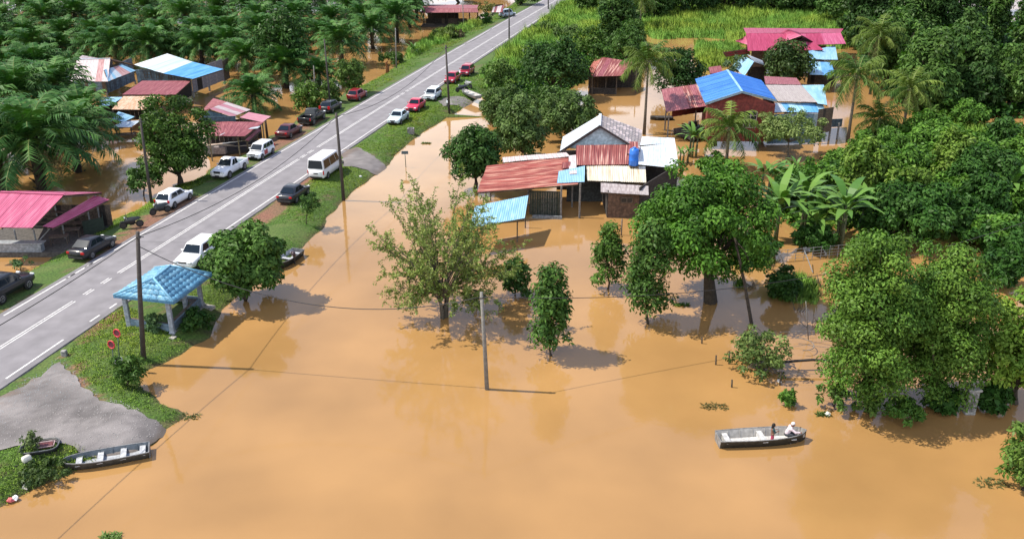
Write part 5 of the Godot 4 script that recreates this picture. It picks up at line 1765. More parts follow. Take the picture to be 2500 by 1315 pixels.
func stall() -> void:
	var o: Vector3 = Vector3(-41.39, 0, -70.91)
	var t := thing("food_stall", "open stall with bright pink metal roof and awning left of the road", "stall", o)
	rng.seed = 31
	roof(t, "main_roof", Vector3(-44.02, 3.25, -68.56), Vector3(-38.94, 3.25, -68.56), Vector3(-37.63, 4.9, -72), Vector3(-43.3, 4.9, -72.66), R_PINK(), 0.9, 5, 0.03)
	roof(t, "roof", Vector3(-36.67, 3.5, -76.91), Vector3(-44.61, 3.5, -77.38), Vector3(-44.03, 4.85, -72.7), Vector3(-37.66, 4.85, -72.04), R_PINK(), 0.9, 5, 0.03)
	roof(t, "awning", Vector3(-38.58, 3.05, -69.39), Vector3(-37.93, 2.75, -69.81), Vector3(-36.33, 2.75, -77.19), Vector3(-37.24, 3.35, -76.55), R_PINK(), 0.9, 5, 0.03)
	ridge_cap(t, Vector3(-43.32, 4.92, -72.71), Vector3(-37.61, 4.92, -72.05), R_PINK()[0])
	var sm := worn("stall_steel", Color(0.33, 0.35, 0.36), 0.6, 0.8, 0.7)
	posts(t, [Vector3(-40.55, 2.02, -71.48), Vector3(-42.75, 1.66, -72.43), Vector3(-45.06, 1.66, -72.43), Vector3(-37.61, 2.47, -75.43), Vector3(-39.1, 1.82, -73.51)], 0.11, sm, 0.0)
	posts(t, [Vector3(-37.2, 3.4, -76.5), Vector3(-44, 3.4, -76.5), Vector3(-41, 3.4, -76.5)], 0.11, sm, 0.0)
	var br := MB.new(o)
	br.beam(Vector3(-40.28, 0.9, -70.72), Vector3(-39.15, 2.09, -71.48), 0.06)
	part("brace", br.done(), sm, t)
	var fl := MB.new(o)
	fl.hexa([Vector3(-46, -0.6, -70.2), Vector3(-37.6, -0.6, -70.2), Vector3(-35.3, -0.6, -77), Vector3(-46, -0.6, -77), Vector3(-46, 0.42, -70.2), Vector3(-37.6, 0.42, -70.2), Vector3(-35.3, 0.42, -77), Vector3(-46, 0.42, -77)])
	part("floor_slab", fl.done(), worn("stall_floor", Color(0.12, 0.11, 0.1), 0.85, 0.6, 0.6), t)
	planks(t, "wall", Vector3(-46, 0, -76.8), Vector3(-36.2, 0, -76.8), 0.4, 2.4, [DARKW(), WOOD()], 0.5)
	wall_part(t, "counter", Vector3(-45, 0, -70.6), Vector3(-39.6, 0, -70.6), 0.42, 1.15, worn("counter_paint", Color(0.33, 0.36, 0.4), 0.6, 0.7, 0.7), 0.6)
	var ct := MB.new(o)
	ct.box(Vector3(-42.3, 1.2, -70.6), Vector3(5.8, 0.06, 0.8))
	part("counter_top", ct.done(), worn("counter_top", Color(0.4, 0.43, 0.46), 0.4, 0.7, 0.7), t)
	wall_part(t, "mesh_screen", Vector3(-37.73, 0.4, -74.25), Vector3(-36.32, 0.4, -75.27), 0.4, 1.75, worn("screen_green", Color(0.03, 0.05, 0.035), 0.8, 0.8, 0.6), 0.05)
	wall_part(t, "mesh_screen", Vector3(-36.32, 0.4, -75.27), Vector3(-37.65, 0.4, -77.93), 0.4, 1.75, worn("screen_green", Color(0.03, 0.05, 0.035), 0.8, 0.8, 0.6), 0.05)
	var sh := MB.new(o)
	for y in [0.9, 1.4, 1.9]: sh.box(Vector3(-41, y, -76.3), Vector3(5.0, 0.04, 0.5))
	part("shelf", sh.done(), WOOD(), t)
	for i in 3: # tables and stools stand on the stall floor, things of their own
		var at := Vector3(-38.9 + i * 0.25, 0.42, -72.2 - i * 1.7)
		var tb := thing("dining_table", ["dark table at the front end of the pink roofed stall", "dark table in the middle under the pink awning", "dark table at the back of the pink roofed stall"][i], "table", at, 0.2)
		var a := MB.new()
		a.bevel(Vector3(0, 0.73, 0), Vector3(1.5, 0.05, 0.8), 0.01)
		part("tabletop", a.done(), WOOD(), tb)
		for q in [[-0.65, -0.3], [0.65, -0.3], [-0.65, 0.3], [0.65, 0.3]]:
			var l := MB.new()
			l.box(Vector3(q[0], 0.355, q[1]), Vector3(0.06, 0.7, 0.06))
			part("leg", l.done(), WOOD(), tb)

func left_houses() -> void:
	rng.seed = 41
	var o: Vector3 = Vector3(-60.18, 0, -133.1)
	var t := thing("wooden_house", "timber house with faded red hip roof and one striped blue side among oil palms", "house", o)
	var rA: Vector3 = Vector3(-61.45, 6.2, -128.61)
	var rB: Vector3 = Vector3(-57.03, 6.2, -129.26)
	roof(t, "roof", Vector3(-60.67, 4.1, -123.81), Vector3(-55.38, 4.1, -123.53), rB, rA, [R_PALE()[0], sheet_mat("faded_red", [[0.0, Color(0.3, 0.13, 0.13)], [0.5, Color(0.4, 0.22, 0.22)], [1.0, Color(0.5, 0.34, 0.34)]], 0.75, 0.0, 0.7, 0.1, 36)], 0.95)
	roof(t, "roof", Vector3(-55.38, 4.1, -123.53), Vector3(-54.65, 4.1, -131.53), Vector3(-56.35, 5, -131.12), Vector3(-56.6, 5.3, -125.75), [R_SKY()[0], sheet_mat("faded_red", [], 0.7), R_ZINC()[0]], 0.8)
	roof(t, "roof", Vector3(-55.84, 4.1, -135.41), Vector3(-67.94, 4.1, -144.2), rA, rB, R_PALE(), 1.0)
	ridge_cap(t, rA, rB, R_ZINC()[0])
	wall_part(t, "gable", rB + Vector3(0.1, 0, -0.2), Vector3(-56.9, 5, -126.74), 4.2, 6.0, DARKW(), 0.08, 5.0)
	var w0: Vector3 = Vector3(-59.95, 0, -132.82)
	var w1: Vector3 = Vector3(-59.39, 0, -142.1)
	planks(t, "wall", w0, w1, 0.5, 4.1, [WALLB(), worn("grey_blue_wall", Color(0.14, 0.2, 0.26), 0.85, 0.5, 0.6)], 0.45)
	planks(t, "wall", Vector3(-65.53, 0, -132.82), w0, 0.5, 4.1, [WALLB(), WOOD()], 0.5)
	window(t, w0.lerp(w1, 0.22), w0.lerp(w1, 0.4), 2.0, 3.2, WOOD(), 2, 2)
	posts(t, [Vector3(w0.x, 0.6, w0.z), Vector3(w1.x, 0.6, w1.z)], 0.25, CONC())

	o = Vector3(-48.63, 0, -133.1)
	t = thing("wooden_house", "large house with half white, half blue metal roof and upright pale boards", "house", o)
	var a: Vector3 = Vector3(-55.96, 4.4, -134.42)
	var b: Vector3 = Vector3(-51.67, 5.6, -136.86)
	var c: Vector3 = Vector3(-41.31, 4.6, -129.8)
	var d: Vector3 = Vector3(-44.64, 3.9, -126.24)
	var m0: Vector3 = Vector3(-49.54, 4.25, -128.58)
	var m1: Vector3 = Vector3(-46.43, 5.2, -132.29)
	roof(t, "white_roof", a, m0, m1, b, [R_ZINC()[1], sheet_mat("pale_sky", [[0.0, Color(0.4, 0.55, 0.64)], [1.0, Color(0.5, 0.62, 0.68)]], 0.4, 0.1, 0.4, 0.06, 37)], 1.0)
	roof(t, "blue_roof", m0, d, c, m1, [sheet_mat("mid_blue_a", [[0.0, Color(0.06, 0.24, 0.56)], [0.5, Color(0.1, 0.31, 0.6)], [1.0, Color(0.16, 0.38, 0.62)]], 0.4, 0.05, 0.3, 0.06, 38)], 1.0)
	var f0: Vector3 = Vector3(-47.02, 0, -132.26)
	var f1: Vector3 = Vector3(-45.22, 0, -141.78)
	planks(t, "wall", f0, f1, 0.7, 4.0, [worn("pale_board_a", Color(0.42, 0.4, 0.42), 0.85, 0.8, 0.7), worn("pale_board_b", Color(0.33, 0.33, 0.38), 0.85, 0.8, 0.7)], 0.42)
	wall_part(t, "door", f0.lerp(f1, 0.16) + Vector3(0.06, 0, 0.09), f0.lerp(f1, 0.3) + Vector3(0.06, 0, 0.09), 0.8, 3.6, mat("dark_door", Color(0.02, 0.018, 0.016), 0.8), 0.04)
	var s0 := Vector3(a.x + 0.3, 0, a.z + 0.3)
	planks(t, "wall", s0, f0, 0.7, 3.8, [WALLB(), worn("grey_blue_wall", Color(0.14, 0.2, 0.26), 0.85, 0.5, 0.6)], 0.6)
	for i in 3: window(t, s0.lerp(f0, 0.15 + i * 0.22), s0.lerp(f0, 0.27 + i * 0.22), 2.6, 3.6, WOOD(), 2, 2)
	posts(t, [Vector3(f0.x, 0.8, f0.z), f0.lerp(f1, 0.5) + Vector3(0, 0.8, 0), Vector3(f1.x, 0.8, f1.z), s0.lerp(f0, 0.5) + Vector3(0, 0.8, 0)], 0.25, CONC())
	var g0: Vector3 = Vector3(-46.41, 0, -141.46)
	planks(t, "wall", f1, Vector3(-45.25, 0, -145.02), 0.4, 3.6, [worn("weathered_end", Color(0.22, 0.18, 0.16), 0.9, 0.8, 0.6)], 0.4)
	roof(t, "lean_to_roof", Vector3(-53.12, 2.6, -122.12), Vector3(-45.82, 2.6, -122.12), Vector3(-45.2, 3.5, -127.1), Vector3(-52.12, 3.5, -127.1), R_MAROON(), 0.9)
	planks(t, "lean_to_wall", Vector3(-47.72, 0, -126.89), Vector3(-47.08, 0, -131.71), 0.4, 2.8, [DARKW()], 0.4)

	o = Vector3(-50.53, 0, -119.08)
	t = thing("tin_shelter", "low shelter with rusty ochre and sky blue roof sheets left of the round tree", "shelter", o)
	roof(t, "ochre_roof", Vector3(-50.73, 2.7, -112.92), Vector3(-46.49, 2.7, -112.69), Vector3(-46.36, 3.2, -118.32), Vector3(-51.33, 3.2, -118.32), R_BROWN(), 0.9)
	roof(t, "blue_roof", Vector3(-52.67, 2.8, -113.63), Vector3(-51.57, 2.8, -115.02), Vector3(-51.24, 3.15, -118.05), Vector3(-54.26, 3.15, -118.05), R_SKY(), 0.9)
	roof(t, "low_blue_roof", Vector3(-49.48, 2.1, -109.13), Vector3(-47.59, 2.1, -108.92), Vector3(-46.83, 2.4, -110.22), Vector3(-49.82, 2.5, -112.65), R_SKY(), 0.8)
	roof(t, "white_awning", Vector3(-48.59, 1.9, -106.86), Vector3(-46.09, 1.9, -107.06), Vector3(-45.67, 2.2, -109.34), Vector3(-47.61, 2.2, -108.51), R_ZINC(), 0.8)
	posts(t, [Vector3(-49.55, 3.11, -110.46), Vector3(-45.69, 3.11, -110.46), Vector3(-46.82, 1.44, -108.48), Vector3(-49.33, 1.44, -108.48), Vector3(-47.71, 1.17, -112.93)], 0.12, WOOD())
	planks(t, "wall", Vector3(-53.98, 0, -116.81), Vector3(-47.62, 0, -118.62), 0.2, 2.5, [DARKW()], 0.5)
	wall_part(t, "table", Vector3(-48.88, 0, -108.48), Vector3(-46.61, 0, -108.87), 0.5, 0.7, WOOD(), 0.9)

func shack() -> void:
	rng.seed = 51
	var o: Vector3 = Vector3(-33.56, 0.2, -105.83)
	var t := thing("roadside_shack", "shack under patchy dark red roofs behind the white parked cars", "shack", o)
	roof(t, "gable_roof", Vector3(-33.16, 3.6, -105.21), Vector3(-31.94, 3.6, -108.81), Vector3(-34.52, 4.7, -108.16), Vector3(-35.51, 4.7, -104.48), [R_PALE()[0], sheet_mat("pinkish_red", [[0.0, Color(0.38, 0.15, 0.19)], [0.5, Color(0.46, 0.2, 0.25)], [1.0, Color(0.5, 0.32, 0.32)]], 0.7, 0.0, 0.6, 0.1, 40)], 0.9)
	roof(t, "gable_roof", Vector3(-38.46, 3.6, -115.24), Vector3(-37.5, 3.6, -106.04), Vector3(-35.51, 4.7, -104.48), Vector3(-34.52, 4.7, -108.16), R_MAROON(), 0.9)
	roof(t, "roof", Vector3(-29.66, 2.9, -105.25), Vector3(-29.45, 2.9, -108.34), Vector3(-31.97, 3.5, -107.94), Vector3(-32.3, 3.5, -105.22), [sheet_mat("pinkish_red", [], 0.7)], 0.9)
	roof(t, "roof", Vector3(-34.44, 2.6, -100.13), Vector3(-30.34, 2.6, -99.94), Vector3(-29.06, 3.3, -103.82), Vector3(-36.19, 3.3, -104.22), R_MAROON(), 0.95)
	roof(t, "small_awning", Vector3(-30.31, 2.2, -99.84), Vector3(-29.95, 2.1, -99.86), Vector3(-29.53, 2.3, -103.91), Vector3(-29.87, 2.6, -103.69), R_MAROON(), 0.9)
	var pt := MB.new(o)
	pt.slab(Vector3(-30.29, 3.1, -101.33), Vector3(-29.36, 3.05, -101.91), Vector3(-29.17, 3.15, -102.66), Vector3(-30.04, 3.2, -101.7), 0.03)
	pt.slab(Vector3(-33.14, 2.75, -99.73), Vector3(-32.83, 2.85, -100.45), Vector3(-32.76, 2.88, -100.7), Vector3(-33.1, 2.8, -100.09), 0.03)
	part("loose_sheet", pt.done(), R_ZINC()[1], t)
	wall_part(t, "gable_wall", Vector3(-35.95, 3.4, -103.81), Vector3(-32.53, 3.4, -104.41), 3.2, 3.9, worn("slate_wall", Color(0.07, 0.13, 0.17), 0.8, 0.6, 0.6), 0.1)
	var gt := MB.new(o)
	var p: Vector3 = Vector3(-35.6, 4.55, -104.7)
	var gz: Vector3 = Vector3(-35.95, 3.4, -103.81)
	var gy: Vector3 = Vector3(-33.12, 3.5, -105.01)
	gt.tri(gz + Vector3(-1, 0, 0), gy, p)
	gt.tri(gz + Vector3(-1, 0, -0.06), p + Vector3(0, 0, -0.06), gy + Vector3(0, 0, -0.06))
	part("gable_triangle", gt.done(), worn("slate_wall", Color(0.07, 0.13, 0.17), 0.8, 0.6, 0.6), t)
	planks(t, "wall", Vector3(-36.65, 0.2, -105.45), Vector3(-30.69, 0.2, -108.12), 0.2, 2.9, [DARKW(), WOOD()], 0.5)
	wall_part(t, "floor_slab", Vector3(-35.86, 0.3, -102.19), Vector3(-30, 0.3, -105.46), -0.4, 0.35, DARKW(), 4.0)
	posts(t, [Vector3(-31.51, 2.19, -101.13), Vector3(-31.04, 1.48, -102.9), Vector3(-34.04, 2.77, -98.92), Vector3(-29.89, 2.66, -106.02)], 0.14, worn("shack_post", Color(0.35, 0.28, 0.18), 0.85, 0.8, 0.6), 0.0)
	wall_part(t, "counter", Vector3(-34.38, 0.4, -101.13), Vector3(-33.05, 0.4, -101.13), 0.3, 1.1, worn("counter_grey", Color(0.28, 0.24, 0.24), 0.8, 0.7, 0.7), 0.7)
	var pp := thing("timber_post", "short dark post standing in the water behind the maroon car", "post", Vector3(-30.22, 0.3, -108.72))
	var pm := MB.new()
	pm.smooth(true)
	pm.tube([Vector3(0, -0.5, 0), Vector3(-0.05, 1.95, 0)], [0.16, 0.14], 8)
	part("shaft", pm.done(), worn("post_wood", Color(0.1, 0.06, 0.04), 0.9, 0.8, 0.6), pp)

func centre_house() -> void:
	rng.seed = 61
	var o: Vector3 = Vector3(9.23, 0, -83.71)
	var t := thing("flooded_house", "flooded house with grey gable roof and patchwork of rusty, cream and zinc sheets", "house", o)
	var rb: Vector3 = Vector3(9.43, 6.3, -94.86)
	var rf: Vector3 = Vector3(8.9, 6.3, -89.89)
	var lf: Vector3 = Vector3(4.92, 3.6, -89.89)
	var lb: Vector3 = Vector3(5.52, 3.6, -95.78)
	var ef: Vector3 = Vector3(13.03, 3.9, -89.28)
	var eb: Vector3 = Vector3(14.35, 3.9, -97.63)
	roof(t, "gable_roof", lf, lb, rb, rf, R_ZINC(), 0.9, 4)
	var grey := R_GREY()
	# right slope: rows of grey asbestos tiles, each tile a piece
	var fr := MB.new(o)
	fr.beam(rf, rb, 0.1, 0.12)
	fr.beam(ef, eb, 0.08, 0.1)
	fr.slab(rf - Vector3(0, 0.1, 0), ef - Vector3(0, 0.1, 0), eb - Vector3(0, 0.1, 0), rb - Vector3(0, 0.1, 0), 0.03)
	var rr := part("gable_roof", fr.done(), WOOD(), t)
	var nn := (eb - ef).cross(rf - ef).normalized()
	if nn.y < 0.0: nn = -nn
	for i in 13:
		for k in 11:
			var m := MB.new(o)
			var v0 := i / 13.0
			var v1 := (i + 1.0) / 13.0
			var u0 := k / 11.0 + 0.004
			var u1 := (k + 1.0) / 11.0 - 0.004
			var L := func(u: float, v: float) -> Vector3: return ef.lerp(eb, u).lerp(rf.lerp(rb, u), v)
			var h := nn * (0.06 + rng.randf_range(0, 0.015))
			m.hexa([L.call(u0, v0) + nn * 0.01, L.call(u1, v0) + nn * 0.01, L.call(u1, v1), L.call(u0, v1), L.call(u0, v0) + h, L.call(u1, v0) + h, L.call(u1, v1) + nn * 0.02, L.call(u0, v1) + nn * 0.02])
			part("roof_tile", m.done(), [grey[0], grey[1], grey[0], R_PALE()[0]][rng.randi() % 4], rr)
	ridge_cap(t, rf + Vector3(0, 0.06, 0), rb + Vector3(0, 0.06, 0), R_ZINC()[1])
	var gw := MB.new(o)
	var ap := rf + Vector3(0, -0.2, -0.35)
	var al := lf.lerp(rf, 0.2) + Vector3(0, -0.2, -0.35)
	var ar := ef.lerp(rf, 0.2) + Vector3(0, -0.2, -0.35)
	for s in [0.0, -0.12]:
		gw.tri(al + Vector3(0, 0, s), ar + Vector3(0, 0, s), ap + Vector3(0, 0, s))
	part("gable_wall", gw.done(), worn("gable_blue", Color(0.48, 0.6, 0.68), 0.8, 0.5, 0.7), t)
	var bb := MB.new(o)
	bb.beam(lf + Vector3(0, 0, 0.03), rf + Vector3(0, 0, 0.03), 0.06, 0.2)
	bb.beam(ef + Vector3(0, 0, 0.03), rf + Vector3(0, 0, 0.03), 0.06, 0.2)
	part("barge_board", bb.done(), worn("barge", Color(0.08, 0.06, 0.06), 0.8, 0.8, 0.6), t)
	roof(t, "striped_roof", Vector3(6.24, 3.65, -85.01), Vector3(11.38, 3.65, -85.15), Vector3(12, 4.45, -89.62), Vector3(6.54, 4.45, -89.31), R_STRIPE(), 0.9, 4, 0.045)
	roof(t, "striped_end", Vector3(11.51, 4.2, -87.15), Vector3(12.66, 4.2, -87.15), Vector3(12.9, 4.6, -90.18), Vector3(11.93, 4.6, -90.18), R_STRIPE(), 0.9, 4, 0.045)
	roof(t, "cream_roof", Vector3(7.16, 3, -82.03), Vector3(12.67, 3, -81.39), Vector3(13.04, 3.55, -84.92), Vector3(7.3, 3.55, -85.2), R_CREAM(), 0.85, 4, 0.04)
	roof(t, "white_roof", Vector3(12.29, 3.3, -86.48), Vector3(16.43, 3.2, -85.4), Vector3(17.21, 4.2, -93.16), Vector3(13.84, 4.25, -93.65), [R_ZINC()[1], sheet_mat("white_sheet", [[0.0, Color(0.5, 0.58, 0.62)], [0.5, Color(0.64, 0.68, 0.7)], [1.0, Color(0.7, 0.72, 0.73)]], 0.4, 0.1, 0.3, 0.06, 42)], 1.0, 4, 0.02)
	# ribs of the rusty wing run along its length
	roof(t, "rusty_wing_roof", Vector3(-2.44, 3.95, -83.72), Vector3(-3.22, 2.95, -78.58), Vector3(6.22, 3, -80.88), Vector3(6.05, 3.95, -87.14), R_RED(), 0.9, 5, 0.03)
	roof(t, "pale_strip_roof", Vector3(-0.88, 4.02, -84.73), Vector3(5.78, 4.02, -86.75), Vector3(5.39, 4.3, -87.24), Vector3(-0.96, 4.3, -85.48), R_PALE(), 1.0, 4)
	roof(t, "pale_patch_roof", Vector3(5.46, 3.5, -82.51), Vector3(6.17, 3.5, -82.64), Vector3(6.38, 4.05, -87.23), Vector3(5.63, 4.05, -86.94), R_PALE(), 0.9, 4)
	var dk := MB.new(o)
	dk.slab(Vector3(4.78, 3.68, -83.8), Vector3(5.59, 3.68, -84.07), Vector3(5.73, 3.95, -85.26), Vector3(4.92, 3.95, -84.97), 0.02)
	part("rust_patch_sheet", dk.done(), R_STRIPE()[0], t)
	roof(t, "blue_patch_roof", Vector3(4.22, 3.12, -80.88), Vector3(6.82, 3.12, -81.26), Vector3(7.08, 3.75, -84.39), Vector3(4.47, 3.62, -83.05), R_SKY(), 0.8, 4)
	roof(t, "grey_awning", Vector3(8.28, 2.5, -80.07), Vector3(12.63, 2.5, -79.23), Vector3(12.8, 2.85, -80.85), Vector3(8.43, 2.85, -81.86), R_GREY(), 0.9, 2, 0.015)
	var bw := worn("brown_wall", Color(0.17, 0.1, 0.065), 0.85, 0.5, 0.6)
	var w0: Vector3 = Vector3(8.99, 0, -80.04)
	var w1: Vector3 = Vector3(11.89, 0, -80.04)
	planks(t, "wall", w0, w1, -0.3, 2.45, [bw, worn("brown_wall_b", Color(0.15, 0.09, 0.06), 0.85, 0.5, 0.6)], 0.36)
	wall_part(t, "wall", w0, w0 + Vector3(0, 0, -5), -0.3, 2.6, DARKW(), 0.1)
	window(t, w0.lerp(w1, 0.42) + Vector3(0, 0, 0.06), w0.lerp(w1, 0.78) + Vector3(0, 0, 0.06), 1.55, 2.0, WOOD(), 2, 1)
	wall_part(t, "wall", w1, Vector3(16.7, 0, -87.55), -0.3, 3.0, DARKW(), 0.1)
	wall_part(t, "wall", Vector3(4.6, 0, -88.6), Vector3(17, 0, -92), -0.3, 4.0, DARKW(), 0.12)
	wall_part(t, "wall", Vector3(5.4, 0, -84.8), Vector3(9, 0, -84.8), -0.3, 2.9, worn("inner_grey", Color(0.09, 0.1, 0.1), 0.85, 0.6, 0.6), 0.1)
	planks(t, "wall", Vector3(5.2, 0, -89.6), Vector3(6.6, 0, -89.6), 2.8, 3.9, [worn("brown_wall", Color.WHITE)], 0.35)
	posts(t, [Vector3(4.6, 3.19, -80.04), Vector3(6.35, 3.35, -80.04), Vector3(-2.59, 1.02, -84.96), Vector3(-2.15, 1.03, -85.21), Vector3(5.84, 2.37, -83.1), Vector3(1.59, 1.68, -83.71)], 0.17, worn("grey_post", Color(0.3, 0.28, 0.26), 0.85, 0.8, 0.6))
	planks(t, "slatted_screen", Vector3(1.63, 0, -80.39), Vector3(4.56, 0, -80.04), 0.2, 2.6, [worn("screen_slat_a", Color(0.035, 0.045, 0.03), 0.9, 0.8, 0.6), worn("screen_slat_b", Color(0.055, 0.06, 0.045), 0.9, 0.8, 0.6)], 0.22)
	wall_part(t, "low_wall", Vector3(1.93, 0, -79.93), Vector3(4.69, 0, -79.59), -0.3, 0.3, worn("low_white", Color(0.3, 0.32, 0.34), 0.85, 0.7, 0.6), 0.15)
	# the drum on its roof stand
	var d := thing("water_drum", "bright blue plastic water drum on the rusty striped roof", "drum", Vector3(11.86, 3.72, -84.77))
	var dm := MB.new()
	dm.smooth(true)
	dm.lathe(Vector3.ZERO, Vector3.UP, [[0.42, 0.0], [0.47, 0.06], [0.47, 0.5], [0.49, 0.55], [0.47, 0.6], [0.47, 1.1], [0.49, 1.15], [0.47, 1.2], [0.46, 1.55], [0.36, 1.66], [0.14, 1.7], [0.14, 1.74]], 20)
	part("shell", dm.done(), mat("drum_blue", Color(0.02, 0.14, 0.55), 0.35), d)
	var lid := MB.new()
	lid.smooth(true)
	lid.lathe(Vector3(0, 1.72, 0), Vector3.UP, [[0.17, 0.0], [0.17, 0.07], [0.15, 0.09]], 14)
	part("lid", lid.done(), mat("drum_lid", Color(0.03, 0.17, 0.5), 0.4), d)
	var st := MB.new()
	for q in [[-0.35, -0.35], [0.35, -0.35], [0.35, 0.35], [-0.35, 0.35]]:
		st.box(Vector3(q[0], -0.3, q[1]), Vector3(0.08, 0.6, 0.08))
	st.box(Vector3(0, -0.03, 0), Vector3(0.9, 0.05, 0.9))
	part("stand", st.done(), WOOD(), d)

	var h := thing("boat_shelter", "low sky blue tin shelter in the water left of the flooded house", "shelter", Vector3(-0.74, 0, -75.81))
	roof(h, "roof", Vector3(-3.6, 2.45, -70.71), Vector3(1.09, 2.5, -72.89), Vector3(1.47, 3.15, -77.15), Vector3(-3.21, 3.1, -74.37), R_SKY(), 0.9, 4, 0.03)
	posts(h, [Vector3(-3.48, 1.74, -72.61), Vector3(0.46, 1.91, -73.78), Vector3(1.22, 2.21, -77.28), Vector3(-3.03, 2.12, -74.78)], 0.11, WOOD())
	wall_part(h, "wall", Vector3(-2.47, 0, -78.48), Vector3(1.16, 0, -80.16), -0.3, 1.7, DARKW(), 0.08)
	var rl := MB.new(h.position)
	rl.beam(Vector3(-1.25, 0.45, -73.02), Vector3(0.65, 0.45, -73.81), 0.07)
	rl.beam(Vector3(-1.23, 0.9, -71.86), Vector3(0.64, 0.9, -72.64), 0.05)
	part("rail", rl.done(), WOOD(), h)
	var rp := thing("timber_post", "thin dark stake before the brown wall of the flooded house", "post", Vector3(9.79, 0, -75.39))
	var rm := MB.new()
	rm.smooth(true)
	rm.tube([Vector3(0, -0.5, 0), Vector3(0, 1.55, 0)], [0.07, 0.06], 6)
	part("shaft", rm.done(), WOOD(), rp)

func hut() -> void:
	rng.seed = 71
	var t := thing("open_hut", "open hut with peeling red roof behind the tall coconut palm", "hut", Vector3(14.79, 0, -135.11))
	roof(t, "roof", Vector3(11.88, 2.9, -133.14), Vector3(16.35, 2.9, -133.76), Vector3(18.45, 4, -139.02), Vector3(14.1, 4.1, -142.72), [R_STRIPE()[1], R_STRIPE()[0], R_MAROON()[0]], 0.9)
	roof(t, "roof", Vector3(11.84, 2.9, -133.45), Vector3(14.1, 4.1, -142.72), Vector3(13.34, 3.6, -144.87), Vector3(11.97, 3, -139.73), R_RED(), 0.9)
	posts(t, [Vector3(12.01, 2.45, -134.53), Vector3(15.6, 2.57, -134.53), Vector3(18.6, 3.55, -135.11), Vector3(14.08, 2.33, -135.11)], 0.14, WOOD())
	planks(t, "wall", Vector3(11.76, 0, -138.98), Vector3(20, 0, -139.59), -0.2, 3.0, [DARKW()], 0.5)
	wall_part(t, "low_wall", Vector3(11.56, 0, -134.82), Vector3(15.65, 0, -134.53), -0.2, 0.9, DARKW(), 0.1)

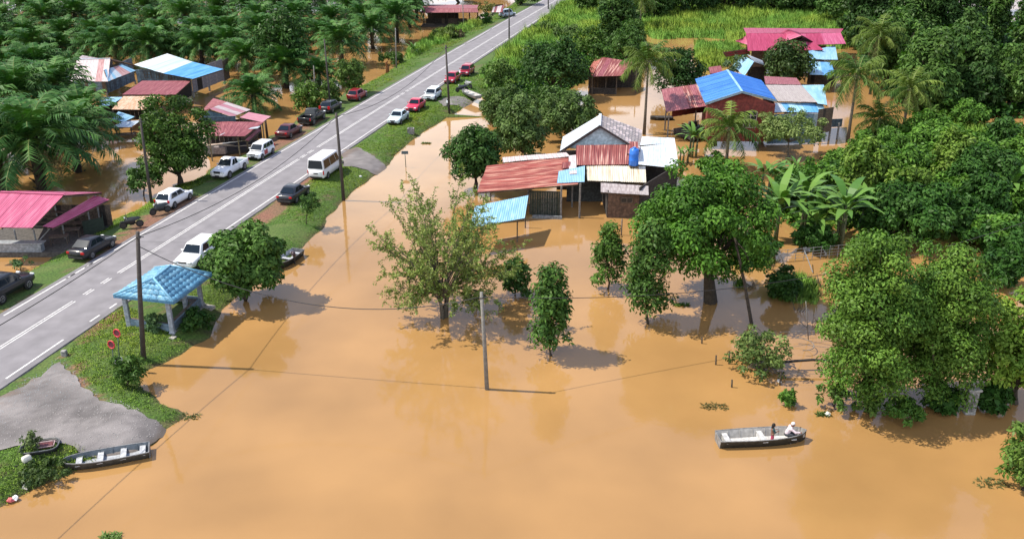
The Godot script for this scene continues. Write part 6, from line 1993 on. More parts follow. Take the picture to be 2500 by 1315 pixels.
func blue_house() -> void:
	rng.seed = 81
	var t := thing("red_house", "red walled house with vivid blue gable roof standing in the flood", "house", Vector3(27.55, 0, -107.52))
	var rb: Vector3 = Vector3(27.64, 7, -116.37)
	var rf: Vector3 = Vector3(26.48, 7, -103.38)
	var l0: Vector3 = Vector3(22.47, 5.5, -103.93)
	var l1: Vector3 = Vector3(23.99, 5.5, -118.13)
	var e0: Vector3 = Vector3(31.08, 5.6, -104.99)
	var e1: Vector3 = Vector3(32.32, 5.6, -116.82)
	roof(t, "roof", l0, l1, rb, rf, [R_BLUE()[0], sheet_mat("blue_light", [[0.0, Color(0.02, 0.14, 0.5)], [1.0, Color(0.05, 0.2, 0.56)]], 0.6, 0.0, 0.4, 0.06, 24)], 1.2, 4, 0.02)
	roof(t, "roof", e0, e1, rb, rf, R_BLUE(), 1.2, 4, 0.02)
	ridge_cap(t, rf, rb, R_SKY()[0])
	var bb := MB.new(t.position)
	bb.beam(l0 + Vector3(0, -0.05, 0.05), rf + Vector3(0, -0.05, 0.05), 0.06, 0.26)
	bb.beam(e0 + Vector3(0, -0.05, 0.05), rf + Vector3(0, -0.05, 0.05), 0.06, 0.26)
	part("barge_board", bb.done(), worn("barge_blue", Color(0.3, 0.42, 0.5), 0.7, 0.8, 0.7), t)
	var red := worn("red_wall", Color(0.24, 0.045, 0.035), 0.85, 0.5, 0.7)
	var redb := worn("red_wall_b", Color(0.2, 0.038, 0.032), 0.85, 0.5, 0.7)
	var z := rf.z - 0.8
	var fa := Vector3(l0.x + 0.5, 0, z)
	var fb := Vector3(e0.x - 0.4, 0, z)
	planks(t, "wall", fa, fb, 0.9, 5.35, [red, redb], 0.42)
	var gm := MB.new(t.position)
	for s in [0.0, -0.1]:
		gm.tri(Vector3(fa.x, 5.3, z + s), Vector3(fb.x, 5.3, z + s), Vector3(rf.x, 6.8, z + s))
	part("gable_wall", gm.done(), red, t)
	wall_part(t, "wall", fa, Vector3(fa.x + 1.6, 0, z - 10.5), 0.9, 5.3, red, 0.12)
	wall_part(t, "wall", fb, Vector3(fb.x + 1.4, 0, z - 10), 0.9, 5.3, redb, 0.12)
	window(t, Vector3(rf.x + 0.75, 0, z + 0.06), Vector3(rf.x + 2.2, 0, z + 0.06), 2.6, 4.5, worn("window_frame_pink", Color(0.5, 0.42, 0.42), 0.7, 0.8, 0.8), 2, 4)
	roof(t, "porch_roof", Vector3(18.75, 3.5, -108.15), Vector3(23.33, 4.4, -107.28), Vector3(23.6, 5.3, -115.69), Vector3(19.44, 4.4, -116.97), [R_MAROON()[0], R_MAROON()[1], R_STRIPE()[0]], 0.95)
	posts(t, [Vector3(19.3, 3.09, -109.27), Vector3(19.54, 2.96, -112.93), Vector3(22.84, 3.22, -110.46)], 0.16, worn("grey_post", Color.WHITE))
	planks(t, "porch_wall", Vector3(19.66, 2.6, -109.38), Vector3(24.51, 2.6, -112.22), 2.6, 3.5, [red, redb], 0.4)
	wall_part(t, "porch_floor", Vector3(20.96, 0, -108.48), Vector3(24.64, 0, -110.46), 0.3, 1.0, DARKW(), 3.5)
	window(t, Vector3(21.57, 1.2, -108.22), Vector3(22.89, 1.2, -108.83), 1.5, 2.3, WALLB(), 1, 1)
	var lad := MB.new(t.position)
	for i in 5: lad.beam(Vector3(19.79, 0.52, -109.27), Vector3(20.8, 0.52, -109.27), 0.05)
	part("step_rail", lad.done(), WOOD(), t)
	roof(t, "roof", Vector3(32.4, 4.6, -109.06), Vector3(37.03, 4.6, -108.39), Vector3(36.54, 5.6, -113.7), Vector3(32.06, 5.6, -113.96), [R_PALE()[0], R_GREY()[1]], 1.0)
	roof(t, "roof", Vector3(38.58, 4.8, -122.52), Vector3(34.49, 4.8, -123.66), Vector3(32.19, 5.6, -114.47), Vector3(36.61, 5.6, -113.96), R_MAROON(), 1.0)
	roof(t, "roof", Vector3(37.02, 4.5, -108.16), Vector3(38.1, 4.4, -107.94), Vector3(39.8, 5.4, -114.94), Vector3(36.75, 5.5, -114.19), R_SKY(), 0.9)
	roof(t, "awning", Vector3(30.65, 3.6, -107.09), Vector3(33.29, 3.6, -107.72), Vector3(32.78, 4.4, -109.28), Vector3(30.1, 4.4, -108.39), [R_SKY()[1], R_ZINC()[0]], 0.9)
	roof(t, "awning", Vector3(33.29, 3.6, -107.72), Vector3(37.91, 3.6, -107.3), Vector3(37.86, 4.4, -109.06), Vector3(32.68, 4.4, -109.28), [R_SKY()[0], sheet_mat("mid_blue_a", [])], 0.9)
	var k0: Vector3 = Vector3(30.81, 0, -106.19)
	var k1: Vector3 = Vector3(36.67, 0, -106.57)
	planks(t, "annex_wall", Vector3(k0.x, 0, k0.z), Vector3(k1.x, 0, k1.z), 0.1, 3.7, [worn("pale_blue_wall", Color.WHITE), worn("annex_white", Color(0.33, 0.42, 0.48), 0.85, 0.6, 0.7)], 0.5)
	planks(t, "wall", Vector3(k1.x, 0, k1.z), Vector3(k1.x + 2.2, 0, k1.z - 1.2), 1.2, 4.2, [DARKW(), WOOD()], 0.4)
	wall_part(t, "veranda", Vector3(38.45, 1.5, -109.68), Vector3(41.03, 1.5, -110.1), 1.2, 2.2, worn("grey_blue_wall", Color.WHITE), 0.12)
	posts(t, [Vector3(40.1, 2.05, -108.48), Vector3(38.96, 2.15, -108.09), Vector3(37.76, 2.29, -107.52)], 0.2, CONC())

func pink_house() -> void:
	rng.seed = 91
	var t := thing("pink_roof_house", "far house with long bright pink roof before the grass field", "house", Vector3(44.73, 0, -152.28))
	var P := R_PINK()
	var Q: Array = [sheet_mat("rose_a", [[0.0, Color(0.27, 0.022, 0.065)], [0.5, Color(0.33, 0.034, 0.09)], [1.0, Color(0.4, 0.06, 0.13)]], 0.5, 0.05, 0.5, 0.06, 44)]
	roof(t, "main_roof", Vector3(38.13, 4.2, -147.81), Vector3(50.69, 4.2, -148.6), Vector3(48.61, 6, -154.02), Vector3(39.27, 6, -154.47), Q, 1.0)
	roof(t, "roof", Vector3(47.5, 4.8, -149.75), Vector3(55.47, 4.6, -152.25), Vector3(55.29, 6, -154.93), Vector3(48.27, 6, -154.02), [Q[0], P[0]], 1.0)
	roof(t, "hip_end", Vector3(39.44, 4.3, -153.29), Vector3(38.2, 4.3, -157.17), Vector3(38.82, 5.1, -155.08), Vector3(39.48, 5.5, -155.12), P, 1.0)
	roof(t, "roof", Vector3(61.39, 4.4, -170.84), Vector3(43.07, 4.4, -171.88), Vector3(39.27, 6, -154.47), Vector3(55.29, 6, -154.93), Q, 1.2)
	roof(t, "cross_gable_roof", Vector3(44.52, 4.9, -151.62), Vector3(45.53, 5.2, -158.49), Vector3(46.07, 6.7, -153.8), Vector3(47.19, 6.3, -149.79), P, 0.9)
	roof(t, "cross_gable_roof", Vector3(50.07, 4.9, -151.62), Vector3(50.75, 5.2, -158.49), Vector3(46.07, 6.7, -153.8), Vector3(47.19, 6.3, -149.79), Q, 0.9)
	var gs := MB.new(t.position)
	for s in [0.5, 0.4]: gs.tri(Vector3(46.72, 4.75, -152.15) + Vector3(0, 0, s), Vector3(50.39, 4.75, -152.15) + Vector3(0, 0, s), Vector3(47.59, 6.05, -150.58) + Vector3(0, 0, s))
	part("gable_wall", gs.done(), DARKW(), t)
	planks(t, "wall", Vector3(39.91, 0, -152.28), Vector3(52.64, 0, -153.37), 0.3, 4.2, [WOOD(), worn("pink_house_wall", Color(0.3, 0.22, 0.2), 0.85, 0.6, 0.7)], 0.8)
	roof(t, "low_roof", Vector3(34.48, 3.4, -147.15), Vector3(39.2, 3.4, -150.23), Vector3(38.45, 4.3, -149.19), Vector3(33.7, 4.3, -146.05), [Q[0], R_MAROON()[0]], 1.0)
	roof(t, "annex_roof", Vector3(47.13, 3.2, -146.05), Vector3(52, 3.2, -145.31), Vector3(53.81, 4.3, -152.45), Vector3(47.99, 4.2, -147.81), R_SKY(), 0.9)
	roof(t, "annex_roof", Vector3(44.88, 2.6, -136.26), Vector3(48.49, 2.6, -135.63), Vector3(50.05, 3.3, -142.59), Vector3(46.8, 3.3, -143.3), [sheet_mat("mid_blue_a", []), R_SKY()[0]], 0.9)
	posts(t, [Vector3(46.64, 3.48, -143.71), Vector3(51.2, 3.23, -143.71), Vector3(48.64, 2.41, -135.98)], 0.16, WOOD())
	planks(t, "annex_wall", Vector3(46.48, 0, -142.1), Vector3(51, 0, -142.1), 0.0, 2.6, [DARKW(), WOOD()], 0.6)
	t = thing("blue_gable_hut", "small hut with pale blue gable roof behind the vivid blue roof", "hut", Vector3(38.09, 0, -142.1))
	roof(t, "roof", Vector3(34.72, 2.6, -135), Vector3(34.95, 2.6, -143.63), Vector3(36.41, 4.2, -143.62), Vector3(36.82, 4.2, -138.24), R_SKY(), 0.9)
	roof(t, "roof", Vector3(39.39, 3, -141.44), Vector3(40.1, 3, -145.71), Vector3(37.23, 4.2, -144.36), Vector3(36.73, 4.2, -137.9), R_ZINC(), 0.9)
	planks(t, "wall", Vector3(36.7, 0, -141.15), Vector3(39.89, 0, -142.1), 0.0, 2.8, [DARKW()], 0.5)
	t = thing("red_shed", "low shed with dull red roof beside the bushy dark tree", "shed", Vector3(33.8, 0, -148.74))
	roof(t, "roof", Vector3(30.49, 2.2, -138.99), Vector3(32.66, 2.2, -140.31), Vector3(32.76, 2.8, -142.54), Vector3(30.56, 2.8, -141.15), R_MAROON(), 0.9)
	posts(t, [Vector3(31.65, 1.3, -143.71), Vector3(33.55, 1.3, -144.36)], 0.14, WOOD())

func far_stalls() -> void:
	rng.seed = 95
	var t := thing("long_shed", "long open shed with dusty red roof beside the far road", "shed", Vector3(-14.58, 0.3, -205.77))
	roof(t, "roof", Vector3(-19.88, 3.3, -202.29), Vector3(-7.33, 3.3, -202.98), Vector3(-7.61, 4.1, -203.52), Vector3(-19.49, 4.1, -204.23), R_MAROON(), 1.2, 4)
	roof(t, "roof", Vector3(-7.78, 3.3, -216.16), Vector3(-20.96, 3.3, -216.95), Vector3(-19.49, 4.1, -204.23), Vector3(-7.61, 4.1, -203.52), R_MAROON(), 1.2, 4)
	posts(t, [Vector3(-19.53, 2.84, -205.21), Vector3(-17.11, 2.68, -206.49), Vector3(-14.56, 2.68, -206.49), Vector3(-12.01, 2.68, -206.49), Vector3(-9.4, 2.93, -205.21), Vector3(-7.64, 2.77, -206.49)], 0.25, DARKW())
	planks(t, "counter", Vector3(-19.25, 0.3, -207.06), Vector3(-10.08, 0.3, -207.06), 0.3, 1.5, [DARKW(), WOOD()], 0.7)
	wall_part(t, "floor_slab", Vector3(-20.05, 0.3, -205.77), Vector3(-7.47, 0.3, -205.77), -0.3, 0.35, DARKW(), 4.0)
	planks(t, "wall", Vector3(-19.25, 0.3, -212.37), Vector3(-12.39, 0.3, -212.37), 0.3, 3.2, [DARKW()], 0.8)
	t = thing("small_shed", "small shed with red brown roof next to the farthest car", "shed", Vector3(-3.48, 0.3, -225.33))
	roof(t, "roof", Vector3(-4.66, 2.2, -211.74), Vector3(-2.24, 2.2, -211.74), Vector3(-1.81, 3.2, -217.01), Vector3(-4.31, 3.2, -213.18), [R_MAROON()[1], R_PALE()[0]], 1.0)
	posts(t, [Vector3(-4.67, 1.06, -220.85), Vector3(-2.43, 1.06, -220.85)], 0.2, DARKW())
	planks(t, "wall", Vector3(-4.57, 0.3, -225.33), Vector3(-2.19, 0.3, -226.09), 0.3, 2.3, [DARKW()], 0.6)

# ------------------------------------------------------------------ trees one by one
const MANGO_A := Color(0.025, 0.075, 0.012)
const MANGO_B := Color(0.08, 0.19, 0.025)
const LIME_A := Color(0.05, 0.11, 0.02)
const LIME_B := Color(0.14, 0.22, 0.045)
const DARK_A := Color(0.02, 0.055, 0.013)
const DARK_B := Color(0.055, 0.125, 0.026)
const DUST_A := Color(0.045, 0.09, 0.025)
const DUST_B := Color(0.12, 0.18, 0.055)

func near_trees() -> void:
	feathery("feathery_tree", "wispy olive green tree with drooping feathery sprays in the middle of the flood", Vector3(-4.9, 0, -58.69), Vector3(0.3, 5.35, 0), Vector3(5.03, 5.28, 5.03))
	tree("mango_tree", "large dense mango tree with thick dark trunk right of the flooded house", "tree", Vector3(14.92, 0, -61.27), Vector3(-0.83, 6.35, 0), Vector3(5.02, 4.43, 5.02), {"a": MANGO_A, "b": Color(0.095, 0.21, 0.028), "n": 32000, "leaf": 0.32, "clumps": 46, "r": 0.42, "limbs": 12, "spread": 0.95})
	tree("column_tree", "slim tiered young tree standing alone in open water", "tree", Vector3(2.59, 0, -52.94), Vector3(-0.09, 3.61, 0), Vector3(1.92, 3.53, 1.92), {"a": Color(0.03, 0.075, 0.02), "b": Color(0.08, 0.16, 0.03), "n": 4200, "leaf": 0.32, "clumps": 34, "r": 0.08, "spread": 1.0, "cone": 0.75, "low": true})
	tree("column_tree", "slim young tree in front of the brown walled house corner", "tree", Vector3(7.47, 0, -63.73), Vector3(-0.09, 3, 0), Vector3(1.69, 2.7, 1.69), {"a": Color(0.04, 0.09, 0.02), "b": Color(0.1, 0.19, 0.035), "n": 2600, "leaf": 0.32, "clumps": 26, "r": 0.07, "spread": 1.0, "cone": 0.7})
	tree("column_tree", "taller slim tree touching the left side of the mango tree", "tree", Vector3(9.71, 0, -57.7), Vector3(-0.18, 4.04, 0), Vector3(2.17, 4.02, 2.17), {"a": Color(0.035, 0.08, 0.02), "b": Color(0.09, 0.17, 0.035), "n": 5200, "leaf": 0.32, "clumps": 34, "r": 0.09, "spread": 1.0, "cone": 0.5, "low": true})
	tree("column_tree", "small dark sapling between the feathery tree and the lone column tree", "tree", Vector3(0.25, 0, -62.45), Vector3(0.03, 1.64, 0), Vector3(1.45, 1.64, 1.45), {"a": DARK_A, "b": Color(0.06, 0.13, 0.03), "n": 1700, "leaf": 0.34, "clumps": 22, "r": 0.06, "spread": 0.9, "cone": 0.5})
	tree("leafy_bush_tree", "broad leafy tree on the bank between pavilion and boat", "tree", Vector3(-20.11, 0.2, -61.57), Vector3(0.32, 3.1, 0), Vector3(3.29, 2.98, 3.29), {"a": Color(0.035, 0.085, 0.02), "b": Color(0.1, 0.19, 0.04), "n": 12000, "leaf": 0.38, "clumps": 20, "spread": 1.15, "low": true, "r": 0.2, "limbs": 10, "thin": 0.5})
	tree("roadside_tree", "round dense tree by the road behind the white hatchback", "tree", Vector3(-34.13, 0.5, -88.72), Vector3(-0.06, 4.58, 0), Vector3(4.03, 4.49, 4.03), {"a": Color(0.025, 0.06, 0.014), "b": Color(0.085, 0.16, 0.03), "n": 13000, "leaf": 0.38, "clumps": 36, "r": 0.28, "limbs": 10, "spread": 0.85})
	tree("roadside_shrub", "small leafy shrub at the foot of the leaning pole", "shrub", Vector3(-37.04, 0.1, -86.2), Vector3(0.39, 1.95, 0), Vector3(1.8, 1.5, 1.8), {"a": Color(0.04, 0.09, 0.025), "b": Color(0.09, 0.17, 0.04), "n": 1600, "leaf": 0.4, "clumps": 16, "r": 0.07})
	tree("twin_tree", "big pale leaved tree, left half of the pair beside the pipe gate", "tree", Vector3(21.4, 0, -46.22), Vector3(-0.81, 5.97, 0), Vector3(3.09, 5.24, 3.09), {"a": Color(0.05, 0.12, 0.02), "b": Color(0.13, 0.225, 0.036), "n": 44000, "leaf": 0.21, "clumps": 64, "r": 0.25, "limbs": 12, "spread": 0.9, "low": true, "thin": 0.5})
	tree("twin_tree", "big pale leaved tree, right half of the pair above the white pillar", "tree", Vector3(25.86, 0, -46.91), Vector3(-0.75, 5, 0), Vector3(2.92, 5.35, 2.92), {"a": Color(0.05, 0.12, 0.02), "b": Color(0.13, 0.225, 0.036), "n": 42000, "leaf": 0.21, "clumps": 64, "r": 0.25, "limbs": 12, "spread": 0.9, "thin": 0.5})
	tree("lime_tree", "bright yellow green tree at the right edge of the picture", "tree", Vector3(30.39, 0, -46.91), Vector3(-0.39, 3.91, 0), Vector3(2.71, 3.53, 2.71), {"a": Color(0.09, 0.18, 0.025), "b": Color(0.24, 0.36, 0.055), "low": true, "n": 9500, "leaf": 0.32, "clumps": 40, "r": 0.18, "spread": 0.8, "thin": 0.5})
	tree("corner_shrub", "leafy shrub standing in the water at the lower right edge", "shrub", Vector3(26.53, 0, -38.48), Vector3(-0.05, 2.09, 0), Vector3(1.46, 2.12, 1.46), {"a": LIME_A, "b": LIME_B, "n": 3800, "leaf": 0.28, "clumps": 30, "r": 0.1, "thin": 0.5})
	tree("thin_tree", "thin pale stemmed tree at the left end of the pipe gate", "tree", Vector3(16.17, 0, -50.91), Vector3(-0.32, 1.27, 0), Vector3(2.17, 1.99, 2.17), {"a": Color(0.05, 0.1, 0.025), "b": Color(0.15, 0.2, 0.06), "n": 2400, "leaf": 0.26, "clumps": 24, "r": 0.07, "spread": 0.75, "pale": true, "limbs": 14, "thin": 0.5})
	tree("water_shrub", "tiny round shrub in the water above the rowing boat", "shrub", Vector3(16.61, 0, -46.68), Vector3(-0.07, 0.58, 0), Vector3(0.54, 0.62, 0.54), {"a": Color(0.04, 0.1, 0.02), "b": Color(0.1, 0.2, 0.03), "n": 500, "leaf": 0.26, "clumps": 9, "bush": true, "thin": 0.5})
	tree("water_shrub", "spindly shrub with pale stems left of the low hedge", "shrub", Vector3(19.32, 0, -46.22), Vector3(-0.2, 1.09, 0), Vector3(1.02, 1.07, 1.02), {"a": Color(0.05, 0.11, 0.025), "b": Color(0.12, 0.2, 0.04), "n": 650, "leaf": 0.26, "clumps": 14, "r": 0.03, "spread": 0.6, "thin": 0.5})
	tree("water_shrub", "loose shrub below the left tree of the pair", "shrub", Vector3(21.11, 0, -45.76), Vector3(-0.13, 0.98, 0), Vector3(0.94, 1.13, 0.94), {"a": Color(0.05, 0.11, 0.025), "b": Color(0.12, 0.2, 0.04), "n": 800, "leaf": 0.28, "clumps": 14, "r": 0.03, "spread": 0.65, "thin": 0.5})
	tree("water_shrub", "low green hedge bush at the water's edge under the pair of trees", "shrub", Vector3(23.06, 0, -44.88), Vector3(-0.25, 0.92, 0), Vector3(1.21, 0.71, 1.21), {"a": Color(0.04, 0.1, 0.02), "b": Color(0.09, 0.18, 0.03), "n": 2200, "leaf": 0.22, "clumps": 20, "bush": true})
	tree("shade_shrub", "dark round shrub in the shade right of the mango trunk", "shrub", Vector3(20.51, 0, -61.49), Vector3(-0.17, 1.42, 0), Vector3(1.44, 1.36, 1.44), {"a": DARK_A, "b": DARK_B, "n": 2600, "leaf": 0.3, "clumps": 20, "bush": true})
	tree("verge_sapling", "thin sapling on the green verge below the dark sedan", "tree", Vector3(-18.67, 0.4, -76.85), Vector3(0.4, 2.16, 0), Vector3(1.16, 1.1, 1.16), {"a": Color(0.04, 0.085, 0.025), "b": Color(0.08, 0.16, 0.035), "n": 700, "leaf": 0.3, "clumps": 12, "r": 0.04, "spread": 0.75})
	tree("pavilion_shrub", "dark bushy shrub against the right wall of the pavilion", "shrub", Vector3(-22.15, 0.2, -55.9), Vector3(0.33, 0.98, 0), Vector3(1.16, 1.09, 1.16), {"a": DARK_A, "b": DARK_B, "n": 2600, "leaf": 0.22, "clumps": 22, "bush": true})
	tree("pavilion_shrub", "pale green shrub between pole and pavilion columns", "shrub", Vector3(-24.67, 0.5, -55.13), Vector3(0.14, 0.78, 0), Vector3(0.63, 0.95, 0.63), {"a": Color(0.06, 0.12, 0.05), "b": Color(0.12, 0.2, 0.08), "n": 900, "leaf": 0.22, "clumps": 14, "bush": true})
	tree("bank_shrub", "low dark shrub on the bank left of the pavilion pole", "shrub", Vector3(-23.79, 0.4, -48.41), Vector3(0.2, 1.05, 0), Vector3(1.03, 1.05, 1.03), {"a": Color(0.03, 0.075, 0.015), "b": Color(0.08, 0.15, 0.03), "n": 1500, "leaf": 0.22, "clumps": 18, "r": 0.05})
	tree("bank_shrub", "thin leafy shrub growing beside the dark tub", "shrub", Vector3(-26.16, 0.4, -41.01), Vector3(0.07, 0.76, 0), Vector3(0.66, 0.69, 0.66), {"a": Color(0.06, 0.1, 0.035), "b": Color(0.14, 0.18, 0.07), "n": 420, "leaf": 0.2, "clumps": 10, "r": 0.025, "spread": 0.7})
	tree("bank_shrub", "scrubby shrub at the lower left bank by the outboard", "shrub", Vector3(-24.85, 0.2, -39.26), Vector3(0.19, 0.41, 0), Vector3(1.29, 0.27, 1.29), {"a": Color(0.03, 0.06, 0.02), "b": Color(0.08, 0.12, 0.035), "n": 1300, "leaf": 0.2, "clumps": 16, "bush": true})
	tree("stall_shrub", "small pale shrub on the grass before the food stall", "shrub", Vector3(-39.97, 0.2, -67.33), Vector3(0.18, 0.54, 0), Vector3(0.93, 0.52, 0.93), {"a": Color(0.06, 0.12, 0.05), "b": Color(0.12, 0.2, 0.08), "n": 350, "leaf": 0.22, "clumps": 8, "r": 0.03})
	tree("house_mango", "compact dark tree in two lobes left of the rusty wing", "tree", Vector3(-3.8, 0, -88.63), Vector3(0.14, 3.76, 0), Vector3(2.91, 3.33, 2.91), {"a": DARK_A, "b": Color(0.06, 0.125, 0.03), "n": 8500, "leaf": 0.42, "clumps": 34, "r": 0.2, "spread": 1.05})
	tree("bare_pole_tree", "tilted dark dead trunk leaning from the mango shade", "tree", Vector3(17.12, 0, -57.7), Vector3(-0.73, 4.29, 0), Vector3(0.43, 0.43, 0.43), {"a": DARK_A, "b": DARK_B, "n": 160, "leaf": 0.25, "clumps": 5, "r": 0.11, "limbs": 2, "lean": Vector3(-1.2, 2.2, -1.0)})

func palms() -> void:
	# oil palms: [base px on the water, crown height, scale], each placed by hand from the photograph's crowns
	var near := [
		[Vector3(-47.29, 0, -86.5), 4.6, 1.25, 0, "biggest oil palm, behind the pink roofed stall"], [Vector3(-51.76, 0, -87.55), 4.2, 1.1, 1, "oil palm at the left edge just above the pink roof"],
		[Vector3(-47.41, 0, -94.68), 3.4, 1.0, 2, "oil palm drooping over the flooded yard left of the round tree"], [Vector3(-59.38, 0, -116.81), 4.0, 1.05, 3, "oil palm in front of the faded hip roof"],
		[Vector3(-61.07, 0, -110.46), 4.2, 1.1, 1, "oil palm at the left edge beside the tin shelter"], [Vector3(-52.1, 0, -107.52), 2.6, 0.9, 0, "low oil palm left of the sky blue tin roof"],
		[Vector3(-35.43, 0, -122.63), 1.6, 0.85, 2, "low oil palm in the water right of the pale boarded house"], [Vector3(-59.14, 0, -98.64), 4.2, 1.1, 3, "oil palm cut by the left edge of the picture"],
		[Vector3(-34.79, 0, -138.98), 2.6, 0.95, 1, "oil palm in front of the round dark tree"], [Vector3(-43.3, 0, -147.02), 2.4, 0.95, 3, "oil palm behind the right end of the pale boarded house"],
		[Vector3(-29.53, 0, -157.89), 3.2, 1.0, 0, "oil palm behind the thin dark pole"], [Vector3(-26.61, 0, -174.9), 3.0, 0.95, 2, "oil palm left of the flooded field by the far road"],
		[Vector3(-29.73, 0, -138.98), 1.6, 0.75, 1, "small oil palm among bushes behind the black pickup"]]
	for p in near:
		palm("oil", "oil_palm", p[4], p[0], p[1], p[2], p[0].x * 3.7, p[3], "oil palms near the houses")
	var rows := [[215, 40, 175, 4], [165, 20, 560, 9], [128, -10, 800, 11], [100, 20, 980, 12], [72, -20, 1000, 14], [48, 5, 1010, 15], [22, -20, 1010, 16]]
	var nth := ["first", "second", "third", "fourth", "fifth", "sixth", "seventh", "eighth", "ninth", "tenth", "eleventh", "twelfth", "thirteenth", "fourteenth", "fifteenth", "sixteenth"]
	var rn := ["nearest", "second", "third", "fourth", "fifth", "sixth", "farthest"]
	rng.seed = 301
	var jit := []
	for r in 7:
		for i in 16: jit.append([rng.randf_range(-14, 14), rng.randf_range(-5, 5), rng.randf_range(0.76, 1.0), rng.randi() % 4])
	var houses := Rect2(-66, -140, 27, 24)
	for r in rows.size():
		var q: Array = rows[r]
		for i in q[3]:
			var e: Array = jit[r * 16 + i]
			var px: float = lerpf(q[1], q[2], i / maxf(1.0, q[3] - 1.0)) + e[0]
			var base := ground_at(px, q[0] + e[1])
			if houses.has_point(Vector2(base.x, base.z)): continue
			palm("oil", "oil_palm", "oil palm in the %s plantation row behind the houses, %s from the left" % [rn[r], nth[i]], base, [2.6, 3.2, 3.6, 4.2, 4.8, 5.6, 6.2][r] * e[2], e[2], e[0], e[3], "oil palms of the plantation")
	# coconut palms
	palm("coconut", "coconut_palm", "tall coconut palm standing before the open red hut", Vector3(16.63, 0, -110.87), 9.07, 1.0, 0.3, 0, "coconut palms")
	palm("coconut", "coconut_palm", "coconut palm in front of the red walled house", Vector3(23.51, 0, -95.45), 4.73, 0.92, 1.3, 1, "coconut palms")
	palm("coconut", "coconut_palm", "coconut palm at the right end of the vivid blue house", Vector3(41.08, 0, -107.52), 7.98, 1.05, 2.1, 0, "coconut palms")
	palm("coconut", "coconut_palm", "coconut palm right of the pink roofed house", Vector3(53.71, 0, -134.53), 8.53, 1.05, 0.9, 2, "coconut palms")
	palm("coconut", "coconut_palm", "coconut palm against the dark forest, crown spread to the right", Vector3(49.83, 0, -112.51), 5.49, 0.95, 3.4, 1, "coconut palms")
	palm("coconut", "coconut_palm", "short coconut palm with fronds near the water behind the hedge trees", Vector3(44.58, 0, -107.52), 2.8, 0.85, 4.0, 2, "coconut palms")
	palm("coconut", "coconut_palm", "coconut palm at the top edge above the open red hut", Vector3(27.6, 0, -198.63), 6.8, 1.1, 5.0, 2, "coconut palms")
	palm("coconut", "coconut_palm", "young coconut palm beside the bush left of the open hut", Vector3(7.1, 0, -131.71), 4.19, 0.6, 5.6, 0, "coconut palms")
	palm("coconut", "coconut_palm", "grey dead stemmed palm in the far right forest", Vector3(98.21, 0, -192.85), 8.25, 0.8, 1.6, 1, "coconut palms")
	banana("tall banana plant with broad leaves in front of the leafy thicket", Vector3(28.46, 0, -72.8), 8.0, 901, 8)
	banana("banana plant beside the right side of the mango tree", Vector3(23.21, 0, -73.78), 7.2, 902, 7)
	banana("pale banana plant left of the coconut palm by the red house", Vector3(20.71, 0, -100.31), 4.6, 903, 7)
	banana("banana plant half hidden at the white roof's right edge", Vector3(19.24, 0, -97.83), 2.6, 904, 6)
	banana("banana plant on the left verge of the far road", Vector3(-18.22, 0.2, -165.68), 3.2, 905, 7)
	banana("bright banana plant in the thicket near the right edge", Vector3(46.86, 0, -80.73), 6.0, 906, 7)
	banana("young banana plants low in the shade right of the mango tree", Vector3(26.15, 0, -72.8), 5.5, 907, 6)
	banana("slender banana plant left of the tall banana plant's leaves", Vector3(25.81, 0, -75.29), 6.5, 909, 7)
	banana("banana plant right of the tall banana plant, half under the dark wide tree", Vector3(31.31, 0, -75.81), 6.2, 910, 7)
	banana("banana plant at the mango crown's upper right edge", Vector3(24.97, 0, -83.71), 5.5, 911, 6)
	banana("banana plant behind the tin shelter's palms", Vector3(30, 0, -91.71), 3.0, 908, 6)

func ground_at(px: float, py: float) -> Vector3: # where the line of sight through a point of the photograph meets the water
	var p := deg_to_rad(23.08)
	var f := 2200.0
	var d := Vector3(px - 1250.0, -sin(p) * f + cos(p) * (657.5 - py), -cos(p) * f - sin(p) * (657.5 - py))
	return Vector3(0, 28.8, 0) + d * (-28.8 / d.y)

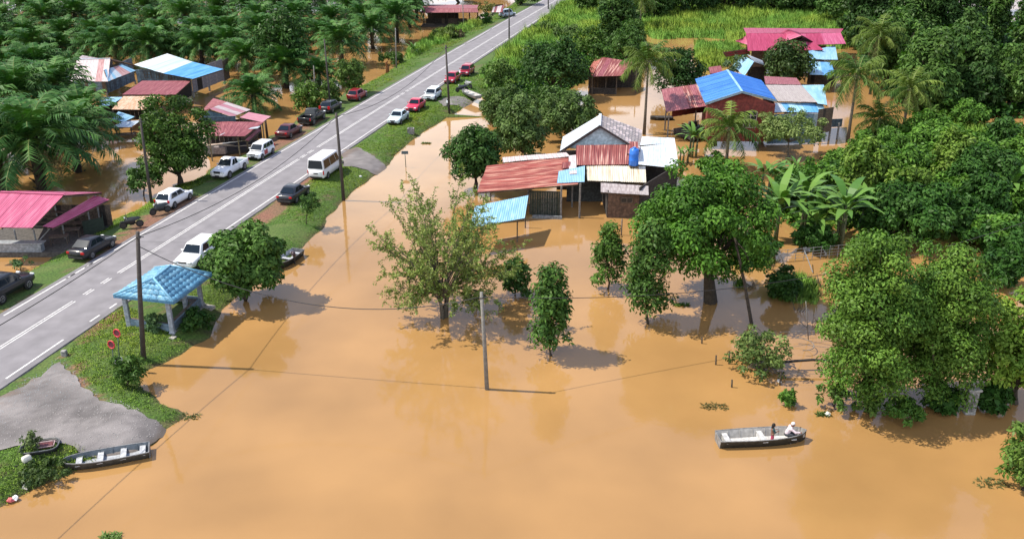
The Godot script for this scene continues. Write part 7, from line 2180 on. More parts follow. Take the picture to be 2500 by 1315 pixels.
func mid_trees() -> void:
	tree("round_tree", "round dark broadleaf tree among the oil palms", "tree", Vector3(-36.15, 0, -142.1), Vector3(0.41, 6.03, 0), Vector3(4.51, 5.09, 4.51), {"a": DARK_A, "b": Color(0.05, 0.11, 0.025), "n": 6500, "leaf": 0.6, "clumps": 34, "r": 0.3})
	tree("scrub_tree", "dark scrubby tree behind the white half of the roof", "tree", Vector3(-65.26, 0, -168.14), Vector3(0.3, 2.41, 0), Vector3(2.55, 2.44, 2.55), {"a": DARK_A, "b": DARK_B, "n": 2200, "leaf": 0.55, "clumps": 16, "r": 0.15})
	tree("scrub_tree", "green scrubby tree behind the blue half of the roof", "tree", Vector3(-57.88, 0, -161.84), Vector3(0.98, 3.32, 0), Vector3(3.61, 2.98, 3.61), {"a": Color(0.03, 0.065, 0.02), "b": Color(0.075, 0.135, 0.035), "n": 3000, "leaf": 0.55, "clumps": 18, "r": 0.15})
	tree("verge_bush", "bright leafy bush behind the black pickup", "shrub", Vector3(-28.33, 0, -121.9), Vector3(0.61, 2.4, 0), Vector3(2.23, 2.26, 2.23), {"a": Color(0.045, 0.1, 0.02), "b": Color(0.13, 0.21, 0.04), "n": 2600, "leaf": 0.42, "clumps": 20, "r": 0.1})
	tree("verge_bush", "taller bush behind the deep red hatchback", "shrub", Vector3(-23.78, 0, -131.71), Vector3(0.23, 3.21, 0), Vector3(2.39, 2.48, 2.39), {"a": Color(0.04, 0.085, 0.02), "b": Color(0.11, 0.18, 0.04), "n": 3000, "leaf": 0.45, "clumps": 20, "r": 0.1})
	tree("verge_bush", "narrow bush beside the black hatchback", "shrub", Vector3(-25.99, 0, -125.86), Vector3(0.46, 2.2, 0), Vector3(1.43, 1.97, 1.43), {"a": Color(0.05, 0.1, 0.025), "b": Color(0.13, 0.2, 0.05), "n": 1500, "leaf": 0.42, "clumps": 14, "r": 0.08})
	tree("verge_bush", "low bush beside the flooded field left of the far road", "shrub", Vector3(-21.09, 0, -158.66), Vector3(0.07, 1.34, 0), Vector3(2.49, 1.3, 2.49), {"a": Color(0.045, 0.09, 0.022), "b": Color(0.1, 0.17, 0.04), "n": 1500, "leaf": 0.45, "clumps": 14, "bush": true})
	tree("verge_bush", "yellow green bush before the long red shed", "shrub", Vector3(-13.59, 0, -184.76), Vector3(0.33, 1.37, 0), Vector3(3, 1.69, 3), {"a": Color(0.06, 0.11, 0.025), "b": Color(0.15, 0.2, 0.05), "n": 1800, "leaf": 0.5, "clumps": 14, "bush": true})
	tree("verge_bush", "dry brownish bush next to the yellow green bush by the far road", "shrub", Vector3(-10.77, 0, -185.8), Vector3(0.02, 1.05, 0), Vector3(1.65, 1.23, 1.65), {"a": Color(0.1, 0.08, 0.045), "b": Color(0.17, 0.14, 0.08), "n": 700, "leaf": 0.45, "clumps": 10, "bush": true})
	tree("verge_bush", "dark green bush between the long shed and the small shed", "shrub", Vector3(-6.2, 0.3, -205.77), Vector3(0.11, 1.33, 0), Vector3(1.73, 1.36, 1.73), {"a": DARK_A, "b": DARK_B, "n": 1100, "leaf": 0.5, "clumps": 10, "bush": true})
	tree("verge_bush", "sparse yellowish bush above the right end of the long shed", "shrub", Vector3(-6.39, 0.3, -223.07), Vector3(-0.47, 1.62, 0), Vector3(2.94, 1.54, 2.94), {"a": Color(0.1, 0.12, 0.03), "b": Color(0.18, 0.18, 0.06), "n": 700, "leaf": 0.5, "clumps": 12, "r": 0.1, "spread": 0.7})
	tree("road_tree", "dark tree at the bend where the road leaves the picture", "tree", Vector3(1.26, 0.4, -238.18), Vector3(1.97, 2.97, 0), Vector3(4.06, 3.16, 4.06), {"a": Color(0.03, 0.07, 0.02), "b": Color(0.08, 0.14, 0.03), "n": 2500, "leaf": 0.6, "clumps": 16, "r": 0.2})
	tree("thicket_tree", "dark broad tree above the flooded side road", "tree", Vector3(6.04, 0, -132.26), Vector3(-0.14, 4.76, 0), Vector3(5.54, 4.34, 5.54), {"a": DARK_A, "b": Color(0.055, 0.11, 0.03), "n": 7000, "leaf": 0.52, "clumps": 36, "r": 0.25})
	tree("thicket_tree", "grey green spreading tree directly behind the rusty wing", "tree", Vector3(1.86, 0, -99.14), Vector3(-1.06, 3.54, 0), Vector3(3.33, 3.82, 3.33), {"low": true, "a": DUST_A, "b": DUST_B, "n": 11000, "leaf": 0.4, "clumps": 40, "r": 0.15, "spread": 0.8, "pale": true})
	tree("thicket_tree", "grey green spreading tree behind the gable roof's left slope", "tree", Vector3(6.76, 0, -107.52), Vector3(0.04, 3.42, 0), Vector3(3.83, 3.05, 3.83), {"low": true, "a": DUST_A, "b": DUST_B, "n": 10000, "leaf": 0.4, "clumps": 38, "r": 0.15, "spread": 0.8, "pale": true})
	tree("thicket_tree", "grey green tree between the compact two lobed tree and the dark broad tree", "tree", Vector3(-0.78, 0, -112.51), Vector3(0.06, 3.08, 0), Vector3(3.3, 2.9, 3.3), {"low": true, "a": DUST_A, "b": DUST_B, "n": 6500, "leaf": 0.4, "clumps": 32, "r": 0.12, "spread": 0.85, "pale": true})
	tree("thicket_tree", "grey green tree directly below the dark broad tree", "tree", Vector3(5.13, 0, -116.81), Vector3(-0.05, 2.77, 0), Vector3(3.48, 2.57, 3.48), {"low": true, "a": DUST_A, "b": Color(0.1, 0.17, 0.045), "n": 6500, "leaf": 0.42, "clumps": 30, "r": 0.12, "spread": 0.85})
	tree("thicket_tree", "light green bush at the bend of the flooded side road", "shrub", Vector3(-1.54, 0.2, -135.04), Vector3(0.01, 2.51, 0), Vector3(2.75, 2.69, 2.75), {"a": Color(0.05, 0.11, 0.025), "b": Color(0.13, 0.2, 0.05), "n": 3000, "leaf": 0.42, "clumps": 22, "bush": true})
	tree("thicket_tree", "low bush over the bank between side road and dark tree", "shrub", Vector3(-1.89, 0, -116.81), Vector3(-0.07, 2.18, 0), Vector3(2.6, 2.4, 2.6), {"a": DUST_A, "b": Color(0.11, 0.17, 0.05), "n": 3200, "leaf": 0.4, "clumps": 24, "bush": true})
	tree("scrub_tree", "bright scrubby tree between the far road's tall grass and the hut", "tree", Vector3(14.16, 0, -165.99), Vector3(0.09, 2.93, 0), Vector3(3.52, 2.95, 3.52), {"a": Color(0.045, 0.1, 0.02), "b": Color(0.12, 0.2, 0.04), "n": 3000, "leaf": 0.5, "clumps": 22, "r": 0.12, "low": true})
	tree("scrub_tree", "leaning green tree over the hut's left end", "tree", Vector3(15, 0, -143.71), Vector3(-1.1, 3.23, 0), Vector3(2.26, 2.93, 2.26), {"a": Color(0.03, 0.08, 0.018), "b": Color(0.09, 0.17, 0.03), "n": 2600, "leaf": 0.48, "clumps": 18, "r": 0.12})
	tree("scrub_tree", "dusty green bush between tall grass and the dark broad tree", "shrub", Vector3(11.64, 0, -179.7), Vector3(-0.46, 2.24, 0), Vector3(3.99, 2.06, 3.99), {"a": DUST_A, "b": DUST_B, "n": 2600, "leaf": 0.5, "clumps": 18, "bush": true})
	tree("scrub_tree", "pale green scrub tree at the top of the grassy bank", "shrub", Vector3(6.68, 0, -187.38), Vector3(0.06, 1.71, 0), Vector3(3.41, 1.96, 3.41), {"a": DUST_A, "b": Color(0.14, 0.21, 0.05), "n": 2200, "leaf": 0.5, "clumps": 16, "bush": true})
	tree("scrub_tree", "vine covered tree right of the top edge bush", "tree", Vector3(21.48, 0, -161.84), Vector3(-0.03, 4, 0), Vector3(2.7, 3.92, 2.7), {"a": Color(0.035, 0.09, 0.02), "b": Color(0.1, 0.18, 0.035), "n": 3400, "leaf": 0.5, "clumps": 26, "r": 0.14, "low": true})
	tree("yard_tree", "dark bushy tree right of the open hut", "tree", Vector3(24.38, 0, -131.71), Vector3(-0.24, 4.19, 0), Vector3(3.92, 3.68, 3.92), {"a": DARK_A, "b": Color(0.045, 0.095, 0.028), "n": 6000, "leaf": 0.48, "clumps": 32, "r": 0.2})
	tree("yard_tree", "green tree behind the open hut's roof", "tree", Vector3(19.92, 0, -157.89), Vector3(-0.54, 3.84, 0), Vector3(3.88, 3.15, 3.88), {"a": Color(0.03, 0.075, 0.018), "b": Color(0.08, 0.15, 0.035), "n": 3600, "leaf": 0.5, "clumps": 24, "r": 0.15})
	tree("yard_tree", "dense two toned tree in front of the pink roofed house", "tree", Vector3(42.5, 0, -138.98), Vector3(-0.37, 3.85, 0), Vector3(3.85, 3.65, 3.85), {"a": Color(0.022, 0.05, 0.018), "b": Color(0.075, 0.12, 0.035), "n": 5200, "leaf": 0.5, "clumps": 30, "r": 0.2})
	tree("yard_tree", "small yellowish round tree before the pink roof's left part", "tree", Vector3(43.39, 0, -161.84), Vector3(-0.31, 2.93, 0), Vector3(1.73, 1.36, 1.73), {"a": Color(0.07, 0.1, 0.03), "b": Color(0.16, 0.18, 0.06), "n": 1100, "leaf": 0.45, "clumps": 12, "r": 0.1})
	tree("yard_tree", "sparse blue green tree over the pale blue gable hut", "tree", Vector3(35.5, 0, -142.1), Vector3(-0.15, 3.13, 0), Vector3(2.72, 1.48, 2.72), {"a": Color(0.05, 0.09, 0.05), "b": Color(0.11, 0.16, 0.08), "n": 1100, "leaf": 0.4, "clumps": 16, "r": 0.08, "spread": 0.8})
	tree("yard_tree", "slim yellow green tree against the dense two toned tree", "tree", Vector3(44.1, 0, -139.9), Vector3(-0.49, 2.4, 0), Vector3(1.39, 2.17, 1.39), {"a": Color(0.07, 0.11, 0.02), "b": Color(0.15, 0.19, 0.04), "n": 1000, "leaf": 0.42, "clumps": 14, "r": 0.07})
	tree("grey_bush", "wide airy bush with pale twigs before the blue house annex", "shrub", Vector3(31.78, 0, -100.31), Vector3(-0.32, 3.45, 0), Vector3(3.95, 1.91, 3.95), {"a": Color(0.1, 0.16, 0.04), "b": Color(0.21, 0.27, 0.09), "n": 6500, "leaf": 0.32, "clumps": 40, "r": 0.1, "spread": 0.75, "pale": true, "limbs": 16})
	# the thicket right of the mango tree
	var low := [
		[Vector3(35.62, 0, -73.78), Vector3(-1.43, 3.27, 0), Vector3(4.46, 2.39, 4.46), 0, "dark wide tree in the thicket above the pair of trees", 9000], [Vector3(37.73, 0, -83.71), Vector3(-0.94, 3.85, 0), Vector3(4.24, 2.24, 4.24), 1, "bright leafy crown in the thicket right of the banana plants", 7500],
		[Vector3(41.44, 0, -97.83), Vector3(0, 2.83, 0), Vector3(4.1, 1.54, 4.1), 1, "leafy crown behind the short coconut palm's water gap", 5000], [Vector3(45.86, 0, -93.18), Vector3(-0.67, 3.62, 0), Vector3(4.34, 2.68, 4.34), 1, "broad leafy crown in the middle of the right thicket", 7000],
		[Vector3(46.96, 0, -83.71), Vector3(-1, 3.85, 0), Vector3(3.75, 2.32, 3.75), 0, "dark leafy crown near the right edge of the thicket", 7000], [Vector3(42.79, 0, -70.91), Vector3(-0.3, 0.56, 0), Vector3(3.64, 2.82, 3.64), 2, "dark green tree at the right edge above the lime tree", 7000],
		[Vector3(50.27, 0, -93.18), Vector3(-0.38, 2.95, 0), Vector3(3.27, 1.3, 3.27), 1, "leafy crown just below the right hand water gap", 4000], [Vector3(29.7, 0, -83.71), Vector3(-0.62, 2.47, 0), Vector3(3.08, 1.79, 3.08), 1, "leafy crown between mango tree and tall banana plant", 4500],
		[Vector3(27.2, 0, -81.31), Vector3(-0.67, 2.26, 0), Vector3(2.13, 1.7, 2.13), 0, "dark bush behind the banana plant by the mango tree", 3000], [Vector3(34.27, 0, -88.9), Vector3(-0.06, 1.87, 0), Vector3(2.31, 1.24, 2.31), 0, "shaded leafy bush behind the tall banana plant", 2800],
		[Vector3(39.58, 0, -73.78), Vector3(-0.38, 2.85, 0), Vector3(2.31, 1.49, 2.31), 2, "dark bush right of the wide thicket tree", 3800], [Vector3(54.24, 0, -93.18), Vector3(0.33, 2.5, 0), Vector3(2.62, 1.9, 2.62), 1, "leafy bush cut by the right edge below the water gap", 3000],
		[Vector3(31.48, 0, -71.38), Vector3(-0.01, 1.12, 0), Vector3(1.91, 0.57, 1.91), 2, "low dark bush above the left tree of the pair", 1600], [Vector3(58.33, 0, -115.71), Vector3(0.7, 1.89, 0), Vector3(3.19, 1.46, 3.19), 1, "pale spiky bush at the forest foot", 2600],
		[Vector3(51.09, 0, -107.52), Vector3(-0.44, 2.42, 0), Vector3(2.98, 1.49, 2.98), 1, "leafy bush under the fallen fronds at the forest foot", 3000], [Vector3(20.35, 0, -70.91), Vector3(0.33, 1.03, 0), Vector3(1.99, 0.92, 1.99), 2, "shaded low bush behind the mango trunk", 1600],
		[Vector3(21.61, 0, -93.18), Vector3(0.1, 1.37, 0), Vector3(1.97, 1.24, 1.97), 1, "small bush behind the mango tree's crown", 1500], [Vector3(61.11, 0, -107.52), Vector3(-0.33, 1.53, 0), Vector3(2.49, 1.12, 2.49), 1, "pale grassy bush beside the far right water gap", 1500],
		[Vector3(35.32, 0, -83.71), Vector3(-0.14, 1.89, 0), Vector3(2.63, 1.44, 2.63), 1, "leafy crown touching the tall banana plant's right leaves", 4500], [Vector3(36.23, 0, -94.68), Vector3(-0.22, 1.55, 0), Vector3(2.44, 1.11, 2.44), 1, "low leafy crown beside the flooded strip before the grey bush", 2600],
		[Vector3(41.51, 0, -71.85), Vector3(-0.27, 1.88, 0), Vector3(2.04, 1.49, 2.04), 1, "leafy crown under the bright banana plant", 4200], [Vector3(42.85, 0, -81.31), Vector3(-0.44, 1.95, 0), Vector3(2.27, 1.57, 2.27), 1, "leafy crown left of the bright banana plant", 4500],
		[Vector3(43.43, 0, -93.18), Vector3(-0.14, 2.05, 0), Vector3(2.62, 1.66, 2.62), 1, "leafy crown behind the dark wide thicket tree", 4200], [Vector3(53.27, 0, -99.47), Vector3(-0.14, 1.85, 0), Vector3(2.09, 1.51, 2.09), 1, "small leafy crown at the thicket's back right", 2600],
		[Vector3(46.08, 0, -107.52), Vector3(-0.12, 1.48, 0), Vector3(2.62, 1.16, 2.62), 1, "small leafy crown under the crown of the forest edge palm", 2400], [Vector3(26.03, 0, -71.85), Vector3(-0.16, 1.19, 0), Vector3(1.75, 1.06, 1.75), 0, "shaded shrub between the banana stems", 2300],
		[Vector3(47.72, 0, -79.03), Vector3(0.12, 2.01, 0), Vector3(2.46, 1.81, 2.46), 1, "leafy crown cut by the right edge beside the bright banana plant", 4200]]
	low.append_array([[Vector3(33.65, 0, -81.31), Vector3(-0.42, 3.97, 0), Vector3(2.88, 3.61, 2.88), 3, "tall pale green tree rising behind the tall banana plant", 5200], [Vector3(45.08, 0, -87.55), Vector3(-0.68, 3.77, 0), Vector3(2.83, 3.43, 2.83), 3, "tall yellowish tree near the thicket's back middle", 5200], [Vector3(54.79, 0, -97.83), Vector3(-0.49, 2.83, 0), Vector3(2.16, 2.53, 2.16), 0, "tall dark narrow tree before the far right water gap", 3400],
		[Vector3(35.97, 0, -76.86), Vector3(-0.49, 3.38, 0), Vector3(2.48, 2.92, 2.48), 3, "pale leaved tree standing in the middle of the thicket", 5000], [Vector3(43.05, 0, -76.86), Vector3(-0.53, 3.04, 0), Vector3(2.3, 2.7, 2.3), 2, "dark upright tree between bright banana plant and wide thicket tree", 4600],
		[Vector3(28.63, 0, -45.99), Vector3(-0.15, 1.01, 0), Vector3(1.03, 0.91, 1.03), 2, "dark low bush beside the white pillar's right side", 1500], [Vector3(25.68, 0, -46.22), Vector3(-0.12, 0.79, 0), Vector3(0.95, 0.71, 0.95), 2, "dark low bush beside the white pillar's left side", 1200], [Vector3(38.02, 0, -64.12), Vector3(-0.13, 1.73, 0), Vector3(1.66, 1.57, 1.66), 2, "dark leafy tree behind the lime green tree", 3600]])
	for q in low:
		var k: int = q[3]
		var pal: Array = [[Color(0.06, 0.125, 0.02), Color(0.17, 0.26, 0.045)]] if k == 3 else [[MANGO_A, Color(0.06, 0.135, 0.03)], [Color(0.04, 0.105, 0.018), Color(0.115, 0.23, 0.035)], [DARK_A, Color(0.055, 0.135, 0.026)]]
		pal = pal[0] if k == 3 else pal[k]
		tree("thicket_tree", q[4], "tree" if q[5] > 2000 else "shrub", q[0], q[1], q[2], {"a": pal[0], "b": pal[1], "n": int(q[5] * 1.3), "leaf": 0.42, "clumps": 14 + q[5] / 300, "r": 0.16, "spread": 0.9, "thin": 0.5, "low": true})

func far_trees() -> void:
	# the vine-grown forest in the upper right, tree by tree
	var f := [
		[Vector3(58.19, 0, -138.98), Vector3(-0.42, 6.37, 0), Vector3(5.28, 5.76, 5.28), 1, "forest tree nearest the coconut palms right of the pink house"], [Vector3(57.49, 0, -123.85), Vector3(-0.5, 5.88, 0), Vector3(4.47, 5.39, 4.47), 1, "vine hung forest tree at the front of the upper right forest"],
		[Vector3(64.35, 0, -126.37), Vector3(-0.88, 5.89, 0), Vector3(4.27, 5.59, 4.27), 0, "vine hung forest tree left of the right edge clearing"], [Vector3(68.88, 0, -123.85), Vector3(0.39, 4.68, 0), Vector3(4.77, 4.33, 4.77), 1, "forest tree at the right edge under the orange clearing"],
		[Vector3(68.88, 0, -174.9), Vector3(-1.01, 6.45, 0), Vector3(5.4, 5.79, 5.4), 2, "tall dark forest tree behind the right coconut palm"], [Vector3(73.05, 0, -165.99), Vector3(-0.96, 7.59, 0), Vector3(5.49, 6.97, 5.49), 0, "tall forest tree in the second rank, left part"],
		[Vector3(80.51, 0, -165.99), Vector3(-1.6, 8.3, 0), Vector3(5.11, 7.7, 5.11), 2, "tall forest tree in the second rank, beside the grey palm stem"], [Vector3(92.36, 0, -174.9), Vector3(-1.69, 7.13, 0), Vector3(4.04, 6.65, 4.04), 1, "tall forest tree in the second rank, right part"],
		[Vector3(94.67, 0, -165.99), Vector3(-0.34, 7.95, 0), Vector3(4.39, 5.13, 4.39), 0, "forest tree cut by the upper right corner"], [Vector3(76.43, 0, -207.94), Vector3(-0.89, 5.99, 0), Vector3(7.28, 4.74, 7.28), 1, "forest tree at the top edge behind the grass field's right end"],
		[Vector3(73.55, 0, -225.42), Vector3(-0.71, 5.35, 0), Vector3(6.89, 4.8, 6.89), 2, "dark treetop above the right part of the grass field"], [Vector3(64.64, 0, -229.25), Vector3(-0.65, 5.72, 0), Vector3(8, 5.06, 8), 0, "dark treetop above the middle of the grass field"],
		[Vector3(53.88, 0, -230.82), Vector3(-1.04, 5.66, 0), Vector3(7.55, 5, 7.55), 2, "dark treetop above the left part of the grass field"], [Vector3(42.34, 0, -223.17), Vector3(-0.91, 5.49, 0), Vector3(7.31, 4.84, 7.31), 2, "dark treetop left of the grass field at the top edge"],
		[Vector3(20.07, 0, -179.7), Vector3(0.34, 5.65, 0), Vector3(4.16, 5.37, 4.16), 0, "vine covered column tree beside the top edge coconut palm"], [Vector3(33.21, 0, -214.61), Vector3(-0.57, 5.39, 0), Vector3(4.93, 4.79, 4.93), 0, "dark tree behind the top edge coconut palm"],
		[Vector3(19.57, 0, -221.7), Vector3(-0.13, 3.77, 0), Vector3(4.86, 3.87, 4.86), 1, "vine covered bush at the top edge right of the road"], [Vector3(106.05, 0, -229.25), Vector3(-0.95, 7.72, 0), Vector3(7.47, 6.97, 7.47), 2, "tallest forest tree at the top edge above the grey palm stem"],
		[Vector3(118.16, 0, -229.25), Vector3(-0.61, 7.72, 0), Vector3(6.97, 6.97, 6.97), 0, "rear forest tree at the top edge near the upper right corner"], [Vector3(93.93, 0, -229.25), Vector3(-1.78, 7.72, 0), Vector3(6.48, 6.98, 6.48), 2, "rear forest tree at the top edge left of the forest middle"],
		[Vector3(57.63, 0, -120.24), Vector3(-0.98, 3.83, 0), Vector3(3.28, 3.63, 3.28), 1, "low vine covered crown at the forest foot, left of its middle"], [Vector3(64.87, 0, -122.63), Vector3(-0.82, 3.61, 0), Vector3(2.98, 3.42, 2.98), 2, "low dark crown at the forest foot, right of its middle"],
		[Vector3(62.62, 0, -143.71), Vector3(-0.64, 4.66, 0), Vector3(4.02, 4.36, 4.02), 0, "mid rank forest crown left of the grey palm stem"], [Vector3(75.58, 0, -138.98), Vector3(-0.6, 2.83, 0), Vector3(2.82, 2.5, 2.82), 2, "dark crown just under the orange clearing"],
		[Vector3(74.61, 0, -147.02), Vector3(-1.41, 5.4, 0), Vector3(3.61, 5.12, 3.61), 0, "mid rank forest crown below the grey palm stem"], [Vector3(68.24, 0, -179.7), Vector3(-0.56, 3.72, 0), Vector3(3.98, 3.37, 3.98), 1, "leafy crown left of the right coconut palm's trunk"]]
	for q in f:
		var pal: Array = [[Color(0.028, 0.07, 0.018), Color(0.08, 0.15, 0.035)], [Color(0.035, 0.085, 0.02), Color(0.1, 0.18, 0.04)], [DARK_A, Color(0.045, 0.09, 0.026)]][q[3]]
		tree("forest_tree", q[4], "tree", q[0], q[1], q[2], {"a": pal[0], "b": pal[1], "n": 9000, "leaf": 0.62, "clumps": 44, "r": 0.3, "spread": 0.8, "limbs": 10, "thin": 0.5, "low": true})
	# dark palms and trees behind the plantation close the view at the top left
	var g := [[Vector3(-126.3, 0, -241.53), Vector3(1.71, 5.59, 0), Vector3(8.94, 5.21, 8.94), "dark broadleaf tree at the top left corner"], [Vector3(-98.64, 0, -244.14), Vector3(1.34, 4.93, 0), Vector3(9.04, 4.62, 9.04), "dark broadleaf tree behind the plantation, left part"], [Vector3(-73.98, 0, -244.14), Vector3(1.2, 5.44, 0), Vector3(9.03, 5.16, 9.03), "dark broadleaf tree behind the plantation, middle part"], [Vector3(-50.39, 0, -244.14), Vector3(0.46, 5.44, 0), Vector3(9.56, 5.15, 9.56), "dark broadleaf tree behind the plantation, right part"], [Vector3(-26.99, 0, -245.91), Vector3(-0.85, 4.86, 0), Vector3(9.64, 4.53, 9.64), "dark broadleaf tree behind the long red shed"], [Vector3(-113.66, 0, -244.14), Vector3(1.46, 4.93, 0), Vector3(7.98, 4.64, 7.98), "dark broadleaf tree between the top left trees"], [Vector3(-14.23, 0, -249.52), Vector3(-1.55, 3.57, 0), Vector3(4.9, 3.47, 4.9), "small dark tree above the long red shed"], [Vector3(-7.37, 0, -281.35), Vector3(0.06, 5.15, 0), Vector3(8.53, 4.96, 8.53), "dark tree beyond the picture top left of the road"], [Vector3(24.56, 0, -281.35), Vector3(0.4, 5.73, 0), Vector3(7.91, 5.58, 7.91), "dark tree beyond the picture top right of the road"], [Vector3(-43.83, 0, -287.22), Vector3(0.38, 6.07, 0), Vector3(12.42, 6.02, 12.42), "tall dark tree beyond the plantation's rear rows"], [Vector3(-100.19, 0, -287.22), Vector3(0.87, 6.07, 0), Vector3(12.42, 6.02, 12.42), "tall dark tree beyond the plantation's left rear rows"]]
	for q in g:
		tree("backdrop_tree", q[3], "tree", q[0], q[1], q[2], {"a": Color(0.014, 0.034, 0.013), "b": Color(0.035, 0.07, 0.024), "n": 4800, "leaf": 0.8, "clumps": 26, "r": 0.3, "low": true})

func grasses() -> void:
	var lm := leafmat("grass_blade", 0.6, 0.4)
	var tuft := clump_mesh(7, 0.1, 0.18, 0.03, 0.5, Color(0.11, 0.23, 0.025), Color(0.2, 0.31, 0.05), 811)
	var dry := func(p: Vector2) -> bool:
		var off := p.x - road_x(p.y)
		return land_y(p.x, p.y) > 0.04 and (off < -3.95 or off > 4.1)
	var on_land := func(p: Vector2) -> float: return land_y(p.x, p.y) - 0.02
	scatter("verge_grass", "short grass on the right road verge from the pavilion to the van", tuft, lm, PackedVector2Array([Vector2(-28.71, -60.14), Vector2(-21.1, -59.44), Vector2(-20.55, -63.45), Vector2(-17.95, -72.05), Vector2(-17.32, -79.89), Vector2(-16.31, -85.34), Vector2(-14.84, -92.2), Vector2(-17.83, -94.46), Vector2(-20.07, -92.2), Vector2(-21.14, -87.97), Vector2(-21.42, -79.32), Vector2(-22.5, -76.06), Vector2(-23.56, -65.03), Vector2(-23.79, -64.23), Vector2(-26.55, -60.85), Vector2(-28.58, -61.35)]), 4500, 0.7, 1.3, 821, on_land, dry, 0.45)
	scatter("verge_grass", "short grass on the promontory around the pavilion pole", tuft, lm, PackedVector2Array([Vector2(-29.32, -54), Vector2(-28.44, -59.44), Vector2(-23.17, -54.6), Vector2(-20.78, -54.12), Vector2(-21.97, -52.73), Vector2(-23.53, -50.38), Vector2(-23.56, -49.08), Vector2(-20.94, -46.42), Vector2(-19.14, -45.07), Vector2(-20.1, -44.41), Vector2(-23.66, -46.19), Vector2(-26.07, -48.09), Vector2(-28.98, -51.72)]), 2400, 0.7, 1.35, 822, on_land, dry, 0.35)
	scatter("verge_grass", "short grass on the verge under the silver and red cars", tuft, lm, PackedVector2Array([Vector2(-18.22, -102.54), Vector2(-13.83, -120.16), Vector2(-6.74, -148.92), Vector2(-3.23, -142.21), Vector2(-7.35, -123.05), Vector2(-10.47, -113.01), Vector2(-13.57, -99.77), Vector2(-13.94, -97.13)]), 6000, 0.8, 1.5, 823, on_land, dry, 0.45)
	scatter("verge_grass", "grass strip along the left edge of the road", tuft, lm, PackedVector2Array([Vector2(-38.89, -66.01), Vector2(-37.66, -69.72), Vector2(-37.04, -77.33), Vector2(-35.5, -84.32), Vector2(-32.87, -95.54), Vector2(-31.19, -90.05), Vector2(-33.69, -80.47), Vector2(-35.72, -75.02), Vector2(-36.37, -68.39), Vector2(-38.15, -66.5)]), 2200, 0.7, 1.3, 824, on_land, dry, 0.7)
	scatter("verge_grass", "grass bank along the left edge of the far road", tuft, lm, PackedVector2Array([Vector2(-24.99, -137.23), Vector2(-19.72, -156.24), Vector2(-15.91, -188.1), Vector2(-4.77, -215.83), Vector2(1.07, -243.35), Vector2(4.35, -247.83), Vector2(-0.97, -219.39), Vector2(-16.91, -149.62), Vector2(-21.06, -131.72)]), 5200, 1.0, 1.9, 825, on_land, dry, 0.5)
	scatter("verge_grass", "grass on the bank around the dark tub", tuft, lm, PackedVector2Array([Vector2(-27.88, -40.77), Vector2(-26.62, -41.35), Vector2(-24.28, -41.62), Vector2(-22.48, -41.08), Vector2(-23.26, -39.85), Vector2(-24.53, -38.43), Vector2(-25.68, -36.6)]), 900, 0.7, 1.4, 826, on_land, dry, 0.4)
	var tall := clump_mesh(26, 1.7, 0.7, 0.07, 0.35, Color(0.09, 0.21, 0.03), Color(0.21, 0.34, 0.06), 812)
	var any := func(_p: Vector2) -> bool: return true
	var flat := func(_p: Vector2) -> float: return -0.1
	var bank := func(p: Vector2) -> float: return maxf(-0.1, land_y(p.x, p.y) - 0.1)
	scatter("tall_grass", "tall bright grass covering the flooded field before the dark treetops", tall, lm, PackedVector2Array([Vector2(32.11, -227.7), Vector2(47.28, -238.98), Vector2(67.39, -235.65), Vector2(84.14, -221.7), Vector2(71.68, -184.76), Vector2(62.62, -174.9), Vector2(44.15, -179.7), Vector2(43.41, -187.38), Vector2(37.03, -188.99), Vector2(28.99, -185.8), Vector2(27.73, -201.64)]), 5600, 0.8, 1.3, 831, flat, any, 0.3)
	scatter("tall_grass", "tall grass left of the pink roofed house", tall, lm, PackedVector2Array([Vector2(36.59, -182.2), Vector2(43.35, -179.7), Vector2(43.76, -168.14), Vector2(37.36, -157.89), Vector2(32.55, -153.37), Vector2(33.54, -165.99)]), 700, 0.6, 1.0, 832, flat, any, 0.5)
	scatter("tall_grass", "tall grass thicket along the right side of the far road", tall, lm, PackedVector2Array([Vector2(-4.75, -145.49), Vector2(-0.38, -170.79), Vector2(7.29, -205.77), Vector2(13.89, -243.35), Vector2(21.95, -296.58), Vector2(40.02, -296.58), Vector2(24.6, -205.77), Vector2(16.68, -177.83), Vector2(6.2, -173.08), Vector2(-0.66, -145.49), Vector2(-3.39, -135.44)]), 4200, 0.8, 1.35, 833, bank, dry, 0.3)
	scatter("tall_grass", "tall grass on the left bank before the long red shed", tall, lm, PackedVector2Array([Vector2(-20.19, -170.04), Vector2(-16.9, -189.85), Vector2(-8.99, -202.7), Vector2(-6.36, -205.21), Vector2(-10.14, -189.85), Vector2(-14.06, -174.62), Vector2(-18.08, -160.72)]), 420, 0.5, 0.9, 834, bank, dry, 0.6)
	scatter("tall_grass", "weeds standing in the flood at the forest foot", tall, lm, PackedVector2Array([Vector2(56.14, -116.81), Vector2(64.18, -112.51), Vector2(62.12, -106.57), Vector2(55.43, -110.46)]), 260, 0.4, 0.8, 835, flat, any, 0.9)
	scatter("tall_grass", "weeds in the shaded water behind the pipe gate", tall, lm, PackedVector2Array([Vector2(19.03, -70.45), Vector2(22.36, -70), Vector2(24.65, -67.37), Vector2(22.71, -61.13), Vector2(19.95, -61.13), Vector2(17.57, -64.12)]), 420, 0.25, 0.6, 836, flat, any, 0.9)

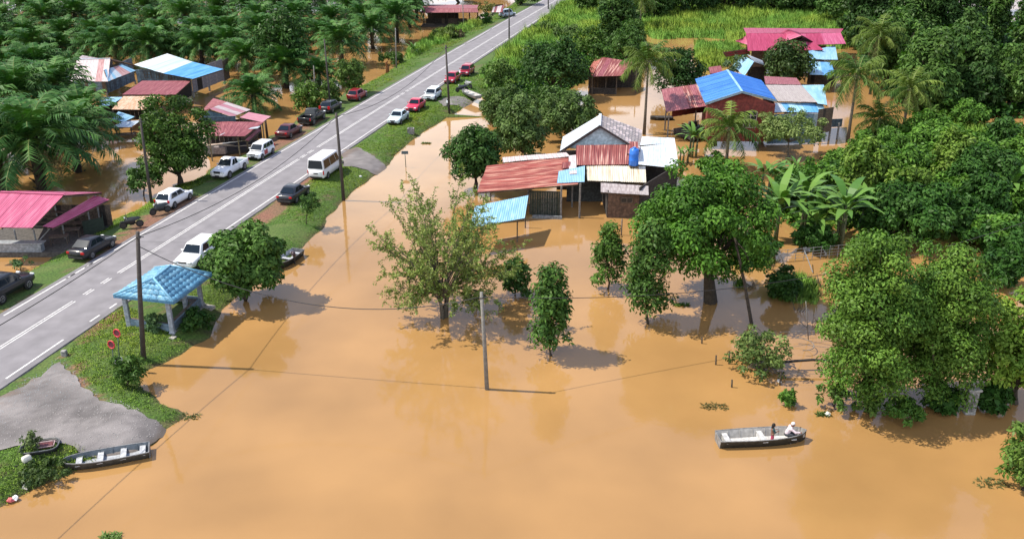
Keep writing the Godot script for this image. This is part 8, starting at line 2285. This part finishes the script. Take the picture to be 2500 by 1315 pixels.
func loose_gravel() -> void:
	rng.seed = 66
	var m := MB.new()
	m.loft([[Vector3(-0.05, 0, -0.04), Vector3(0.04, 0, -0.05), Vector3(0.06, 0, 0.03), Vector3(-0.03, 0, 0.05)], [Vector3(-0.03, 0.05, -0.02), Vector3(0.025, 0.06, -0.03), Vector3(0.03, 0.045, 0.02), Vector3(-0.02, 0.055, 0.03)]])
	var gm := mat("gravel_stone", Color(0.36, 0.33, 0.31), 0.95)
	gm.vertex_color_use_as_albedo = true
	var on := func(p: Vector2) -> float: return land_y(p.x, p.y) + 0.06
	var keep := func(p: Vector2) -> bool: return land_y(p.x, p.y) > 0.05 and p.x - road_x(p.y) > 3.95
	scatter("loose_gravel", "loose stones and rubble strewn over the paved apron and its edges", m.done(), gm, PackedVector2Array([Vector2(-30.64, -43.83), Vector2(-30.11, -48.41), Vector2(-29.22, -51.43), Vector2(-27.16, -49.17), Vector2(-25.29, -47.2), Vector2(-23.79, -46.26), Vector2(-20.03, -44.25), Vector2(-19.84, -43.57), Vector2(-20.91, -42.26), Vector2(-22.37, -41.4), Vector2(-24.75, -41.71), Vector2(-26.94, -41.59), Vector2(-29.09, -41.01)]), 1600, 0.2, 0.7, 861, on, keep, 0.5, "gravel")

func undergrowth() -> void:
	var lm := leafmat("leaf")
	var a := leafy_mesh(70, 1.0, 1.3, 0.42, Color(0.035, 0.1, 0.016), Color(0.11, 0.22, 0.035), 841)
	var b := leafy_mesh(60, 1.2, 1.6, 0.6, Color(0.022, 0.065, 0.014), Color(0.07, 0.15, 0.028), 842)
	var any := func(_p: Vector2) -> bool: return true
	var flat := func(_p: Vector2) -> float: return -0.15
	var bank := func(p: Vector2) -> float: return maxf(-0.15, land_y(p.x, p.y) - 0.1)
	var off_road := func(p: Vector2) -> bool: return p.x - road_x(p.y) > 7.0
	scatter("undergrowth", "leafy undergrowth filling the thicket between the right hand trees", a, lm, PackedVector2Array([Vector2(28.66, -93.18), Vector2(38.42, -101.16), Vector2(46.19, -110.46), Vector2(53.38, -110.46), Vector2(58.21, -104.71), Vector2(62.14, -101.16), Vector2(45.94, -69.11), Vector2(41.86, -74.78), Vector2(40.25, -76.86), Vector2(32.42, -76.86), Vector2(26.46, -76.86), Vector2(25.05, -81.31)]), 750, 0.7, 1.3, 851, flat, any, 0.5, "undergrowth")
	scatter("undergrowth", "dark undergrowth at the foot of the upper right forest", b, lm, PackedVector2Array([Vector2(69.04, -179.7), Vector2(85.64, -207.94), Vector2(133.52, -207.94), Vector2(78.27, -116.81), Vector2(68.16, -120.24), Vector2(57.07, -120.24), Vector2(55.99, -131.71)]), 1500, 0.9, 2.0, 852, flat, any, 0.5, "undergrowth")
	scatter("undergrowth", "dark undergrowth behind the bright grass field", b, lm, PackedVector2Array([Vector2(18.59, -221.7), Vector2(31.31, -229.25), Vector2(47.6, -240.67), Vector2(68.29, -238.98), Vector2(85.21, -224.66), Vector2(105.52, -265.03), Vector2(22.88, -275.7)]), 900, 1.0, 2.4, 853, flat, any, 0.5, "undergrowth")
	scatter("undergrowth", "scrub between the far road and the side road's trees", a, lm, PackedVector2Array([Vector2(-4.03, -135.92), Vector2(0, -146), Vector2(6.14, -171.39), Vector2(16.66, -177.48), Vector2(25.36, -183.47), Vector2(25.17, -164.84), Vector2(18.08, -160.72), Vector2(12.84, -149.44), Vector2(2.88, -125.5), Vector2(-0.54, -116), Vector2(-2.45, -118.25)]), 1500, 0.6, 1.4, 854, bank, off_road, 0.6, "undergrowth")

func small_things() -> void:
	rng.seed = 700
	# signs, markers and stakes
	for i in 2:
		var p: Vector3 = [Vector3(-25.48, 0.6, -50.53), Vector3(-25.24, 0.6, -50.85)][i]
		var top: Vector3 = [Vector3(-25.31, 2.13, -50.53), Vector3(-24.97, 2.78, -50.85)][i]
		var t := thing("round_sign", ["lower of two round red rimmed signs on the grass", "higher of two round red rimmed signs on the grass"][i], "road sign", p)
		var d := top - p
		var a := MB.new()
		a.smooth(true)
		a.tube([Vector3(0, -0.3, 0), d], [0.035], 6)
		part("post", a.done(), mat("sign_post", Color(0.06, 0.09, 0.07), 0.6), t)
		var ax := Vector3(-0.35, 0.1, 1).normalized()
		var b := MB.new()
		b.lathe(d + ax * 0.05, ax, [[0.27, -0.012], [0.27, 0.012]], 20)
		part("face", b.done(), mat("sign_dark", Color(0.1, 0.02, 0.03), 0.5), t)
		var c := MB.new()
		c.smooth(true)
		var ring := []
		var s := ax.cross(Vector3.UP).normalized()
		var u := s.cross(ax).normalized()
		for k in 21: ring.append(d + ax * 0.06 + (s * cos(TAU * k / 20.0) + u * sin(TAU * k / 20.0)) * 0.25)
		c.tube(ring, [0.045], 6)
		part("rim", c.done(), mat("sign_red", Color(0.5, 0.03, 0.045), 0.45), t)
	var bk := thing("white_pot", "white plastic pot lying at the foot of the round signs", "pot", Vector3(-25.27, 0.6, -50.75))
	var bm := MB.new()
	bm.smooth(true)
	bm.lathe(Vector3(0, 0.2, 0), Vector3(0.35, 0.9, 0.2).normalized(), [[0.16, -0.2], [0.22, -0.1], [0.25, 0.15], [0.27, 0.2], [0.22, 0.2], [0.18, 0.0]], 14)
	part("shell", bm.done(), mat("pot_white", Color(0.65, 0.65, 0.65), 0.5), bk)
	var mk := thing("kerb_marker", "short concrete marker at the corner of the paved apron", "marker", Vector3(-29.03, 0.7, -51.55))
	var mm := MB.new()
	mm.bevel(Vector3(0, 0.2, 0), Vector3(0.34, 0.5, 0.3), 0.04)
	part("block", mm.done(), CONC(), mk)
	var dr := thing("drain_box", "small concrete drain box on the grassy verge below the silver car", "drain", Vector3(-12.6, 0.4, -109.93))
	var dm := MB.new()
	dm.box(Vector3(-0.35, 0.3, 0), Vector3(0.12, 0.7, 0.8))
	dm.box(Vector3(0.35, 0.3, 0), Vector3(0.12, 0.7, 0.8))
	dm.box(Vector3(0, 0.3, -0.35), Vector3(0.6, 0.7, 0.1))
	dm.box(Vector3(0, 0.3, 0.35), Vector3(0.6, 0.7, 0.1))
	part("walls", dm.done(), CONC(), dr)
	var sb := thing("sign_board", "small dark name board on one post in the flooded side road", "sign", Vector3(-11.79, 0, -96.55))
	var sm := MB.new()
	sm.smooth(true)
	sm.tube([Vector3(0, -0.5, 0), Vector3(-0.05, 1.69, 0)], [0.04], 6)
	part("post", sm.done(), mat("sign_post", Color(0.06, 0.09, 0.07), 0.6), sb)
	var bo := MB.new()
	bo.bevel(Vector3(-0.05, 1.69, 0.05), Vector3(0.75, 0.34, 0.05), 0.02)
	part("board", bo.done(), mat("board_teal", Color(0.06, 0.1, 0.12), 0.5), sb)
	var os := thing("rusty_stump", "orange brown stump beside the flooded field by the road", "stump", Vector3(-20.7, 0.2, -150.15))
	var om := MB.new()
	om.smooth(true)
	om.tube([Vector3(0, -0.3, 0), Vector3(0.1, 1.0, 0), Vector3(-0.1, 1.7, 0), Vector3(0.2, 2.0, 0)], [0.35, 0.3, 0.22, 0.1], 8)
	part("trunk", om.done(), worn("rust_stump", Color(0.32, 0.13, 0.04), 0.9, 0.8, 0.6), os)
	var st := [[Vector3(13.02, 0, -54.69), 0.5, "short stake in open water, topmost of four left of the thin tree"], [Vector3(13.35, 0, -51.72), 0.7, "short stake in open water, second of four left of the thin tree"], [Vector3(14.23, 0, -51.83), 0.9, "short stake touching the thin tree's left leaves"], [Vector3(13.75, 0, -48.84), 0.55, "short stake nearest the rowing boat's upper side"], [Vector3(16.81, 0, -49.09), 1.0, "pale stake beside the tiny round water shrub"]]
	for s in st:
		var t := thing("wooden_stake", s[2], "stake", s[0], 0.0, "stakes standing in the flood")
		var a := MB.new()
		a.smooth(true)
		a.tube([Vector3(0, -0.4, 0), Vector3(-0.06, s[1], 0.02)], [0.055, 0.05], 6)
		part("shaft", a.done(), worn("stake_wood", Color(0.08, 0.06, 0.04), 0.9, 0.8, 0.6), t)
	# bare branches stuck in the shallows between the mango tree and the gate
	var br := [[Vector3(19.01, 0, -64.12), "bare twiggy branch in the shallows right of the mango trunk"], [Vector3(20.98, 0, -67.37), "bare twiggy branch before the wire fence's left end"], [Vector3(21.07, 0, -59.72), "bare twiggy branch left of the pipe gate's tall post"], [Vector3(24.28, 0, -64.12), "bare twiggy branch beside the left tree of the pair"], [Vector3(21.45, 0, -57.05), "bare twiggy branch above the pipe rail"], [Vector3(19.4, 0, -69.11), "bare twiggy branch behind the tilted dead trunk"]]
	for q in br:
		rng.seed = hash(q[1])
		var m := MB.new()
		m.smooth(true)
		for k in 9:
			var a := Vector3(rng.randf_range(-0.2, 0.2), -0.2, rng.randf_range(-0.2, 0.2))
			var e := a + Vector3(rng.randf_range(-1.0, 1.0), rng.randf_range(0.5, 1.5), rng.randf_range(-0.6, 0.6))
			m.tube([a, a.lerp(e, 0.5) + rand_dir() * 0.12, e], [0.03, 0.02, 0.008], 4)
			m.tube([a.lerp(e, 0.6), a.lerp(e, 0.6) + rand_dir() * 0.5], [0.014, 0.005], 3)
		solo("dead_branch", m.done(), worn("dead_wood", Color(0.16, 0.12, 0.08), 0.9, 0.8, 0.6), q[1], "branch", q[0], "bare branches in the shallows")
	# the pipe gate
	var g := thing("pipe_gate", "dark pipe rail with thin posts and wire loop right of the thin tree", "gate", Vector3(19.16, 0, -52.27))
	var gp := MB.new(g.position)
	gp.smooth(true)
	gp.tube([Vector3(16.82, 0.6, -51.84), Vector3(17.11, 0.62, -50.93), Vector3(19.37, 0.72, -51.07), Vector3(20.93, 0.66, -50.96), Vector3(22.73, 0.6, -51.18)], [0.075, 0.09, 0.085, 0.09, 0.08], 7)
	part("rail", gp.done(), mat("pipe_black", Color(0.018, 0.018, 0.018), 0.6), g)
	for q in [[Vector3(17.1, -0.3, -50.9), Vector3(16.93, 0.6, -50.96)], [Vector3(20.48, -0.3, -50.38), Vector3(20.5, 0.66, -50.85)], [Vector3(20.48, -0.3, -55.14), Vector3(19.66, 3.24, -54.57)]]:
		var m := MB.new(g.position)
		m.smooth(true)
		m.tube([q[0], q[1]], [0.035, 0.03], 6)
		part("post", m.done(), worn("grey_post", Color.WHITE), g)
	var wl := MB.new(g.position)
	wl.smooth(true)
	var pts := []
	for k in 15:
		var a := PI * 0.55 - PI * 1.1 * k / 14.0
		pts.append(Vector3(19.46, 0.15, -53.82) + Vector3(cos(a) * 0.85, 0.25, -sin(a) * 0.9))
	wl.tube(pts, [0.03], 5)
	part("wire_loop", wl.done(), worn("grey_post", Color.WHITE), g)
	for q in [[Vector3(18.49, 0.5, -55.43), Vector3(22.52, 0.5, -55.68)], [Vector3(17.61, 0.4, -49.83), Vector3(20.98, 0.4, -49.83)], [Vector3(19.29, 0.4, -53.82), Vector3(21.58, 0.4, -53.23)]]:
		var m := MB.new(g.position)
		m.tube([q[0], q[1]], [0.018], 4)
		part("wire", m.done(), worn("grey_post", Color.WHITE), g)
	# wire fence in the shade behind
	var fe := thing("wire_fence", "grey wire mesh fence panel in the water behind the pipe gate", "fence", Vector3(24.84, 0, -69.11))
	var fm := MB.new(fe.position)
	for k in 9: fm.beam(Vector3(22.12, 0, -69.11).lerp(Vector3(28.19, 0, -70.45), k / 8.0), Vector3(22.12, 0, -69.11).lerp(Vector3(28.19, 0, -70.45), k / 8.0) + Vector3(0, 1.1, 0), 0.04)
	for y in [0.25, 0.5, 0.75, 1.05]: fm.beam(Vector3(22.12, 0, -69.11) + Vector3(0, y, 0), Vector3(28.19, 0, -70.45) + Vector3(0, y, 0), 0.025)
	part("mesh_panel", fm.done(), worn("galvanised", Color(0.3, 0.32, 0.33), 0.5, 0.8, 0.7), fe)
	var lp := MB.new(fe.position)
	lp.beam(Vector3(22.36, 0.1, -67.56), Vector3(21.52, 1.6, -66.97), 0.06)
	lp.beam(Vector3(24.27, 0.1, -66.72), Vector3(24.05, 1.2, -68.67), 0.05)
	part("leaning_rail", lp.done(), worn("galvanised", Color.WHITE), fe)
	# gate pillar with its ball lamp
	var pi := thing("gate_pillar", "white pillar with a round lamp standing in the shaded flood", "pillar", Vector3(27.12, 0, -45.94))
	var pa := MB.new()
	pa.bevel(Vector3(0, 0.6, 0), Vector3(0.62, 2.0, 0.62), 0.04)
	part("shaft", pa.done(), worn("pillar_white", Color(0.5, 0.5, 0.48), 0.85, 0.9, 0.55), pi)
	var pc := MB.new()
	pc.bevel(Vector3(0, 1.66, 0), Vector3(0.78, 0.12, 0.78), 0.03)
	part("cap", pc.done(), worn("pillar_white", Color.WHITE), pi)
	for k in 3:
		var pr := MB.new()
		pr.box(Vector3(0.02, 0.35 + k * 0.45, 0.314), Vector3(0.3, 0.28, 0.03))
		part("recess_panel", pr.done(), worn("panel_grey", Color(0.28, 0.28, 0.27), 0.85, 0.8, 0.6), pi)
	var pl := MB.new()
	pl.smooth(true)
	pl.lathe(Vector3(0, 1.92, 0), Vector3.UP, [[0.08, -0.2], [0.1, -0.16], [0.19, -0.06], [0.21, 0.02], [0.19, 0.1], [0.1, 0.18], [0.02, 0.2]], 16)
	part("ball_lamp", pl.done(), mat("lamp_ball", Color(0.45, 0.47, 0.48), 0.3), pi)
	# litter and floating weed
	var lit := [[Vector3(-25.46, 0.1, -37.44), "red and white litter on the lower left shore", Color(0.55, 0.12, 0.12)], [Vector3(-25.3, 0.12, -37.61), "white plastic bag on the lower left shore", Color(0.66, 0.66, 0.66)], [Vector3(-23.29, 0.35, -46.02), "white rag on the grass tip beside the apron", Color(0.66, 0.66, 0.64)], [Vector3(-21.54, 0.25, -45.46), "white paper scraps at the end of the grass tip", Color(0.64, 0.64, 0.62)], [Vector3(16.86, 0.02, -49.46), "white foam box floating below the pipe gate", Color(0.66, 0.66, 0.66)], [Vector3(18.69, 0.02, -45.64), "pale litter floating under the spindly shrub", Color(0.55, 0.54, 0.5)], [Vector3(-16.1, 0.3, -91.91), "white scrap on the verge beside the driveway", Color(0.66, 0.66, 0.66)], [Vector3(-25.17, 0.15, -38.46), "pale rag at the lower left water edge", Color(0.5, 0.46, 0.42)]]
	for l in lit:
		var m := MB.new()
		var r := []
		for y in [0.0, 0.09, 0.15]:
			var ring := []
			for k in 7:
				var a := TAU * k / 7.0
				var rr: float = rng.randf_range(0.12, 0.26) * (1.0 - y * 3.0)
				ring.append(Vector3(cos(a) * rr, y + rng.randf_range(-0.02, 0.03), sin(a) * rr))
			r.append(ring)
		m.loft(r)
		solo("litter", m.done(), mat("litter%.2f%.2f" % [l[2].r, l[2].g], l[2], 0.8), l[1], "litter", l[0])
	var weeds := [[Vector3(12.17, 0, -46.54), "brown floating weed raft left of the tiny round shrub", 0.75, Color(0.07, 0.06, 0.02), Color(0.15, 0.13, 0.05)], [Vector3(25.09, 0, -39.01), "floating weed patch by the lower right shrub", 0.8, Color(0.06, 0.07, 0.025), Color(0.16, 0.16, 0.06)], [Vector3(-10.44, 0, -106.57), "small floating green weed in the flooded side road", 0.5, Color(0.05, 0.09, 0.02), Color(0.12, 0.16, 0.04)], [Vector3(-19.26, 0, -34.81), "green reed tips at the bottom edge of the picture", 0.45, Color(0.07, 0.14, 0.03), Color(0.15, 0.24, 0.06)], [Vector3(18.42, 0, -45.67), "weed clump caught at the spindly shrub", 0.35, Color(0.06, 0.1, 0.03), Color(0.13, 0.18, 0.05)], [Vector3(12.68, 0, -60.77), "little sprig of green in the water left of the mango trunk", 0.5, Color(0.06, 0.13, 0.02), Color(0.14, 0.22, 0.04)], [Vector3(-19.17, 0, -45.41), "half drowned grass at the end of the promontory", 0.7, Color(0.05, 0.07, 0.02), Color(0.1, 0.12, 0.04)]]
	for w in weeds:
		rng.seed = hash(w[1])
		var lb := LB.new()
		for k in 170:
			var p := Vector3(rng.randf_range(-1, 1) * w[2], 0.0, rng.randf_range(-0.45, 0.45) * w[2])
			var n := (Vector3.UP + rand_dir() * 0.5).normalized()
			var d := n.cross(rand_dir()).normalized() + Vector3(0, 0.5 if w[2] < 0.55 else 0.1, 0)
			lb.leaf(p, d.normalized(), n, rng.randf_range(0.15, 0.35), 0.07, w[3].lerp(w[4], rng.randf()))
		solo("water_weed", lb.done(), leafmat("leaf"), w[1], "water weed", w[0])
